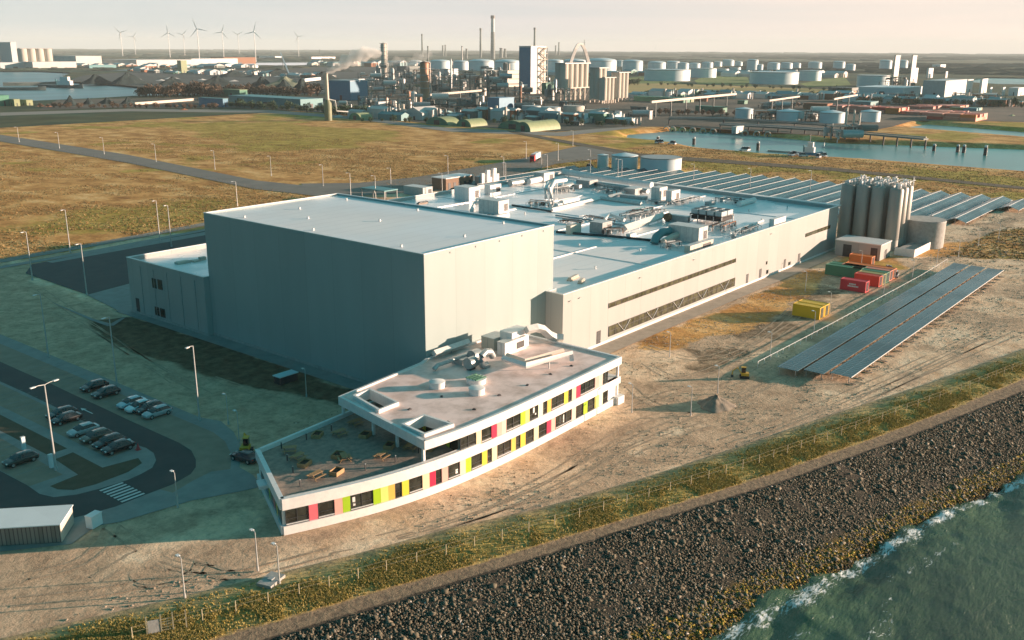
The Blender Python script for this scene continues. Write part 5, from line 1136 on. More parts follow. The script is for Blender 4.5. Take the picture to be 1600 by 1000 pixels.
b = MB(); b.box(-.15, dx+.15, -.15, dy+.15, h, h+.25); b.obj('roof', M['cope'], t)
for y0, y1 in ((.8, 2.6), (dy-4.5, dy-2.2)): b = MB(); b.box(-.07, -.005, y0, y1, .05, h*.8); b.obj('door', M['dark'], t)
b = MB(); b.box(dx*.45, dx*.65, -.07, -.005, .05, h*.6); b.obj('door', M['dark'], t)
t, dx, dy, h = pxbox('loading_slab', 'raised concrete loading slab with low white walls beside the silos', 'platform', (1427, 402), 1397, 1462, 394, 0, M['concrete'], None, None, 'slab')
b = MB(); b.box(0, dx, -.25, -.01, 0, h+.7); b.box(-.25, -.01, -.25, dy, 0, h+.7); b.obj('kerb_wall', M['white'], t)
t, dx, dy, h = pxbox('substation', 'brown brick substation with dark doors behind the hall', 'outbuilding', (697, 298), 675, 739, 280, 0, M['brick'], None, None, 'wall')
b = MB(); b.box(-.2, dx+.2, -.2, dy+.2, h, h+.3); b.obj('roof', M['cope'], t)
for k in range(5): b = MB(); x = dx*(.08+.19*k); b.box(x, x+dx*.09, -.08, -.005, .05, h*.62); b.obj('door', M['dark'], t)
t, dx, dy, h = pxbox('technical_block', 'grey technical block with white vent stacks right of the substation', 'outbuilding', (748, 294), 742, 776, 276, 0, M['galv'], None, None, 'wall')
for k, (fx, w_, hh) in enumerate(((.05, 1.6, 6), (.35, 1.8, 7), (.5, 1.2, 4), (.7, 1.8, 7.4), (.9, 1.2, 5))): b = MB(); b.box(dx*fx, dx*fx+w_, -1.3, -.02, 0, hh); b.obj('vent_stack', M['white'], t)
t, dx, dy, h = pxbox('plant_shed', 'greenish plant shed left of the substation', 'outbuilding', (661, 307), 631, 676, 294, 0, M['tankg'], 'ahu', None, 'wall')
a = at(601, 315); t = thing('canopy', 'flat blue green canopy on posts beyond the tall warehouse roof', 'canopy', a); b = MB(); b.box(0, 7, 0, 13, 3.6, 4.0); b.obj('roof', M['teal'], t)
for x in (.3, 6.7):
    for y in (.3, 6.5, 12.7): b = MB(); b.box(x-.12, x+.12, y-.12, y+.12, 0, 3.6); b.obj('post', M['grey'], t)
# bicycle shelter
a = at(96, 848); t = thing('bike_shelter', 'long slatted wooden shelter with a pale corrugated roof at the lower left', 'shelter', a, 0)
c_ = at(0, 854); e_ = at(105, 831); u = Vector((c_.x-a.x, c_.y-a.y)); Lq = u.length*1.25; u.normalize(); w = Vector((e_.x-a.x, e_.y-a.y)); Wq = 4.6; w.normalize()
t.rotation_euler.z = math.atan2(u.y, u.x); sgn = 1 if (u.x*w.y-u.y*w.x) > 0 else -1; hS = 2.3
M['slat'] = cladding('grey_timber_slats', (.30, .26, .22), .45, .15, .8, .35, tint=.7); M['corr'] = cladding('corrugated_sheet', (.72, .78, .80), 50, .25, .5, 1.)
b = MB(); b.box(0, Lq, 0, sgn*.1, .1, hS); b.box(0, Lq, sgn*(Wq-.1), sgn*Wq, .1, hS); b.obj('side_wall', M['slat'], t); b = MB(); b.box(-.1, -.005, 0, sgn*Wq, .1, hS); b.obj('end_wall', M['cream'], t)
b = MB(); b.box(-.2, Lq+.2, -sgn*.2, sgn*(Wq+.2), hS+.003, hS+.12); b.obj('roof', M['corr'], t)

# ================================================================ SOLAR ARRAYS
def solarmat():
    m, N, L, b = newmat('solar_glass'); b.inputs['Roughness'].default_value = .22; b.inputs['Specular IOR Level'].default_value = .45
    tc = N.new('ShaderNodeTexCoord'); br = N.new('ShaderNodeTexBrick'); L.new(tc.outputs['Object'], br.inputs[0]); br.offset = 0; br.inputs['Scale'].default_value = 1
    br.inputs['Brick Width'].default_value = 1.05; br.inputs['Row Height'].default_value = 1.72; br.inputs['Mortar Size'].default_value = .045; br.inputs['Mortar Smooth'].default_value = .3
    br.inputs['Color1'].default_value = (.010, .045, .060, 1); br.inputs['Color2'].default_value = (.015, .058, .078, 1); br.inputs['Mortar'].default_value = (.16, .26, .30, 1)
    nz = N.new('ShaderNodeTexNoise'); nz.inputs['Scale'].default_value = .08; L.new(tc.outputs['Object'], nz.inputs[0]); r = N.new('ShaderNodeMapRange'); L.new(nz.outputs[0], r.inputs[0]); r.inputs[1].default_value = .35; r.inputs[2].default_value = .65; r.inputs[3].default_value = .16; r.inputs[4].default_value = .34; L.new(r.outputs[0], b.inputs['Roughness'])
    L.new(br.outputs['Color'], b.inputs['Base Color']); return m
M['solar'] = solarmat()
def slope(b, x0, x1, y0, z0, y1, z1, th=.06):
    b.add([(x0, y0, z0), (x1, y0, z0), (x1, y1, z1), (x0, y1, z1), (x0, y0, z0-th), (x1, y0, z0-th), (x1, y1, z1-th), (x0, y1, z1-th)], [(0, 1, 2, 3), (7, 6, 5, 4), (0, 4, 5, 1), (1, 5, 6, 2), (2, 6, 7, 3), (3, 7, 4, 0)])
def tent(lbl, x0, x1, yc, hw, zr, ze, group, step=5.5):
    t = thing('solar_row', lbl, 'solar panels', (x0, yc, 0), 0, group); L_ = x1-x0
    b = MB(); slope(b, 0, L_, -hw, ze, -.06, zr); b.obj('panels', M['solar'], t); b = MB(); slope(b, 0, L_, .06, zr, hw, ze); b.obj('panels', M['solar'], t)
    b = MB(); b.box(-.03, L_+.03, -.15, .15, zr-.1, zr+.05); b.box(-.03, L_+.03, -hw-.1, -hw-.005, ze-.08, ze+.03); b.box(-.03, L_+.03, hw+.005, hw+.1, ze-.08, ze+.03); b.obj('rail_or_glare', M['white'], t)  # eave rails, plus a wide white ridge box standing in for panel glare
    b = MB()
    for k in range(int(L_/step)+1):
        x = .3+k*step
        for y, z in ((-hw+.2, ze), (0, zr-.1), (hw-.2, ze)): b.box(x-.06, x+.06, y-.06, y+.06, 0, z-.08)
    b.obj('posts', M['galv'], t); return t
rows = []
for k in range(26):
    yc = 10.7-7.45*(k-5)+0*k
    yc = -26.6+7.45*k
    if yc > 163: break
    x1 = 293-.02*(yc) if yc < 98 else 264+.0*yc
    x0 = 268.5 if yc < -20 else 229 if yc < -6 else 216 if yc < 22 else 178 if yc < 53 else 181 if yc < 104 else 186
    if yc > 98: x1 = 292-(yc-98)*.45
    if yc < -20: x1 = 291
    rows.append((x0, x1, yc))
for k, (x0, x1, yc) in enumerate(rows):
    l = ('tent shaped solar row behind the hall, %s from the right end' % ORD[k]); tent(l, x0, x1, yc, 3.45, 2.15, .95, 'solar rows behind the hall')
for k, (y0, y1) in enumerate(((-37.2, -40.9), (-41.5, -45.0), (-45.6, -49.3))):
    x0, x1 = 50.2+k*1.4-(0 if k else 0), 160.5-.3*k; l = ('shore side', 'middle', 'hall side')[2-k]
    t = thing('solar_row', 'long dark blue solar row by the shore, %s one of three' % l, 'solar panels', (x0, y1, 0), 0, 'three solar rows near the shore'); L_ = x1-x0; W_ = y0-y1; m_ = W_/2
    b = MB(); slope(b, 0, L_, 0, 1.27, m_-.02, 1.30); slope(b, 0, L_, m_+.02, 1.30, W_, 1.33); b.obj('panels', M['solar'], t)
    b = MB(); b.box(0, L_, -.1, -.006, 1.17, 1.29); b.box(0, L_, W_+.006, W_+.08, 1.1, 1.18); (b.obj('rail_or_glare', M['white'], t) if k == 2 else None)
    b = MB()
    for j in range(int(L_/4)+1):
        b = MB(); b.box(.3+j*4, .42+j*4, .35, .5, 0, 1.16); b.box(.28+j*4, .44+j*4, (-.9 if k == 2 else .1), .3, .0, .12); b.obj('post', M['galv'], t); b = MB(); b.box(.3+j*4, .42+j*4, W_-.4, W_-.3, 0, 1.2); b.obj('post', M['galv'], t)

# ================================================================ LAMPS, FENCES, CARS, CONTAINERS
M['pole'] = pm('pole_steel', (.55, .56, .55), (.45, .46, .45), 1., .45, metal=.3)
M['lens'] = pm('lamp_lens', (.80, .80, .78), (.7, .7, .7), 1., .2)
def lamp(h, double=False, short=False):
    t = thing('street_lamp', '', 'lamp post'); b = MB(); r0 = .15 if h > 8 else .09
    b.cyl(0, 0, 0, .5, r0*1.5, n=8); b.obj('foot', M['pole'], t)
    b = MB(); b.cyl(0, 0, .5, h, r0, r0*.55, 8); b.obj('pole', M['pole'], t, smooth=True)
    for s in ((-1, 1) if double else (1,)):
        b = MB(); L_ = 1.3 if double else (.9 if h > 8 else .35)
        b.tube([(0, 0, h-.05), (s*L_*.6, 0, h+.08), (s*L_, 0, h+.1)], .05, 6); b.obj('arm', M['pole'], t)
        b = MB(); w = .75 if h > 8 else .45; b.box(min(s*L_, s*(L_+w)), max(s*L_, s*(L_+w)), -.17, .17, h+.03, h+.15); hd = b.obj('lamp_head', M['lens'], t)
    return t
LT, LS, LD, LM = lamp(12), lamp(4.7), lamp(12.3, True), lamp(8.8)
used = set()
def place(proto, x, y, l, grp, rz=0, key=None, z=0.0, sc=None):
    q = at(x, y, z) if key is None else Vector(key)
    if proto.name not in used:
        used.add(proto.name); proto.location = q; proto.rotation_euler.z = rz; proto['label'] = l; proto['group'] = grp; o = proto
        if sc: o.scale = sc
        return o
    return dup(proto, q, rz, l, grp, sc)
G1 = 'tall lamp posts around the site'
for x, y, l in [(51, 438, 'tall lamp post at the far left end of the dark yard'), (110, 395, 'tall lamp post beyond the dark yard against the brown field'), (136, 461, 'tall lamp post at the corner of the pale apron by the low wing'), (76, 558, 'tall lamp post standing in the bare ground at far left'),
                (183, 602, 'tall lamp post behind the pair of dark parked cars'), (312, 657, 'tall lamp post at the bend end of the parking row'), (250, 377, 'tall lamp post above the low wing, left of a close pair'), (268, 386, 'tall lamp post above the low wing, right of a close pair')]: place(LT, x, y, l, G1, R(200))
place(LD, 88, 735, 'sunlit double headed lamp post between the lower parking bays', None, R(10)); del LD['group']
G2 = 'short lamp posts around the site'
for x, y, l in [(357, 663, 'short lamp post in shade, upper of two near the lone dark car'), (374, 691, 'short lamp post in shade right above the small yellow machine'), (479, 620, 'short lamp post at the foot of the tall shaded wall'), (278, 793, 'short lamp post below the zebra crossing'), (403, 892, 'short lamp post in the sand left of the office corner'), (437, 915, 'very short lamp post in the grass strip at the bottom'), (289, 935, 'small lamp post at the bottom near the fence gate'),
                (987, 645, 'short lamp post right of the office balcony end'), (1079, 650, 'short lamp post left of the sand heap'), (1121, 615, 'lamp post rising from behind the sand heap'), (1046, 558, 'short lamp post on the rutted ground below the hall'), (1203, 558, 'short lamp post at the near end of the white rail'), (1271, 522, 'short lamp post next to the yellow containers'), (1258, 455, 'short lamp post between hall wall and yellow containers'),
                (1296, 490, 'lamp post along the white rail, third from its near end'), (1345, 420, 'lamp post standing behind the green container'), (1380, 462, 'lamp post at the white rail right of the red containers'), (1425, 436, 'lamp post at the white rail by the grassy silo bank'), (1463, 416, 'lamp post at the white rail where the solar rows end'), (1497, 402, 'lamp post on the gravel lane, second from the far right'), (1528, 385, 'lamp post on the gravel lane beyond the solar row ends'), (1560, 373, 'lamp post farthest right on the gravel lane')]: place(LS, x, y, l, G2, R(90))
G3 = 'lamp posts by the far roads and solar field'
names3 = ['farthest left', 'second from the left', 'third from the left', 'fourth from the left', 'fifth from the left', 'sixth from the left', 'at its bend']
for i, (x, y) in enumerate([(30, 222), (93, 232), (163, 241), (244, 253), (336, 265), (424, 275), (505, 291)]): place(LM, x, y, 'lamp post along the straight road through the field, '+names3[i], G3, R(180))
for x, y, l in [(548, 306, 'lamp post just above the far edge of the tall roof'), (587, 311, 'lamp post left of the blue green canopy'), (611, 297, 'lamp post behind the blue green canopy'), (691, 306, 'lamp post in front of the brick substation'), (700, 274, 'lamp post behind the brick substation'), (790, 287, 'lamp post right of the technical block'), (787, 276, 'lamp post beyond the technical block by the road'), (822, 248, 'lamp post behind the white truck, left'), (846, 266, 'lamp post just below the white truck'), (872, 251, 'lamp post right of the white truck'),
                (855, 272, 'lamp post between truck and far roof edge'), (922, 263, 'lamp post left of the narrow tank'), (922, 281, 'lamp post at the left end of the solar field'), (965, 280, 'lamp post before the conical tanks, left of a close pair'), (971, 281, 'lamp post before the conical tanks, right of a close pair'), (1083, 289, 'lamp post in the solar field right of the open tank'), (1171, 297, 'lamp post in the middle of the solar field'), (1265, 301, 'lamp post in the solar field left of the silos'), (371, 322, 'lamp post just over the tall roof on the brown field'), (895, 228, 'lamp post on the field road behind the tanks')]: place(LM, x, y, l, G3, R(160))

# shore fence
def fence(name, label, pts, h, step, mat, rail=(1.,), wire=True, zf=None):
    t = thing(name, label, 'fence', (pts[0][0], pts[0][1], pts[0][2])); o = Vector(pts[0]); acc = 0; wires = MB(); prev = None; cnt = 0; allp = []
    for i in range(len(pts)-1):
        a, c = Vector(pts[i]), Vector(pts[i+1]); n = max(1, round((c-a).length/step))
        for k in range(n+(i == len(pts)-2)): allp.append(a.lerp(c, k/n)-o)
    for q in allp: b = MB(); b.box(q.x-.04, q.x+.04, q.y-.04, q.y+.04, q.z-.1, q.z+h); b.obj('post', mat, t); cnt += 1
    for k, f in enumerate(rail):
        b = MB(); b.tube([q+Vector((0, 0, h*f-.03)) for q in allp], .014 if wire else .05, 4); b.obj('rail', mat, t)
    return t
M['fwood'] = pm('fence_wood', (.40, .36, .24), (.30, .27, .18), 3., .8)
fence('shore_fence', 'thin wooden post fence along the grass strip above the stones', [(x, L0(x)*.32+L1(x)*.68, .4) for x in (-64, -52, -40, -30, -20, -10, 0, 12, 26, 42, 60, 80, 104)], 1.35, 3.1, M['fwood'], (1., .6))
fence('solar_fence', 'low pale fence between the gravel lane and the shore solar rows', [(51.5, -33.0, 0), (85, -33.8, 0), (142, -34.5, 0), (166, -34.1, 0)], 1.0, 2.6, M['white'], (1.,), False)
fence('roadside_fence', 'low post fence on the near side of the straight field road', [tuple(at(x, y)) for x, y in ((60, 228), (200, 256), (300, 275), (400, 294))], 1.1, 4.5, M['dark'], (1.,))
a = at(262, 992); t = thing('gate', 'small gate with tall posts in the shore fence at the bottom left', 'gate', (a.x, a.y, .2), R(-30))
for x in (-1.8, -.5, .6, 1.8): b = MB(); b.box(x-.06, x+.06, -.06, .06, 0, 2.2); b.obj('post', M['fwood'], t)
b = MB(); b.box(-1.7, -.6, -.03, .03, .3, 1.7); b.obj('panel', M['concrete'], t); b = MB(); [b.box(-.44, .54, -.02, .02, .4+.3*k, .45+.3*k) for k in range(5)]; b.obj('bars', M['fwood'], t)

# cars
def carpaint(name, c, r=.25):
    m, N, L, b = newmat(name); b.inputs['Base Color'].default_value = (*c, 1); b.inputs['Roughness'].default_value = r; b.inputs['Coat Weight'].default_value = .6; b.inputs['Coat Roughness'].default_value = .08; return m
CP = {'black': carpaint('paint_black', (.012, .013, .015)), 'dark': carpaint('paint_dark_grey', (.03, .035, .04)), 'silver': carpaint('paint_silver', (.42, .44, .46)), 'white': carpaint('paint_white', (.72, .75, .78)), 'bronze': carpaint('paint_bronze', (.12, .085, .06)), 'blue': carpaint('paint_pale_blue', (.45, .55, .62)), 'green': carpaint('paint_dark_green', (.02, .035, .03))}
M['lampred'] = carpaint('tail_lamp', (.35, .01, .01)); M['lampwhite'] = carpaint('head_lamp', (.7, .7, .68))
def loft(secs, mat, name, parent):
    b = MB(); n = len(secs[0]); vs = [v for s in secs for v in s]; fs_ = []
    for k in range(len(secs)-1):
        for i in range(n): j = (i+1) % n; fs_.append((k*n+i, (k+1)*n+i, (k+1)*n+j, k*n+j))
    fs_ += [tuple(range(n)), tuple(range((len(secs)-1)*n, len(secs)*n))[::-1]]
    b.add(vs, fs_); return b.obj(name, mat, parent, smooth=True)
def car(label, col, estate=False, tall=0.):
    t = thing('parked_car', label, 'car'); mt = CP[col]; H_ = 1.45+tall
    def sec(x, w, z0, z1, zt):  # lower body cross section
        return [(x, -w*.86, z0), (x, -w, z0+.16), (x, -w, z1-.12), (x, -w*.9, z1), (x, 0, zt), (x, w*.9, z1), (x, w, z1-.12), (x, w, z0+.16), (x, w*.86, z0)]
    loft([sec(-2.22, .70, .35, .72, .74), sec(-2.1, .84, .24, .86, .90), sec(-1.2, .90, .20, .93, .97), sec(0, .91, .20, .93, .95), sec(1.1, .90, .20, .90, .95), sec(1.85, .86, .22, .78, .84), sec(2.22, .68, .32, .60, .64)], mt, 'body', t)
    xr = -2.0 if estate else -1.75
    def cs(x, w, z0, z1, wt): return [(x, -w, z0), (x, -wt, z1), (x, 0, z1+.02), (x, wt, z1), (x, w, z0)]
    loft([cs(xr, .80, .86, .88, .76), cs(xr+.45, .82, .88, H_-.10, .62), cs(-.3, .84, .90, H_-.04, .64), cs(.35, .84, .90, H_-.09, .62), cs(1.25, .80, .86, .90, .76)], M['carglass'], 'glasshouse', t)
    loft([cs(xr+.5, .62, H_-.12, H_-.06, .56), cs(-.3, .66, H_-.05, H_+.0, .60), cs(.30, .64, H_-.10, H_-.05, .57)], mt, 'roof_panel', t)
    for x in (-1.35, 1.38):
        for s in (-1, 1):
            b = MB(); b.add([(x+.33*math.cos(a*.5236), s*yy, .33+.33*math.sin(a*.5236)) for yy in (.72, .93) for a in range(12)], [(i, (i+1) % 12, 12+(i+1) % 12, 12+i) for i in range(12)]+[tuple(range(12)), tuple(range(12, 24))]); w = b.obj('wheel', M['black'], t)
            b = MB(); b.add([(x+.2*math.cos(a*.5236), s*.935, .33+.2*math.sin(a*.5236)) for a in range(12)], [tuple(range(12))]); b.obj('rim', M['galv'], w)
    for s in (-1, 1):
        b = MB(); b.box(2.0, 2.19, s*.42, s*.72, .58, .70); b.obj('headlight', M['lampwhite'], t); b = MB(); b.box(-2.2, -2.08, s*.5, s*.80, .68, .82); b.obj('tail_light', M['lampred'], t)
        b = MB(); b.box(.75, .95, s*.88, s*1.05, .92, 1.04); b.obj('mirror', mt, t)
    return t
CG = 'cars parked in front of the warehouse'
cars = [(148, 608, 'black', 'black car parked alone with one neighbour, upper left of the pair', 1, 0), (166, 618, 'dark', 'dark grey car parked right of the upper black car', 1, 0),
 (206, 634, 'blue', 'pale blue white car, leftmost of the upper group of four', 0, 0), (219, 640, 'white', 'white car, second from left in the upper group of four', 0, .05), (234, 642, 'dark', 'dark car with brownish tint, third in the upper group of four', 1, 0), (246, 649, 'silver', 'silver car at the right end of the upper group of four', 1, 0),
 (97, 651, 'black', 'black car at the left end of the middle parking row', 1, 0), (104, 659, 'black', 'black car second in the middle row, just behind the double lamp post', 0, 0), (131, 677, 'silver', 'grey silver car with dark windows in the middle row', 0, 0), (151, 687, 'bronze', 'bronze brown car in the middle row', 1, 0), (171, 696, 'black', 'black estate car second from the right in the middle row', 1, .1), (185, 704, 'black', 'black car at the right end of the middle row near the red cone', 0, 0),
 (33, 723, 'green', 'dark green car alone in the lower left bays', 1, 0)]
for x, y, c, l, est, tl in cars:
    o = car(l, c, bool(est), tl); o['group'] = CG; o.location = at(x, y, .05); o.rotation_euler.z = R(180+random.uniform(-2, 2))
o = car('small dark car standing by the yellow machine near the office', 'dark'); o.location = at(383, 719, 0); o.rotation_euler.z = R(100)
# little machines
def digger(label, p, rz, s=1.):
    t = thing('mini_excavator', label, 'excavator', p, rz); t.scale = (s, s, s)
    for sy in (-1, 1): b = MB(); b.box(-1.0, 1.0, sy*.75-.18, sy*.75+.18, .0, .5); b.obj('track', M['black'], t)
    b = MB(); b.box(-.9, .7, -.65, .65, .55, 1.15); b.obj('body', M['yellow'], t); b = MB(); b.box(-.2, .7, -.5, .25, 1.16, 2.3); b.obj('cab', M['carglass'], t); b = MB(); b.box(-.3, .8, -.55, .3, 2.31, 2.4); b.obj('roof', M['yellow'], t)
    b = MB(); b.tube([(.7, .45, 1.0), (1.6, .45, 2.4), (2.6, .45, 1.6), (2.7, .45, .7)], .13, 6); b.obj('boom', M['yellow'], t); b = MB(); b.box(2.4, 2.9, .15, .75, .2, .7); b.obj('bucket', M['dark'], t)
digger('small orange yellow excavator beside a dark car left of the office', at(384, 707), R(40), .95)
digger('small yellow machine on the dark track near the shore solar rows', at(1163, 590), R(120), .8)
p = at(216, 703); t = thing('traffic_cone', 'red traffic cone at the tip of the parking island', 'traffic cone', (p.x, p.y, .06)); b = MB(); b.cyl(0, 0, .05, .95, .28, .05, 12); b.obj('cone', M['red'], t); b = MB(); b.box(-.35, .35, -.35, .35, 0, .05); b.obj('base', M['red'], t)
for i, (x, y) in enumerate([(38, 703), (81, 731), (202, 699)]):
    p = at(x, y); t = thing('charging_post', ('pale charging post left of the double lamp post', 'pale charging post at the foot of the double lamp post', 'pale charging post by the last black car')[i], 'charging post', (p.x, p.y, .05), 0, 'charging posts'); s = 1 if i < 2 else .6
    b = MB(); b.box(-.25, .25, -.2, .2, 0, 1.9*s); b.obj('cabinet', M['tankw'], t); b = MB(); b.box(-.28, .28, -.23, .23, 1.901*s, 1.96*s); b.obj('cap', M['white'], t)
p = at(148, 822); t = thing('utility_cabinet', 'pale grey utility cabinet on the paving below the zebra crossing', 'cabinet', (p.x, p.y, .05), .3); b = MB(); b.box(-.8, .8, -.5, .5, 0, 1.5); b.obj('box', M['tankw'], t); b = MB(); b.box(-.85, .85, -.55, .55, 1.501, 1.58); b.obj('lid', M['white'], t)
p = at(447, 596); t = thing('covered_pallet', 'pallet stack under a pale blue cover by the shaded warehouse wall', 'pallet', p); b = MB(); b.box(-2, 2, -1, 1, 1.3, 1.45); b.obj('cover', M['tankw'], t); b = MB(); b.box(-1.8, 1.8, -.9, .9, 0, 1.3); b.obj('stack', M['dark'], t)
p = at(424, 912); t = thing('concrete_block', 'pale concrete slab lying on the grass strip at the bottom', 'slab', (p.x, p.y, .25), .3); b = MB(); b.box(-1.3, 1.3, -.9, .9, 0, .35); b.obj('slab', M['concrete'], t); b = MB(); b.box(-.3, .3, -.3, .3, .355, .45); b.obj('cover', M['grey'], t)
for i, (x, y, r) in enumerate([(500, 625, .3), (468, 607, 1.2), (330, 640, .8)]):
    pass
# sand heap with a dark foot
def heap(name, label, cat_, p, r, h, mat, seed, asp=1., group=None, pit=False):
    g = np.random.default_rng(seed); n = 44; vs = []; fs_ = []
    rr = np.linspace(0, 1, 16)
    for q in rr:
        for k in range(n):
            a = 2*math.pi*k/n; w = 1+.12*math.sin(3*a+seed)+.06*math.sin(7*a+2*seed); z = h*(1-q)**1.15*(1+.12*(g.random()-.5)*(q > 0))+h*.07*math.sin(q*9+3*a)*(q > 0)*(1-q) if q < 1 else -.3
            vs.append((q*r*w*math.cos(a), q*r*w*asp*math.sin(a), z))
    for i in range(len(rr)-1):
        for k in range(n): fs_.append((i*n+k, (i+1)*n+k, (i+1)*n+(k+1) % n, i*n+(k+1) % n))
    b = MB(); b.add(vs, fs_); o = b.obj(name, mat, None, True, (p.x, p.y, p.z)); return tag(o, label, cat_, group)
M['sand'] = pm('heap_sand', (.27, .23, .18), (.20, .17, .135), 1.2, .95, bump=.5)
heap('sand_heap', 'grey brown cone of sand on the open ground, casting a long shadow', 'sand heap', at(1118, 634), 3.0, 1.9, M['sand'], 4)

# shipping containers
def corr(name, c): return cladding(name, c, 30, .28, .5, 1.)
M['c_red'] = corr('container_red', (.62, .035, .055)); M['c_red2'] = corr('container_red_orange', (.60, .07, .04)); M['c_green'] = corr('container_green', (.05, .22, .13)); M['c_orange'] = corr('container_orange', (.72, .20, .04)); M['c_yellow'] = corr('container_yellow', (.78, .48, .01)); M['c_lime'] = corr('container_olive', (.40, .36, .14)); M['c_blue'] = corr('container_blue', (.06, .30, .36)); M['c_pink'] = corr('container_faded_red', (.66, .26, .19))
def container(label, p, ly, mat, lx=2.44, h=2.6, grp=None, logo=False, doors=True):
    t = thing('shipping_container', label, 'container', p, 0, grp); b = MB(); b.box(.05, lx-.05, .05, ly-.05, .1, h-.06); b.obj('walls', M[mat], t)
    b = MB()
    for x in (0, lx-.12):
        for y in (0, ly-.12): b.box(x, x+.12, y, y+.12, 0, h)
    for x in (0, lx-.12): b.box(x+.001, x+.119, .12, ly-.12, 0, .16); b.box(x+.001, x+.119, .12, ly-.12, h-.13, h-.001)
    for y in (0, ly-.12): b.box(.12, lx-.12, y+.001, y+.119, 0, .16); b.box(.12, lx-.12, y+.001, y+.119, h-.13, h-.001)
    b.obj('corner_frame', M[mat], t)
    if doors:
        b = MB(); [b.box(lx*f-.03, lx*f+.03, -.05, .045, .2, h-.2) for f in (.25, .42, .58, .75)]; b.obj('door_bars', M['grey'], t)
    return t
def cont(label, F, ly, mat, off_=0., grp='containers in the yard by the silos', z=0., **k):
    p = at(F[0], F[1]); return container(label, (p.x+off_, p.y, z), ly, mat, grp=grp, **k)
t = cont('red container with white lettering on its side, nearest the hall lane', (1351.5, 458), 6.06, 'c_red')
def text(body, size, mat, parent, loc, rot):
    cu = bpy.data.curves.new('lettering', 'FONT'); cu.body = body; cu.size = size; cu.align_x = 'CENTER'; cu.extrude = .01; o = bpy.data.objects.new('lettering', cu); COL.objects.link(o); cu.materials.append(mat); o.parent = parent; o.location = loc; o.rotation_euler = rot
    dg = bpy.context.evaluated_depsgraph_get(); me = bpy.data.meshes.new_from_object(o.evaluated_get(dg)); bpy.data.objects.remove(o)
    o = bpy.data.objects.new('lettering', me); COL.objects.link(o); o.parent = parent; o.location = loc; o.rotation_euler = rot; return o
b = MB(); b.box(.0, .03, 0, 2.2, 0, .12)
for z, w in ((1.5, 1.3), (1.0, 2.6)):
    m_ = MB(); g2 = random.Random(z); y = 3.03-w/2
    while y < 3.03+w/2: wd = .18+.12*g2.random(); m_.box(-.02, .045, y, y+wd, z, z+.32); y += wd+.08
    m_.obj('lettering', M['white'], t)
for k, (l, m_, ly) in enumerate((('bright red container, first of the side by side row', 'c_red2', 6.06), ('olive container second in the side by side row', 'c_lime', 6.06), ('pale green container third in the side by side row', 'c_green', 9.), ('faded orange container fourth in the side by side row', 'c_pink', 12.2), ('orange container at the far end of the side by side row', 'c_orange', 12.2))):
    cont(l, (1372.5, 449), ly, m_, 2.6*k)
cont('long dark green container behind the bright red one', (1343, 437), 9., 'c_green', .2); cont('green container with a pale roof beside the long green one', (1343, 437), 9., 'c_green', 2.8)
cont('small orange container standing by itself behind the green ones', (1361, 417), 6.06, 'c_orange')
cont('yellow container in front, nearest the white rail', (1280, 500), 6.06, 'c_yellow', grp='pair of yellow containers'); cont('yellow container directly behind its yellow twin', (1280, 500), 6.06, 'c_yellow', 2.7, grp='pair of yellow containers')
for (x, y, c, l, rz) in ((1372, 425, 'white', 'white car among the containers near the silos', 1.), (1388, 424, 'dark', 'dark car between orange containers and the pump house', .4), (1398, 432, 'silver', 'silver car at the right end of the container row', .2)):
    o = car(l, c, True, .25); o.location = at(x, y, 0); o.rotation_euler.z = rz
# tanker truck on the far road
p = at(835, 252); t = thing('truck', 'white trailer truck with a red cab on the far road', 'truck', p, R(205)); b = MB(); b.box(-9, 2.5, -1.25, 1.25, 1.2, 3.9); b.obj('trailer', M['white'], t)
b = MB(); b.box(3.0, 5.3, -1.2, 1.2, .6, 3.4); b.obj('cab', M['red'], t); b = MB(); b.box(5.301, 5.35, -1.0, 1.0, 1.9, 2.9); b.obj('windscreen', M['carglass'], t); b = MB(); b.box(-9, 5, -.5, .5, .7, 1.1); b.obj('chassis', M['dark'], t)
for x in (-7.8, -6.5, -5.2, 2.0, 4.3):
    for s in (-1, 1): b = MB(); b.add([(x+.5*math.cos(a*.5236), s*yy, .5+.5*math.sin(a*.5236)) for yy in (.8, 1.22) for a in range(12)], [(i, (i+1) % 12, 12+(i+1) % 12, 12+i) for i in range(12)]+[tuple(range(12)), tuple(range(12, 24))]); b.obj('wheel', M['black'], t)
o = car('small dark van parked left of the narrow tank behind the solar field', 'dark', True, .5); o.location = at(922, 262, 0)

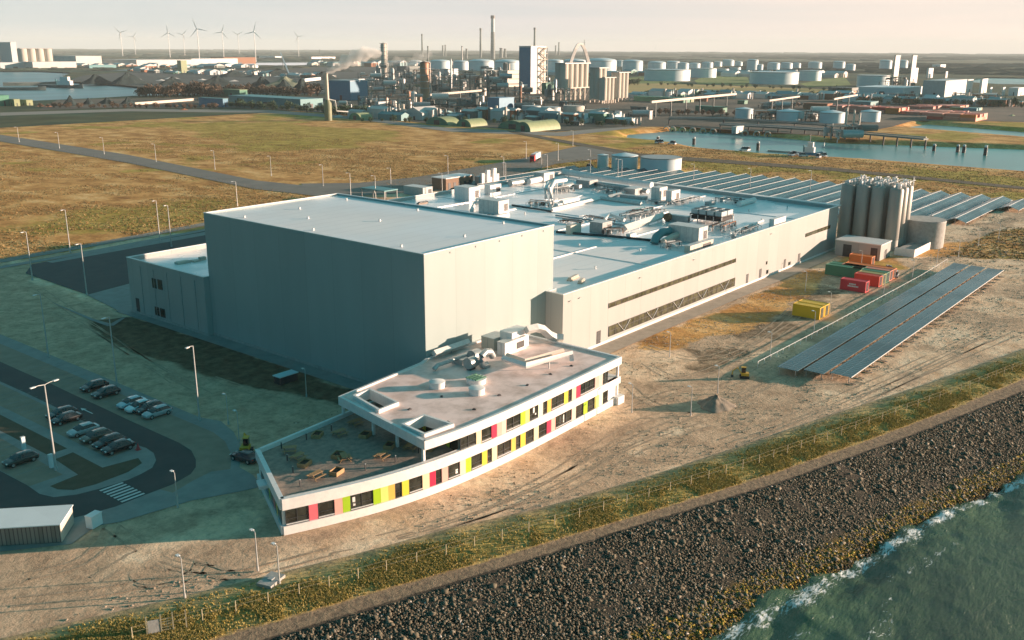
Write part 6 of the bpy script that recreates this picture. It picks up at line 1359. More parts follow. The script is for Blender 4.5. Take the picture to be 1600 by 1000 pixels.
# ================================================================ THE LAND BEYOND
M['olive'] = pm('olive_steel', (.22, .24, .14), (.16, .18, .11), .2, .6); M['pale'] = pm('pale_sheet', (.62, .60, .57), (.52, .51, .49), .05, .6); M['steel'] = pm('plant_steel', (.16, .20, .19), (.09, .12, .12), .1, .6); M['copper'] = pm('copper_cladding', (.52, .26, .15), (.38, .20, .13), .2, .5)
M['conc2'] = pm('silo_concrete', (.58, .54, .47), (.46, .43, .38), .06, .85, stretch=(1, 1, .2)); M['sheetg'] = pm('green_sheet', (.05, .24, .16), (.04, .19, .13), .2, .6)
def fb(label, F, xl, xr, yt, mat, cat_='building', name='building', roof=None, group=None, bands=0, gable=False, dxm=None):
    p, dx, dy, h = pxdims(F, xl, xr, yt, 0); dx = min(dx, dxm) if dxm else dx; t = thing(name, label, cat_, p, 0, group); b = MB(); b.box(0, dx, 0, dy, 0, h); b.obj('wall', M[mat], t)
    b = MB()
    if gable:
        if dy >= dx: b.add([(-.3, -.3, h), (dx+.3, -.3, h), (dx/2, -.3, h+dx*.22), (-.3, dy+.3, h), (dx+.3, dy+.3, h), (dx/2, dy+.3, h+dx*.22)], [(0, 1, 2), (5, 4, 3), (0, 2, 5, 3), (1, 4, 5, 2), (0, 3, 4, 1)])
        else: b.add([(-.3, -.3, h), (-.3, dy+.3, h), (-.3, dy/2, h+dy*.22), (dx+.3, -.3, h), (dx+.3, dy+.3, h), (dx+.3, dy/2, h+dy*.22)], [(2, 1, 0), (3, 4, 5), (0, 3, 5, 2), (2, 5, 4, 1), (0, 1, 4, 3)])
    else: b.box(-.3, dx+.3, -.3, dy+.3, h+.01, h+max(.5, h*.03))
    b.obj('roof', M[roof or mat], t)
    if bands:
        for k in range(bands):
            b = MB(); z = h*(k+.6)/(bands+.4); b.box(-.12, -.01, dy*.08, dy*.92, z, z+h*.05); b.box(dx*.08, dx*.92, -.12, -.01, z, z+h*.05); b.obj('window_band', M['dark'], t)
    else:
        b = MB(); b.box(dx*.4, dx*.55, -.15, -.01, 0, min(h*.5, 5)); b.obj('door', M['dark'], t); b = MB(); b.box(-.15, -.01, dy*.4, dy*.5, 0, min(h*.5, 5)); b.obj('door', M['dark'], t)
    return t, dx, dy, h
# wind turbines
def turbine(label, xb, yb, xh, yh, rot):
    p = at(xb, yb); h = height(xb, yb, yh); t = thing('wind_turbine', label, 'wind turbine', p, 0, 'wind turbines on the horizon'); b = MB(); b.cyl(0, 0, 0, h, h*.014, h*.009, 10); b.obj('tower', M['white'], t, smooth=True)
    f = -Vector((FW.x, FW.y, 0)).normalized(); sd_ = Vector((-f.y, f.x, 0)); b = MB(); n0 = Vector((0, 0, h)); b.tube([n0-f*h*.04, n0+f*h*.03], h*.02, 8); b.obj('nacelle', M['white'], t)
    for k in range(3):
        a = rot+k*2*math.pi/3; d = sd_*math.cos(a)+Vector((0, 0, 1))*math.sin(a); e = sd_*-math.sin(a)+Vector((0, 0, 1))*math.cos(a); c = n0+f*h*.035; L_ = h*.35; b = MB(); w = h*.010
        b.add([c-e*w, c+e*w, c+d*L_*.25+e*w*1.8, c+d*L_*.25-e*w, c+d*L_+e*w*.3, c+d*L_-e*w*.2]+[v+f*w*.6 for v in (c-e*w, c+e*w, c+d*L_*.25+e*w*1.8, c+d*L_*.25-e*w, c+d*L_+e*w*.3, c+d*L_-e*w*.2)],
              [(0, 1, 2, 3), (3, 2, 4, 5), (9, 8, 7, 6), (11, 10, 8, 9), (1, 7, 8, 2), (2, 8, 10, 4), (0, 3, 9, 6), (3, 5, 11, 9), (5, 4, 10, 11), (0, 6, 7, 1)]); b.obj('blade', M['white'], t)
for i, (xb, yb, xh, yh, r) in enumerate([(192, 89, 190, 51, .3), (212, 86, 211, 57.5, 1.0), (266, 91, 264, 51, 1.6), (289, 87, 284, 54, .8), (312, 96, 310, 45, 1.9), (350, 91, 347, 50, 1.2), (374, 85, 372, 54, .5), (400, 97, 397, 49.5, 1.3), (467, 89, 464, 57, .1)]):
    turbine('white wind turbine on the left horizon, %s from the left%s' % (ORD[i], {4: ', the largest', 8: ', apart from the rest'}.get(i, '')), xb, yb, xh, yh, r)
# chimneys and columns on the skyline
def stack(label, x, yb, yt, w, mat='steel', bands=None, cap=True, name='chimney', group='chimneys on the skyline'):
    c, r = cylspan(x-w/2, x+w/2, yb); h = height(x, yb, yt); t = thing(name, label, 'chimney', c, 0, group); b = MB(); b.cyl(0, 0, 0, h*.62, r*1.25, r, 14); b.obj('lower_shaft', M[mat], t, smooth=True)
    b = MB(); b.cyl(0, 0, h*.62, h*.93, r, r*.9, 14); b.obj('upper_shaft', M[bands or mat], t, smooth=True); b = MB(); b.cyl(0, 0, h*.93, h, r*1.15, r*1.1, 14); b.obj('tip', M['dark'], t, smooth=True)
for a in [('tallest banded chimney in the middle of the skyline', 770, 92, 24, 6, 'steel', 'tankg'), ('thin dark chimney just left of the tallest one', 751, 90, 44, 3, 'steel'), ('dark chimney right behind the tall white tower', 835, 92, 43, 3.2, 'steel'), ('thin chimney above the copper coloured column', 660, 90, 53, 2.4, 'steel'), ('short thin stack right of the copper column', 669, 98, 72, 2.2, 'steel'), ('pair of dark columns at mid skyline, left one', 692, 88, 71, 2.5, 'steel'), ('pair of dark columns at mid skyline, right one', 696, 88, 70, 2.2, 'steel'),
          ('slim flare stack between the pair and the tallest chimney', 722, 96, 72, 2, 'pale'), ('small dark stack left of the white tower', 729, 92, 76, 3, 'steel'), ('thin dark stack right of the white tower', 873, 88, 66, 2.2, 'steel'), ('short dark stack next to the thin one right of the tower', 868, 88, 71, 2.2, 'steel'), ('squat dark column group left of the white tower', 783, 90, 75, 5, 'steel'), ('second squat dark column left of the white tower', 789, 90, 76, 4, 'steel')]: stack(*a)
# pylons
def pylon(label, x, yb, yt):
    p = at(x, yb); h = height(x, yb, yt); t = thing('power_pylon', label, 'pylon', p, R(20), 'pylons on the horizon'); b = MB()
    for s in ((-1, -1), (1, -1), (1, 1), (-1, 1)): b.tube([(s[0]*h*.09, s[1]*h*.09, 0), (s[0]*h*.02, s[1]*h*.02, h*.7), (0, 0, h)], h*.007, 4)
    for k in range(6): z = h*k/9; w = h*.09*(1-k/8.5)+.3; b.tube([(-w, -w, z), (w, -w, z+h*.1)], h*.005, 4)
    b.obj('lattice', M['steel'], t)
    for z, w in ((.72, .2), (.84, .26), (.94, .16)): b = MB(); b.tube([(-h*w, 0, h*z), (h*w, 0, h*z)], h*.008, 4); b.obj('cross_arm', M['steel'], t)
for l, x, yb, yt in (('lattice pylon on the horizon right of the white tower', 912.5, 90, 62), ('lattice pylon on the horizon above the oil tanks', 1024, 78, 60), ('distant pylon left of centre', 500, 92, 77), ('distant pylon near the smoke plume', 570, 92, 77), ('distant pylon above the green shed row', 424, 90, 77)): pylon(l, x, yb, yt)
# tank farm
TF = 'white storage tanks of the oil terminal'
big_t = [(1006, 1078, 127, 109, 'flat', 'large white tank, leftmost of the front row'), (1078.5, 1119, 121.5, 107, 'flat', 'large white tank, second in the front row'), (1119.5, 1138.5, 118.5, 107.5, 'flat', 'white tank, third in the front row'), (1139, 1157, 116, 105, 'flat', 'white tank, fourth in the front row'), (1170, 1247, 132, 113, 'flat', 'large white tank with a pink lit edge standing alone'), (1247.5, 1283, 126.5, 110.5, 'flat', 'large white tank right of the lone large one'), (1337.5, 1389, 136, 118, 'flat', 'broad bluish tank left of the twin power stacks')]
for xl, xr, yb, yt, top, l in big_t: tank(l, xl, xr, yb, yt, 'tankw', top, TF)
mid = [(606, 640, 100, 'x')]
domes = [(672, 704, 108, 96), (708, 733, 110, 96.5), (732, 772, 111, 96), (772, 813, 113, 96.5), (853, 880, 112, 95), (880, 915, 110, 95), (915, 963, 111, 95), (972, 1004, 113, 96), (962, 975, 104, 95), (1012, 1040, 108, 98), (1041, 1062, 107, 97), (1058, 1076, 109, 99), (1076, 1094, 107, 99.5), (1096, 1114, 106, 98), (1128, 1147, 103, 94.5), (1115, 1128, 104, 97), (1148, 1160, 104, 97), (1166, 1184, 112, 94), (1181, 1192, 112, 101), (1198, 1218, 111, 99), (1219, 1238, 109, 99), (1238, 1251, 107, 99), (1262, 1284, 107, 98), (1301, 1320, 108, 97), (1320, 1336, 111, 101), (1373, 1393, 109, 95), (1400, 1418, 107, 95), (640, 660, 104, 96)]
for i, (xl, xr, yb, yt) in enumerate(domes): tank('domed tank in the rear rows of the tank farm, %s counted from left' % ORD[i], xl, xr, yb, yt, 'tankw', 'dome', 'domed tanks in the rear of the tank farm', 'domed_tank', n=24) if i < 30 else None
for i, (xl, xr, yb, yt) in enumerate([(1148, 1176, 186, 171), (1212, 1250, 190, 175), (1279, 1319, 193, 177), (1343, 1375, 191, 175)]): tank('pale tank with a low cone roof by the harbour, %s of four from the left' % ORD[i], xl, xr, yb, yt, 'tankw', 'cone', 'four tanks by the harbour', 'harbour_tank', n=28)
for i, (xl, xr, yb, yt, m) in enumerate([(815, 845, 181, 166, 'tankg'), (845, 876, 186, 168, 'tankg'), (880, 912, 182, 166, 'conc2'), (912, 944, 184, 173, 'conc2'), (960, 971, 186, 174, 'white')]): tank(('grey green round tank in front of the blue shed', 'grey green round tank with rusty stair right of the first', 'beige round tank under the silo battery', 'low wide basin tank with a pale rim below the ribbed silos', 'small white tank by the harbour road')[i], xl, xr, yb, yt, m, 'flat', None, 'process_tank', n=28)
# the big white tower with its stair lattice and neighbours
t, dx, dy, h = fb('tall white and blue tower block with an outside stair, highest building in the plant', (829, 147), 811, 852, 74, 'pale', 'tower', 'process_tower')
b = MB(); b.box(-.4, -.02, 0, dy, h*.02, h); b.obj('darker_side', M['blue'], t)
b = MB(); n_ = 8
for k in range(n_):
    z0, z1 = h*k/n_, h*(k+1)/n_; x0, x1 = dx*.55, dx*.98; a, c = (x0, x1) if k % 2 else (x1, x0); b.tube([(a, -2, z0), (c, -2, z1)], .8, 4); b.box(x0-1, x1+1, -3.2, -.03, z1-.6, z1)
b.obj('stair', M['cream'], t)
for x in (.55, .98): b = MB(); b.box(dx*x-.4, dx*x+.4, -3.3, -2.6, 0, h); b.obj('stair_post', M['steel'], t)
fb('cream factory block with dotted vents left of the white tower', (793, 136), 783, 823, 111, 'cream', bands=3)
fb('low green sided block behind the foot of the white tower', (853, 148), 846, 866, 130, 'sheetg'); fb('blue shed with a pink lit front between tanks and conveyors', (780, 180), 762, 803, 154, 'blue', gable=False)
fb('large blue windowless shed behind the smoking stack', (548, 157), 515, 575, 127, 'blue', roof='tankg'); 
for i, (x, w) in enumerate(((553, 4), (563, 3.5))): pass
fb('row of white roof houses on the large blue shed', (560, 129), 553, 573, 124, 'white', name='roof_house')
fb('long low teal shed at the edge of the field, left half', (349, 167.5), 311, 357, 155, 'blue', roof='teal'); fb('long low teal shed continuing right behind the smoking stack', (470, 170), 358, 505, 156, 'teal')
fb('small blue grey building left of the white tents', (592, 176), 586, 603, 160, 'tankg'); fb('green low shed in the middle distance behind trees', (375, 152), 345, 387, 141, 'sheetg', roof='lime')
fb('blue roofed white gabled tent, left of the tents', (627, 189), 591, 639, 180, 'teal', gable=True); fb('long white gabled tent behind the green sheds', (660, 188), 632, 692, 177, 'pale', gable=True); fb('small white box hut left of the tents', (577, 184), 576, 587, 178, 'white')
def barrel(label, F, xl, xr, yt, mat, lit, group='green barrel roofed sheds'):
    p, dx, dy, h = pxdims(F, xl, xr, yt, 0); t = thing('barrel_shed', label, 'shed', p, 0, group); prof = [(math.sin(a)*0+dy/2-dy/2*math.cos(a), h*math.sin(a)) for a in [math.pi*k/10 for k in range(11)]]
    b = MB(); vs = [(x, y, z) for x in (0, dx) for y, z in prof]; n = len(prof); b.add(vs, [(i, i+1, n+i+1, n+i) for i in range(n-1)]); b.obj('roof', M[lit], t, smooth=True)  # lime roof against dark green ends: sunlit and shaded sides put into colour
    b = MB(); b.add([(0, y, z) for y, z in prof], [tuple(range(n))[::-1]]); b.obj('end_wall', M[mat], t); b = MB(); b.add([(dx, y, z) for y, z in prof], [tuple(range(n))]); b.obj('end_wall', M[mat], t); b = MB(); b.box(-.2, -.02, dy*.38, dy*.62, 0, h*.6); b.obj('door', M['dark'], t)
for a in [('leftmost green barrel shed with a pale lit side', (564, 188), 545, 583, 177), ('green barrel shed, first of the group behind the road', (700, 196), 665, 720, 184), ('green barrel shed with its sunlit side coloured lime, in the middle', (736, 198.5), 713, 762, 187), ('green barrel shed, left of the two widest', (823, 203.5), 778, 845, 190), ('widest green barrel shed with its sunlit side coloured lime', (829, 206.5), 805, 876, 191)]: barrel(a[0], a[1], a[2], a[3], a[4], 'sheetg', 'lime')
for i, (FB, xl, xr, yt, m, l) in enumerate([((1068, 161), 990, 1078, 154, 'sheetg', 'long dark green shed right of the ribbed silos'), ((1006, 158), 1008, 1034, 153, 'lime', 'pale lime gabled shed in front of the long green shed'), ((1128, 176), 1086, 1136, 168, 'sheetg', 'dark green shed under the long conveyor bridge'), ((1163, 163), 1152, 1168, 158, 'sheetg', 'small dark green shed right of the conveyor bridge end'),
    ((1080, 160), 1074, 1084, 153, 'lime', 'lime box by the conveyor bridge'), ((1104, 159), 1086, 1106, 154, 'rust', 'row of red brown containers by the conveyor bridge'), ((1292, 172), 1255, 1300, 163, 'rust', 'rust brown sheds behind the harbour tanks'), ((1360, 166), 1330, 1372, 160, 'teal', 'low teal roofs behind the container blocks'), ((1010, 172), 985, 1012, 168, 'steel', 'dark flat sheds before the ribbed silos'), ((905, 196), 892, 912, 191, 'steel', 'dark shed by the road below the basin tank'), ((1590, 150), 1575, 1600, 138, 'white', 'white block at the right edge of the picture'), ((700, 118), 688, 716, 108, 'tankg', 'grey plant hall behind the slender white column'), ((770, 122), 760, 790, 110, 'steel', 'dark plant hall left of the cream factory block'), ((640, 112), 620, 660, 104, 'steel', 'dark hall far behind the copper column')]):
    fb(l, FB, xl, xr, yt, m, dxm=80)
# silo batteries
def battery(label, F, xl, xr, yt, r_px, mat, legs=False, pipes=False):
    p, dx, dy, h = pxdims(F, xl, xr, yt, 0); t = thing('silo_battery', label, 'silos', p); nx = max(2, round(dx/(r_px))); rr = dx/nx/2; ny = max(2, round(dy/(2*rr))); z0 = h*.36 if legs else h*.12
    for i in range(nx):
        for j in range(ny):
            if 0 < i < nx-1 and 0 < j: continue
            b = MB(); b.cyl(rr+i*2*rr, rr+j*dy/ny, z0, h, rr*.97, n=14); b.obj('silo_tube', M[mat], t, smooth=True)
    b = MB(); b.box(-.5, dx+.5, -.5, dy+.5, h+.02, h*1.03); b.obj('top_deck', M['grey'], t)
    b = MB()
    for i in range(nx+1): b.box(i*2*rr-.5, i*2*rr+.5, -.4, .6, 0, z0); b.box(i*2*rr-.5, i*2*rr+.5, dy-1, dy, 0, z0)
    if legs:
        for i in range(nx): b.tube([(i*2*rr, 0, z0*.1), ((i+1)*2*rr, 0, z0*.95)], .5, 4); b.tube([((i+1)*2*rr, 0, z0*.1), (i*2*rr, 0, z0*.95)], .5, 4)
        b.box(-.6, dx+.6, -.6, .8, z0-1, z0-.02)
    b.obj('support_frame', M['cream'], t)
    if pipes:
        for k in range(3):
            b = MB(); pts = [(dx*.28+k*2, dy*.3, h*1.03)]+[(dx*(.28+.72*q/8)+k*2, dy*.3, h*1.03+h*.52*math.sin(math.pi*q/8)) for q in range(1, 8)]+[(dx+k*2, dy*.3, h*1.03)]; b.tube(pts, .8, 6); b.obj('arched_pipe', M['pale'], t)
    return t
battery('battery of tall silos on a lattice frame with arched pipes on top', (882, 158), 867, 921, 100, 9, 'conc2', True, True)
battery('ribbed concrete silo block, left and tallest of three', (935, 161), 921, 949, 107, 8, 'conc2'); battery('lower ribbed silo block in front of the tallest', (944, 162), 940, 961, 122, 8, 'conc2'); battery('ribbed silo block at the right end of the group', (966, 159), 954, 983, 114, 8, 'conc2')
# copper column, smoking stack, tall lit column
def column(label, x, yb, yt, w, mat, plat=5, name='distillation_column', cat_='column'):
    c, r = cylspan(x-w/2, x+w/2, yb); h = height(x, yb, yt); t = thing(name, label, cat_, c); b = MB(); b.lathe(0, 0, [(r, 0), (r, h*.95), (r*.6, h*.99), (.1, h)], 20); b.obj('shell', M[mat], t, smooth=True)
    for k in range(plat): z = h*(.3+.68*k/max(1, plat-1)); b = MB(); b.cyl(0, 0, z, z+h*.012, r*1.35, n=16); b.obj('platform', M['grey'], t)
    b = MB(); b.tube([(r*1.2, -r*.6, 0), (r*1.2, -r*.6, h*.96), (0, 0, h*1.01)], r*.14, 6); b.obj('riser_pipe', M['offwhite'], t); return t, c, r, h
column('copper coloured column standing in the middle of the plant', 664, 156, 96, 14, 'copper', 5); column('tall sunlit column with bright edges, left part of the plant', 600.5, 122, 67, 9, 'conc2', 7); column('small copper vessel left of the copper column', 639, 168, 142, 6, 'copper', 2); column('short copper vessel below the copper column', 656, 170, 148, 6, 'copper', 2)
column('slender white column right of the copper column', 705, 138, 92, 2.6, 'white', 1); column('white column with a thick pipe by the copper column', 687, 136, 112, 3, 'white', 1); column('dark lattice column right of the cream ladder', 789, 126, 98, 6, 'steel', 3); column('cream twin column near the white tower', 795, 126, 99, 3.5, 'cream', 2); column('red and white column in front of the cream factory block', 813, 170, 133, 3.4, 'rust', 4)
c, r = cylspan(508.5, 518, 189); h = height(513, 189, 114); t = thing('smoking_stack', 'olive green stack with a swollen base giving off white smoke', 'chimney', c); b = MB(); b.lathe(0, 0, [(r*1.25, 0), (r*1.3, h*.36), (r*.62, h*.44)], 18); b.obj('base', M['olive'], t, smooth=True); b = MB(); b.cyl(0, 0, h*.44, h, r*.6, r*.5, 14); b.obj('shaft', M['cream'], t, smooth=True); b = MB(); b.tube([(r*.6, 0, h*.45), (r*2.5, -2, h*.42), (r*3, -2, h*.2), (r*8, -2, h*.17)], r*.22, 6); b.obj('side_pipe', M['offwhite'], t)
# smoke plumes (volume in a soft bulging hull)
def plume(label, pts, rs, dens, seed):
    m, N, L, bs_ = newmat('smoke'); N.remove(bs_); v = N.new('ShaderNodeVolumePrincipled'); v.inputs['Color'].default_value = (1, .98, .96, 1); v.inputs['Density'].default_value = dens; L.new(v.outputs[0], N['Material Output'].inputs['Volume'])
    g2 = np.random.default_rng(seed); P = [Vector(p) for p in pts]; Q = []; RR = []
    for i in range(len(P)-1):
        for k in range(9): Q.append(P[i].lerp(P[i+1], k/9)); RR.append(rs[i]+(rs[i+1]-rs[i])*k/9)
    Q.append(P[-1]); RR.append(rs[-1]*.3); n = 20; vs = []; fs_ = []
    for i, q in enumerate(Q):
        d = ((Q[min(i+1, len(Q)-1)]-Q[max(i-1, 0)])).normalized(); u = d.cross(Vector((0, 0, 1))).normalized() if abs(d.z) < .95 else Vector((1, 0, 0)); w = u.cross(d)
        for k in range(n):
            a = 2*math.pi*k/n; r = RR[i]*(1+.28*math.sin(3*a+i*.9+seed)+.22*math.sin(i*1.1+2*a)+.16*(g2.random()-.5)); vs.append(q+(u*math.cos(a)+w*math.sin(a))*r)
    for i in range(len(Q)-1):
        for k in range(n): fs_.append((i*n+k, i*n+(k+1) % n, (i+1)*n+(k+1) % n, (i+1)*n+k))
    fs_ += [tuple(range(n))[::-1], tuple(range((len(Q)-1)*n, len(Q)*n))]; b = MB(); b.add(vs, fs_); o = b.obj('smoke', m, None, True); tag(o, label, 'smoke', kind='stuff')
    import bmesh
    bm = bmesh.new(); bm.from_mesh(o.data); bmesh.ops.recalc_face_normals(bm, faces=bm.faces); bm.to_mesh(o.data); bm.free()
p0 = Vector((c.x, c.y, h)); sd2 = Vector((RT.x, RT.y, 0)).normalized(); plume('white smoke blowing right from the olive green stack', [p0, p0+sd2*7+Vector((0, 0, 4)), p0+sd2*17+Vector((0, 0, 9)), p0+sd2*30+Vector((0, 0, 15)), p0+sd2*44+Vector((0, 0, 15))], [1.4, 3.2, 5, 5, 2], .17, 1)
q0 = at(636, 122); q0.z = 14; plume('thin white steam rising left of the copper column', [q0, q0+sd2*4+Vector((0, 0, 14)), q0+sd2*26+Vector((0, 0, 24)), q0+sd2*50+Vector((0, 0, 32))], [3, 7, 9, 5], .02, 2)
q0 = at(608, 118); q0.z = 20; plume('thin white steam above the left part of the plant', [q0, q0+sd2*16+Vector((0, 0, 12)), q0+sd2*36+Vector((0, 0, 9))], [3, 7, 4], .025, 3)
# process units: frames with decks, vessels and pipes
def unit(label, x0, x1, yb, yt, seed, mats=('steel', 'grey', 'offwhite', 'galv'), vess=7):
    a, c = at(x0, yb), at(x1, yb); L_ = (c-a).length; h = height((x0+x1)/2, yb, yt); W_ = min(24, max(10, L_*.6)); g2 = random.Random(seed); t = thing('process_unit', label, 'process plant', a, math.atan2(c.y-a.y, c.x-a.x), 'pipework and steel frames of the chemical plant')
    nb = max(2, int(L_/9)); nl = max(2, int(h/7)); b = MB()
    for i in range(nb+1):
        for y in (0, W_): b.box(L_*i/nb-.35, L_*i/nb+.35, y-.35, y+.35, 0, h*(.55+.45*((i*7+seed) % 3)/2))
    for k in range(1, nl+1):
        e = L_*(.6+.4*g2.random()) if k == nl else L_; b.box(0, e, 0, W_, h*k/nl*.92-.25, h*k/nl*.92)
    b.obj('steel_frame', M['steel'], t)
    for k in range(vess):
        x, y = L_*g2.random(), W_*g2.random(); rr = 1.2+2.6*g2.random(); hh = h*(.35+.75*g2.random()); m_ = M[g2.choice(mats)]; b = MB()
        if g2.random() < .7: z0 = h*.5*g2.random(); b.lathe(x, y, [(rr, z0), (rr, z0+hh*.6), (rr*.5, z0+hh*.66), (.1, z0+hh*.67)], 12)
        else: b.tube([(x, y-rr*1.5, hh), (x+rr*4, y-rr*1.5, hh)], rr*.8, 10)
        b.obj('vessel', m_, t, smooth=True)
    for k in range(vess):
        z = h*(.15+.85*g2.random()); y = -1+(W_+1)*g2.random()*.5; xa_, xb_ = L_*g2.random()*.4, L_*(.6+.4*g2.random()); b = MB(); b.tube([(xa_, y, z-4), (xa_, y, z), (xb_, y, z), (xb_, y, z+g2.uniform(-5, 4))], .35+.4*g2.random(), 5); b.obj('pipe', M[g2.choice(('offwhite', 'galv', 'copper', 'steel', 'white'))], t)
U = [(1190, 1215, 170, 160), (1225, 1255, 168, 160), (1262, 1285, 184, 172), (985, 1010, 182, 174), (870, 900, 150, 138), (905, 930, 190, 183), (575, 600, 150, 118), (600, 628, 152, 112), (628, 652, 150, 116), (676, 704, 150, 120), (704, 735, 150, 118), (735, 765, 152, 116), (763, 790, 156, 122), (560, 590, 172, 150), (592, 622, 174, 148), (622, 650, 178, 146), (672, 700, 176, 150), (700, 730, 176, 152), (730, 760, 176, 150), (800, 825, 178, 152), (520, 548, 176, 158), (795, 815, 150, 130), (855, 870, 160, 128), (640, 676, 132, 106), (715, 750, 134, 108), (590, 612, 132, 104), (752, 778, 134, 104), (880, 915, 172, 158), (935, 960, 180, 170), (556, 580, 140, 124), (1180, 1212, 188, 172), (1252, 1280, 190, 172), (825, 850, 168, 150)]
wh = ['behind the second harbour tank', 'behind the third harbour tank', 'between the last two harbour tanks', 'left of the hopper house', 'behind the silo battery legs', 'by the road below the basin tank', 'by the large blue shed', 'behind the small blue grey building', 'left of the copper column', 'right of the copper column', 'below the thin white column', 'below the tallest chimney', 'beside the cream factory block', 'behind the leftmost barrel shed', 'behind the blue roofed tent', 'under the small copper vessel', 'behind the long white tent', 'above the green barrel sheds', 'left of the blue shed with lit front', 'in front of the cream factory block', 'at the foot of the smoking stack', 'left of the white tower foot', 'left of the silo battery', 'farther back behind the copper column', 'farther back below the chimneys', 'farther back at the tall sunlit column', 'farther back by the dark lattice column', 'under the silo battery', 'by the ribbed silo blocks', 'at the right end of the large blue shed', 'between the first two harbour tanks', 'between the second and third harbour tanks', 'just below the white tower']
for i, (x0, x1, yb, yt) in enumerate(U): unit('dense pipework and steel frames '+wh[i], x0, x1, yb, yt, i+3, vess=6 if i < 14 else 4)
def bridge(label, a, c, w, z1, z2, legs=4, mat='cream', name='conveyor_bridge'):
    A, B = at(*a), at(*c); L_ = (B-A).length; t = thing(name, label, 'conveyor', A, math.atan2(B.y-A.y, B.x-A.x)); b = MB()
    b.add([(0, -w, z1), (L_, -w, z2), (L_, w, z2), (0, w, z1), (0, -w, z1+2*w), (L_, -w, z2+2*w), (L_, w, z2+2*w), (0, w, z1+2*w)], [(0, 3, 2, 1), (4, 5, 6, 7), (0, 1, 5, 4), (1, 2, 6, 5), (2, 3, 7, 6), (3, 0, 4, 7)]); b.obj('gallery', M[mat], t)
    for k in range(legs): x = L_*(k+.3)/legs; z = z1+(z2-z1)*x/L_; b = MB(); b.tube([(x-w, -w, 0), (x, 0, z)], .5, 5); b.tube([(x+w, w, 0), (x, 0, z)], .5, 5); b.obj('trestle', M['steel'], t)
bridge('long sloping cream conveyor bridge near the harbour', (1016, 184), (1148, 172), .9, 12, 14, 6); bridge('pinkish conveyor pipe crossing in front of the plant', (672, 168), (752, 163), .9, 11, 13, 4); bridge('white conveyor gallery by the coal heaps', (475, 138), (500, 136), 2, 9, 10, 2, 'white'); bridge('pale conveyor line right of the first harbour tank', (1200, 176), (1247, 172), .7, 10, 12, 3); bridge('conveyor feeding the harbour loading arms', (1300, 182), (1336, 178), .7, 14, 16, 2); bridge('long pinkish wall by the field at the left', (210, 165), (302, 158), 1.2, .5, .5, 2, 'cream', 'boundary_wall')
t, *_ = fb('white hopper house at the lower end of the conveyor bridge', (1015, 187), 1013, 1019, 174, 'pale', name='hopper_house')
# harbour: jetty, dolphins, loading arms, tug
def jetty(label, pts, w, z, step, mat='steel'):
    A = Vector(pts[0]); t = thing('jetty', label, 'jetty', (A.x, A.y, -2.6)); b = MB(); o = Vector((A.x, A.y, -2.6))
    for i in range(len(pts)-1):
        p, q = Vector(pts[i])-o, Vector(pts[i+1])-o; d = (q-p); L_ = d.length; d.normalize(); n_ = Vector((-d.y, d.x, 0))*w/2
        b.add([(*(p-n_)[:2], z), (*(q-n_)[:2], z), (*(q+n_)[:2], z), (*(p+n_)[:2], z), (*(p-n_)[:2], z+.9), (*(q-n_)[:2], z+.9), (*(q+n_)[:2], z+.9), (*(p+n_)[:2], z+.9)], [(0, 3, 2, 1), (4, 5, 6, 7), (0, 1, 5, 4), (1, 2, 6, 5), (2, 3, 7, 6), (3, 0, 4, 7)])
    b.obj('deck', M['steel'], t); cnt = 0
    for i in range(len(pts)-1):
        p, q = Vector(pts[i])-o, Vector(pts[i+1])-o; k = int((q-p).length/step)
        for j in range(k+1): r_ = p.lerp(q, j/max(1, k)); s = MB(); s.cyl(r_.x, r_.y, -3, z, .55, n=8); s.obj('pile', M['dark'], t)
    b = MB(); b.tube([Vector(p)-o+Vector((0, 0, z+1.6)) for p in pts], .35, 6); b.obj('pipeline', M['galv'], t); return t
W0 = -2.6
jetty('long dark jetty with pipelines along the far side of the harbour', [(*at(1125, 208, W0)[:2], W0), (*at(1215, 213, W0)[:2], W0), (*at(1300, 219, W0)[:2], W0), (*at(1445, 233, W0)[:2], W0)], 5, 5.5, 9)
jetty('thin pipe bridge from the loading berth to the bank', [(*at(1045, 200, W0)[:2], W0), (*at(1130, 201, W0)[:2], W0), (*at(1300, 212, W0)[:2], W0)], 2.5, 6.5, 22)
t, *_ = fb('loading platform with white canopies on the harbour berth', (1150, 209), 1143, 1161, 199, 'offwhite', name='berth_platform'); 
for i, (x, yt) in enumerate(((1319, 168), (1331, 172), (1340, 176))): column('tall white loading arm at the harbour berth, %s of three' % ORD[i], x, 216, yt, 3.0, 'cream', 2, 'harbour_derrick', 'loading arm')
unit('berth machinery around the loading arms', 1298, 1342, 218, 196, 77, vess=6)
def dolphin(label, x, yb, yt, grp, ring=False):
    p = at(x, yb, W0); h = height(x, yb, yt, W0); t = thing('mooring_dolphin' if not ring else 'berth_fender', label, 'mooring post' if not ring else 'fender', p, 0, grp)
    if ring: b = MB(); n = 14; b.tube([(2.1*math.cos(math.pi*k/8)*RT.x, 2.1*math.cos(math.pi*k/8)*RT.y, h*.45+2.1*math.sin(math.pi*k/8)) for k in range(-2, 11)], .45, 6); b.obj('hoop', M['cream'], t); b = MB(); b.cyl(0, 0, -3, h*.5, .6, n=8); b.obj('pile', M['dark'], t)
    else: b = MB(); b.cyl(0, 0, -3, h*.8, 1.0, n=10); b.obj('pile', M['dark'], t, smooth=True); b = MB(); b.cyl(0, 0, h*.8+.01, h, .8, n=10); b.obj('cap', M['white'], t)
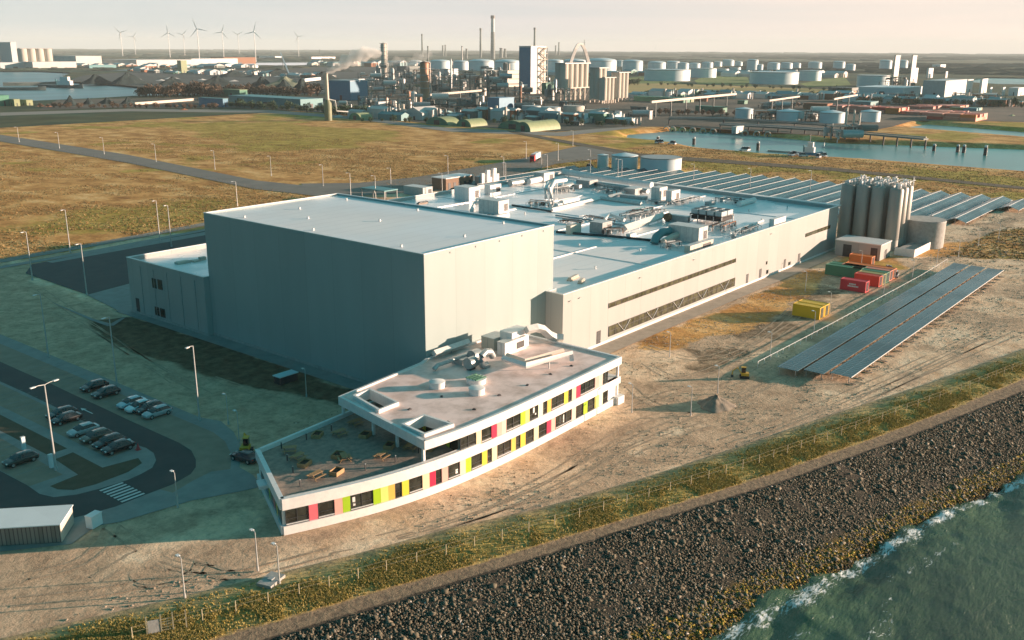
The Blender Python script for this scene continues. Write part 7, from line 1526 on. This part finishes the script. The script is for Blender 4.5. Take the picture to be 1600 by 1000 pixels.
for i, (x, yb, yt) in enumerate([(1028, 219, 213), (1084, 226, 214), (1184, 235, 221), (1459, 236, 225), (1496, 238, 226), (1505.5, 239, 226), (1539, 243, 227)]): dolphin('mooring post in the harbour water, %s from the left' % ORD[i], x, yb, yt, 'mooring posts in the harbour')
for i, x in enumerate((1041, 1051, 1066, 1082, 1098, 1114, 1164, 1182, 1199)): y = 205+(x-1041)*.055; dolphin('pale hoop shaped fender along the far bank, %s from the left' % ORD[i], x, y, y-6, 'hoop fenders along the far bank', True)
def boat(label, a, c, hullm, cabm, hz=2.2, cab=True, name='tug_boat', z=W0, hcab=3., wd=.13):
    A, B = at(*a, z), at(*c, z); L_ = (B-A).length; w = L_*wd; t = thing(name, label, 'boat', ((A+B)/2), math.atan2(B.y-A.y, B.x-A.x)); secs = []
    for s, ww, zz in ((-.5, .75, 1), (-.35, 1, .9), (0, 1, .9), (.3, .85, 1.05), (.45, .4, 1.3), (.5, .05, 1.4)): x = s*L_; secs.append([(x, -w*ww, hz*zz), (x, -w*ww*.8, -.6), (x, w*ww*.8, -.6), (x, w*ww, hz*zz)])
    loft(secs, M[hullm], 'hull', t)
    b = MB(); b.box(-L_*.42, L_*.3, -w*.7, w*.7, hz*.92, hz*1.0); b.obj('deck', M['grey'], t)
    if cab:
        b = MB(); b.box(-L_*.05, L_*.25, -w*.6, w*.6, hz, hz+hcab); b.obj('deckhouse', M[cabm], t); b = MB(); b.box(L_*.02, L_*.2, -w*.45, w*.45, hz+hcab+.01, hz+hcab*1.9); b.obj('wheelhouse', M[cabm], t); b = MB(); b.tube([(L_*.08, 0, hz+hcab*1.9), (L_*.08, 0, hz+hcab*3.4)], .18, 5); b.obj('mast', M['dark'], t); b = MB(); b.cyl(-L_*.1, 0, hz, hz+hcab*1.3, w*.2, n=8); b.obj('funnel', M['teal'], t)
boat('blue and white tug boat moored at the near harbour bank', (1236, 243), (1284, 246), 'blue', 'white', 2.4)
boat('small white launch floating beside the tug', (1284, 231), (1289, 231.5), 'white', 'white', 1., True, 'launch', W0, 1.2)
boat('long pinkish pontoon at the left end of the harbour', (978, 217), (1028, 221), 'cream', 'cream', .9, False, 'pontoon', wd=.06); boat('long pinkish pontoon left of the tug', (1200, 236.5), (1240, 239.5), 'cream', 'cream', .9, False, 'pontoon', wd=.06)
for i, (x, y) in enumerate([(1028, 224), (1033, 224), (1050, 226), (1161, 236), (1168, 236), (1236, 244), (1242, 243), (1255, 245), (1279, 247), (1286, 245), (1004, 176)]): 
    p = at(x, y); o = car('white van parked on the near harbour bank, %s from the left' % ORD[i] if i < 10 else 'white van on the road by the hopper house', 'white', True, .6); o['group'] = 'white vans at the harbour' ; o.location = p; o.rotation_euler.z = .8*i; o.scale = (1.15, 1.15, 1.25)
# container terminal (orange red stacks)
gg = random.Random(9)
def cstack(label, F, nx, ny, nz, cols, lead=12.2):
    p = at(*F); k = 0; t = None
    for i in range(nx):
        for j in range(ny):
            for l_ in range(nz-(gg.random() < .25)):
                c_ = gg.choice(cols); b = MB(); b.box(0, 2.44*1.6, 0, lead, 0, 2.6); o = b.obj('stacked_container', M[c_], None, False, (p.x+i*4.1, p.y+j*(lead+.7), .0+2.62*l_))
                cn = {'c_red2': 'red', 'c_orange': 'orange', 'c_pink': 'faded red', 'c_blue': 'blue', 'c_lime': 'olive', 'c_red': 'crimson'}[c_]
                tag(o, '%s container %s, column %s, row %s, %s' % (cn, ('at the bottom', 'on top')[min(l_, 1)], ORD[i], ORD[j], label), 'container', 'containers '+label); k += 1
RC = ('c_pink', 'c_red2', 'c_orange', 'c_pink', 'c_pink')
cstack('long block by harbour tank', (1404, 178.5), 7, 5, 2, RC)
cstack('right block by the water', (1524, 190), 9, 3, 2, RC); cstack('middle terminal block', (1500, 180), 7, 2, 1, RC); cstack('low left terminal row', (1461, 181), 8, 3, 1, RC)
cstack('blue terminal block', (1524, 174), 6, 2, 1, ('c_blue', 'c_blue', 'c_lime')); cstack('rear terminal row', (1458, 171), 10, 2, 1, RC); cstack('rear right terminal row', (1500, 170), 8, 2, 1, RC)
# power station and blocks at the right
fb('large pale blue hall below the twin power stacks', (1410, 150), 1338, 1440, 138, 'tankw'); fb('broad blue grey hall with a green side right of the twin stacks', (1475, 152), 1440, 1508, 127, 'tankg'); fb('teal green block in front of the broad hall', (1452, 142), 1444, 1476, 126, 'sheetg', bands=4); fb('small white block on the left of the terminal with dark boxes', (1330, 152), 1293, 1340, 138, 'steel')
for i, (x, w, yb, yt) in enumerate([(1396.5, 9, 142, 88), (1423, 8, 140, 88)]): t, dx, dy, h = fb('square white power stack, %s of the tall pair' % ('left', 'right')[i], (x-w*.3, yb), x-w/2, x+w/2, yt, 'pale', 'chimney', 'power_stack')
for i, (x, w, yb, yt) in enumerate([(1428, 9, 130, 107), (1452, 10, 122, 107), (1478, 4, 122, 112), (1512.5, 12, 146, 125), (1535, 12, 146, 124), (1547, 4, 150, 137), (1567, 5, 150, 137), (1478, 44, 106, 101)]): fb(('white lit block right below the power stacks', 'white lit block further right of the power stacks', 'small white lit tower in the right distance', 'white twin tower near the terminal, left', 'white twin tower near the terminal, right', 'small white post building left of a pair', 'small white post building right of a pair', 'long pale hall far away on the right')[i], (x-w*.2, yb), x-w/2, x+w/2, yt, 'white', dxm=60)
unit('steelwork below the twin power stacks', 1385, 1425, 142, 118, 81, vess=6); unit('pipework around the white twin towers', 1505, 1570, 158, 146, 82, ('offwhite', 'pale'), 7); unit('low steelwork left of the broad hall', 1395, 1440, 152, 146, 83, ('offwhite',), 5)
fb('orange box building left of the harbour power hall', (1334, 155), 1331, 1340, 143, 'orange', dxm=18)
# far left: grain terminal, sheds, green crane, coal
t, dx, dy, h = fb('tall blue grey grain tower with a white lit side at far left', (22, 107), 4, 30, 67, 'pale', 'tower', 'grain_tower'); b = MB(); b.box(-1.2, -.02, 0, dy, 0, h); b.obj('darker_side', M['tankg'], t)  # grey slab over the pale wall puts the tower's shaded side into colour
battery('row of pale grain silos beside the grain tower', (34, 100), 31, 86, 76, 26, 'conc2'); 
for i, (FB, xl, xr, yt, m) in enumerate([((52, 108), 35, 120, 97, 'pale'), ((120, 104), 86, 160, 88, 'pale'), ((214, 104), 160, 300, 94, 'pale'), ((140, 108), 132, 182, 102, 'teal'), ((300, 102), 290, 372, 92, 'pale'), ((1, 108), -20, 50, 98, 'tankg'), ((350, 100), 330, 400, 90, 'rust'), ((430, 92), 405, 440, 88, 'white'), ((470, 90), 464, 478, 88.5, 'white'), ((487, 93), 484, 524, 89, 'white'), ((340, 93), 300, 345, 90.5, 'tankg')]):
    fb(('long pale warehouse in front of the grain silos', 'pale stepped warehouse right of the grain silos', 'very long pinkish warehouse below the wind turbines', 'low blue green sheds before the pinkish warehouse', 'pinkish warehouse beside the domed store', 'dark grey sheds at the foot of the grain tower', 'brown shed at the right end of the warehouses', 'small white sheds under the right turbines', 'tiny white shed left of the pair in mid distance', 'row of white sheds in the left distance', 'far grey sheds behind the warehouse')[i], FB, xl, xr, yt, m, name='warehouse_shed', dxm=500)
tank('blue grey domed store among the warehouses', 322, 362, 100, 95, 'tankg', 'dome', None, 'domed_store')
t, dx, dy, h = fb('yellow green crane tower on the coal yard', (284, 114), 278, 293, 95, 'lime', 'crane', 'crane_tower'); b = MB(); b.tube([(dx, dy/2, h*.3), (dx+60, dy/2-10, h*.2)], 2, 5); b.obj('boom', M['steel'], t)
CM = [('coal', 108, 178, 131, 121), ('coal', 180, 240, 130, 116), ('coal', 60, 80, 145, 140)]
for i, (x0, x1, yb, yt) in enumerate([(120, 180, 131, 116), (165, 235, 131, 113), (240, 300, 132, 120), (300, 380, 134, 118), (380, 440, 138, 120), (420, 470, 142, 124), (452, 492, 141, 122), (330, 400, 120, 110), (400, 470, 118, 107), (470, 540, 124, 112), (96, 125, 165, 149), (128, 150, 163, 153), (150, 185, 162, 154), (185, 215, 162, 152), (500, 560, 112, 103)]):
    c, r = cylspan(x0, x1, yb); hh = height((x0+x1)/2, yb, yt); f_ = Vector((c.x-CAM.x, c.y-CAM.y, 0)).normalized(); c2 = at((x0+x1)/2, yb); r = min(r, 400)
    o = heap('coal_heap', 'dark coal heap, %s from the left in the coal yard' % ORD[i], 'coal heap', c2, r, max(hh, 6), M['coal'], i+2, .6, 'dark coal heaps in the coal yard')
for i, (x, y, w) in enumerate([(252, 126, 10), (316, 125, 9), (215, 124, 8), (268, 123, 14), (370, 117, 14), (366, 127, 10), (433, 120, 7), (330, 111, 12)]):
    c, r = cylspan(x-w, x+w, y); heap('gravel_heap', 'pale gravel heap on the coal yard, %s' % ('beside the middle heaps', 'under the crane boom', 'at the left', 'long and low near the crane', 'high and far right', 'flat one in front right', 'small one near the yard crane', 'flat one in the distance')[i], 'gravel heap', at(x, y), r, r*.22, M['pale'], i, .5, 'pale heaps in the coal yard')
bridge('yard crane with a long diagonal boom', (440, 108), (452, 122), 1.2, 40, 6, 1, 'tankg', 'yard_crane')
heap('sand_heap', 'olive grey cone shaped heap with a white lower band by the shore', 'sand heap', at(446, 138), 42, 16, pm('olive_heap', (.22, .24, .17), (.15, .17, .12), .1, .9), 6, .6)
# barges and green gantry ships
for i, (a, c, h_) in enumerate([((5, 134), (100, 133), 5), ((0, 141), (72, 141), 4), ((62, 136), (130, 138), 4)]): boat(('long dark barge loaded with scrap, rear one', 'long dark barge with orange load, front one at far left', 'dark barge with a white wheelhouse in the middle of the river')[i], a, c, 'steel', 'white', h_, i == 2, 'barge', -2.2, 6, .05)
for i, (x0, x1, yb, yt, m) in enumerate([(-14, 16, 166, 150, 'sheetg'), (14, 32, 166, 156, 'lime'), (32, 52, 165, 157, 'lime')]): fb(('dark green loading hall at the far left edge', 'lime green gantry hall second from the left edge', 'lime green gantry hall right end of the green row')[i], ((x0+x1)/2, yb), x0, x1, yt, m, name='loading_hall', dxm=60)
# red brown clutter by the green row, yellow works right of the terminal
for i, (x, y, m, l) in enumerate([(62, 166, 'rust', 'rust red scrap heap right of the green row'), (76, 167, 'rust', 'second rust red scrap heap near the field'), (1582, 181, 'lime', 'yellow green heap at the right edge'), (288, 172, 'rust', 'pinkish rubble heap left of the teal shed'), (530, 182, 'pale', 'row of pale bags beside the smoking stack')]):
    c, r = cylspan(x-9, x+9, y); heap('scrap_heap', l, 'heap', at(x, y), r, r*.3, M[m], i+40, .5)

# trees and shrubs of the middle distance
M['leaf'] = attrmat('bare_brown_crown', [(0, (.05, .04, .03)), (.5, (.14, .10, .07)), (1, (.24, .17, .12))]); M['leafg'] = attrmat('green_crown', [(0, (.02, .05, .035)), (.5, (.05, .10, .06)), (1, (.10, .16, .08))]); M['bark'] = pm('bark', (.10, .075, .055), (.06, .05, .04), 1., .9)
def crown_mesh(seed, mat, R_=3.4, H_=7.):
    g = np.random.default_rng(seed); n = 420; u = g.normal(size=(n, 3)); u /= np.linalg.norm(u, axis=1)[:, None]; rad = g.random(n)**.4*(1+.3*np.sin(u[:, 0]*5+seed)*np.cos(u[:, 1]*4)); P0_ = u*rad[:, None]*np.array([R_, R_, H_*.42])+np.array([0, 0, H_*.62])
    P = P0_[:, None]+(g.random((n, 3, 3))-.5)*1.5; me = bpy.data.meshes.new('crown'); V_ = P.reshape(-1, 3); me.vertices.add(len(V_)); me.vertices.foreach_set('co', V_.astype(np.float32).ravel()); me.loops.add(len(V_)); me.loops.foreach_set('vertex_index', np.arange(len(V_), dtype=np.int32)); me.polygons.add(n); me.polygons.foreach_set('loop_start', np.arange(0, 3*n, 3, dtype=np.int32)); me.update(calc_edges=True)
    t_ = me.attributes.new('tone', 'FLOAT', 'POINT'); t_.data.foreach_set('value', np.repeat(g.random(n), 3).astype(np.float32)); me.materials.append(mat); return me
def tree0(label, seed, mat):
    t = thing('tree', label, 'tree'); o = bpy.data.objects.new('crown', crown_mesh(seed, mat)); COL.objects.link(o); o.parent = t; b = MB(); b.tube([(0, 0, 0), (.1, 0, 2.5), (.0, .1, 5)], [.35, .25, .1], 7); b.tube([(0.1, 0, 2.4), (1.4, .3, 4.6)], [.16, .06], 5); b.tube([(0.1, 0, 2.8), (-1.2, -.4, 5)], [.16, .06], 5); b.obj('trunk', M['bark'], t); return t
TB = [tree0('', 1, M['leaf']), tree0('', 2, M['leaf'])]; TG = [tree0('', 3, M['leafg']), tree0('', 4, M['leafg'])]
first = {}
def trees(n, x0, x1, y0, y1, protos, label, grp, s0=1., s1=1.8, seed=1):
    g = random.Random(seed)
    for k in range(n):
        x = x0+(x1-x0)*(k+g.random()*.8)/n; y = y0+(y1-y0)*(k/n)+g.uniform(-1, 1); pr = g.choice(protos); s = g.uniform(s0, s1); place(pr, x, y, '%s %s' % (ORD[k], label), grp, g.random()*6, sc=(s, s, s*g.uniform(.8, 1.1)))
trees(34, 218, 345, 151, 150, TB, 'bare brown tree from left in the belt between river and teal sheds', 'tree belt between river and teal sheds', 1.2, 2.2, 1)
trees(22, 345, 500, 149, 150, TB, 'bare brown tree from left in the belt above the long teal shed', 'tree belt above the long teal shed', 1.2, 2., 2)
trees(12, 1300, 1330, 150, 152, TG, 'dark green tree from left left of the power hall', 'trees left of the power hall', 1., 1.8, 3)
trees(20, 360, 500, 168, 176, TG, 'dark green bush from left in front of the long teal shed', 'bushes before the teal shed', .6, 1.2, 4)
trees(22, 505, 600, 178, 184, TG, 'dark green tree from left between smoking stack and tents', 'trees by the smoking stack', .8, 1.3, 5)
trees(26, 985, 1240, 178, 184, TB, 'brown shrub from left on the far harbour bank', 'shrubs on the far harbour bank', .5, .9, 6)
trees(24, 890, 1000, 130, 133, TG, 'dark green tree from left along the fields before the tank farm', 'trees along the tank farm edge', .8, 1.5, 7)
trees(20, 1010, 1290, 133, 142, TG, 'dark green bush from left along the ochre field edge', 'bushes along the ochre field', .6, 1., 8)
trees(30, 985, 1330, 151, 153, TG, 'dark bush from left along the road behind the harbour tanks', 'bushes behind the harbour tanks', .7, 1.3, 9)
trees(24, 1335, 1600, 163, 168, TG, 'dark bush from left behind the container blocks', 'bushes behind the container blocks', .7, 1.3, 10)
trees(30, 60, 340, 168, 170, TB, 'brown shrub from left along the far field edge', 'shrubs along the far field edge', .5, .9, 11)
trees(28, 560, 1000, 190, 198, TG, 'dark bush from left along the plant road', 'bushes along the plant road', .4, .8, 12)
SHC = [('pale', 'pale'), ('tankg', 'grey'), ('teal', 'teal'), ('steel', 'dark'), ('sheetg', 'green'), ('white', 'white'), ('rust', 'rust brown'), ('cream', 'cream')]
def sheds(n, x0, x1, y0, y1, where, seed, w=(6, 16), hh=(3, 8)):
    g = random.Random(seed)
    for k in range(n):
        x = x0+(x1-x0)*(k+.2+.6*g.random())/n; y = y0+(y1-y0)*k/n+g.uniform(-1.5, 1.5); m_, c_ = g.choice(SHC); p = at(x, y); dx, dy, h = g.uniform(*w), g.uniform(*w)*1.5, g.uniform(*hh); t = thing('storage_shed', '%s shed, %s from left %s' % (c_, ORD[k], where), 'shed', p, 0, 'small sheds '+where)
        b = MB(); b.box(0, dx, 0, dy, 0, h); b.obj('wall', M[m_], t); b = MB(); b.add([(-.2, -.2, h), (dx+.2, -.2, h), (dx/2, -.2, h+dx*.16), (-.2, dy+.2, h), (dx+.2, dy+.2, h), (dx/2, dy+.2, h+dx*.16)], [(0, 1, 2), (5, 4, 3), (0, 2, 5, 3), (1, 4, 5, 2), (0, 3, 4, 1)]); b.obj('roof', M[g.choice(('tankg', 'pale', 'teal', 'grey'))], t)
        for q in range(2): b = MB(); b.cyl(dx*g.random(), -2-3*q, 0, h*(.6+g.random()), 1.1, n=10); b.obj('drum', M[g.choice(('offwhite', 'steel', 'cream'))], t)
sheds(28, 560, 1000, 184, 194, 'along the plant road', 1); sheds(26, 985, 1335, 152, 156, 'behind the harbour tanks', 2, (8, 20)); sheds(24, 1335, 1600, 160, 166, 'behind the container blocks', 3); sheds(28, 200, 520, 112, 122, 'on the coal yard', 4, (8, 24)); sheds(24, 860, 1330, 117, 121, 'among the storage tanks', 5, (14, 30), (5, 10)); sheds(26, 480, 760, 102, 106, 'behind the plant', 6, (16, 34), (6, 14)); sheds(18, 60, 400, 105, 108, 'on the far river bank', 7, (16, 36), (5, 10))
for k in range(16):
    x = 560+k*19; g_ = random.Random(k); y = 126+9*g_.random(); unit('tangle of far pipework and columns, %s from left behind the copper column' % ORD[k], x, x+15+8*g_.random(), y, y-14-12*g_.random(), 200+k, vess=4)
# far woods, hedges and scattered sheds that read as one mass
g = np.random.default_rng(61); n = 5200; th = R(39.1)+(g.random(n)-.5)*1.15; d = 2600+15000*g.random(n)**1.6; x = CAM.x+d*np.cos(th); y = CAM.y+d*np.sin(th); kp = (vnoise(x, y, 900, 62, 4) > .50); x, y, d = x[kp], y[kp], d[kp]; n = len(x)
s = .6+d/2600; ax = g.random(n)*6.28; L_ = s*(10+20*g.random(n)); h_ = s*(1.6+1.6*g.random(n)); cx, sx__ = np.cos(ax)*L_, np.sin(ax)*L_
cx = -np.sin(th[kp])*L_; sx__ = np.cos(th[kp])*L_
V_ = np.stack([np.stack([x-cx, y-sx__, 0*x], -1), np.stack([x+cx, y+sx__, 0*x], -1), np.stack([x+cx*.7, y+sx__*.7, h_], -1), np.stack([x-cx*.6, y-sx__*.6, h_*.9], -1), np.stack([x-cx+np.cos(th[kp])*9*s, y-sx__+np.sin(th[kp])*9*s, 0*x], -1), np.stack([x+cx+np.cos(th[kp])*9*s, y+sx__+np.sin(th[kp])*9*s, 0*x], -1)], 1)
F_ = (np.array([(0, 1, 2, 3), (3, 2, 5, 4), (1, 5, 2, 2), (0, 3, 4, 4)])[None]+np.arange(n)[:, None, None]*6).reshape(-1, 4)
F3 = np.array([(0, 1, 2), (0, 2, 3), (3, 2, 5), (3, 5, 4), (1, 5, 2), (0, 3, 4)]); F_ = (F3[None]+np.arange(n)[:, None, None]*6).reshape(-1, 3)
o = big('far_woods', V_.reshape(-1, 3), F_, attrmat('far_wood', [(0, (.03, .07, .06)), (.6, (.07, .11, .085)), (1, (.13, .13, .09))], nscale=.01), False, {'tone': np.repeat(g.random(n), 6)}); tag(o, 'dark hedges and woods scattered over the flat land to the horizon', 'woods', kind='stuff')

# ================================================================ air
b = MB(); b.box(-9600, 21100, -9600, 21100, -14, 230)
hz, N, L, bs = newmat('haze'); N.remove(bs); pv = N.new('ShaderNodeVolumePrincipled'); pv.inputs['Color'].default_value = (.86, .95, .96, 1)
pv.inputs['Density'].default_value = 5.2e-5; pv.inputs['Anisotropy'].default_value = 0; L.new(pv.outputs[0], N['Material Output'].inputs['Volume'])
o = b.obj('haze', hz); o['kind'] = 'stuff'; o['label'] = 'thin pale haze over the far industrial land'
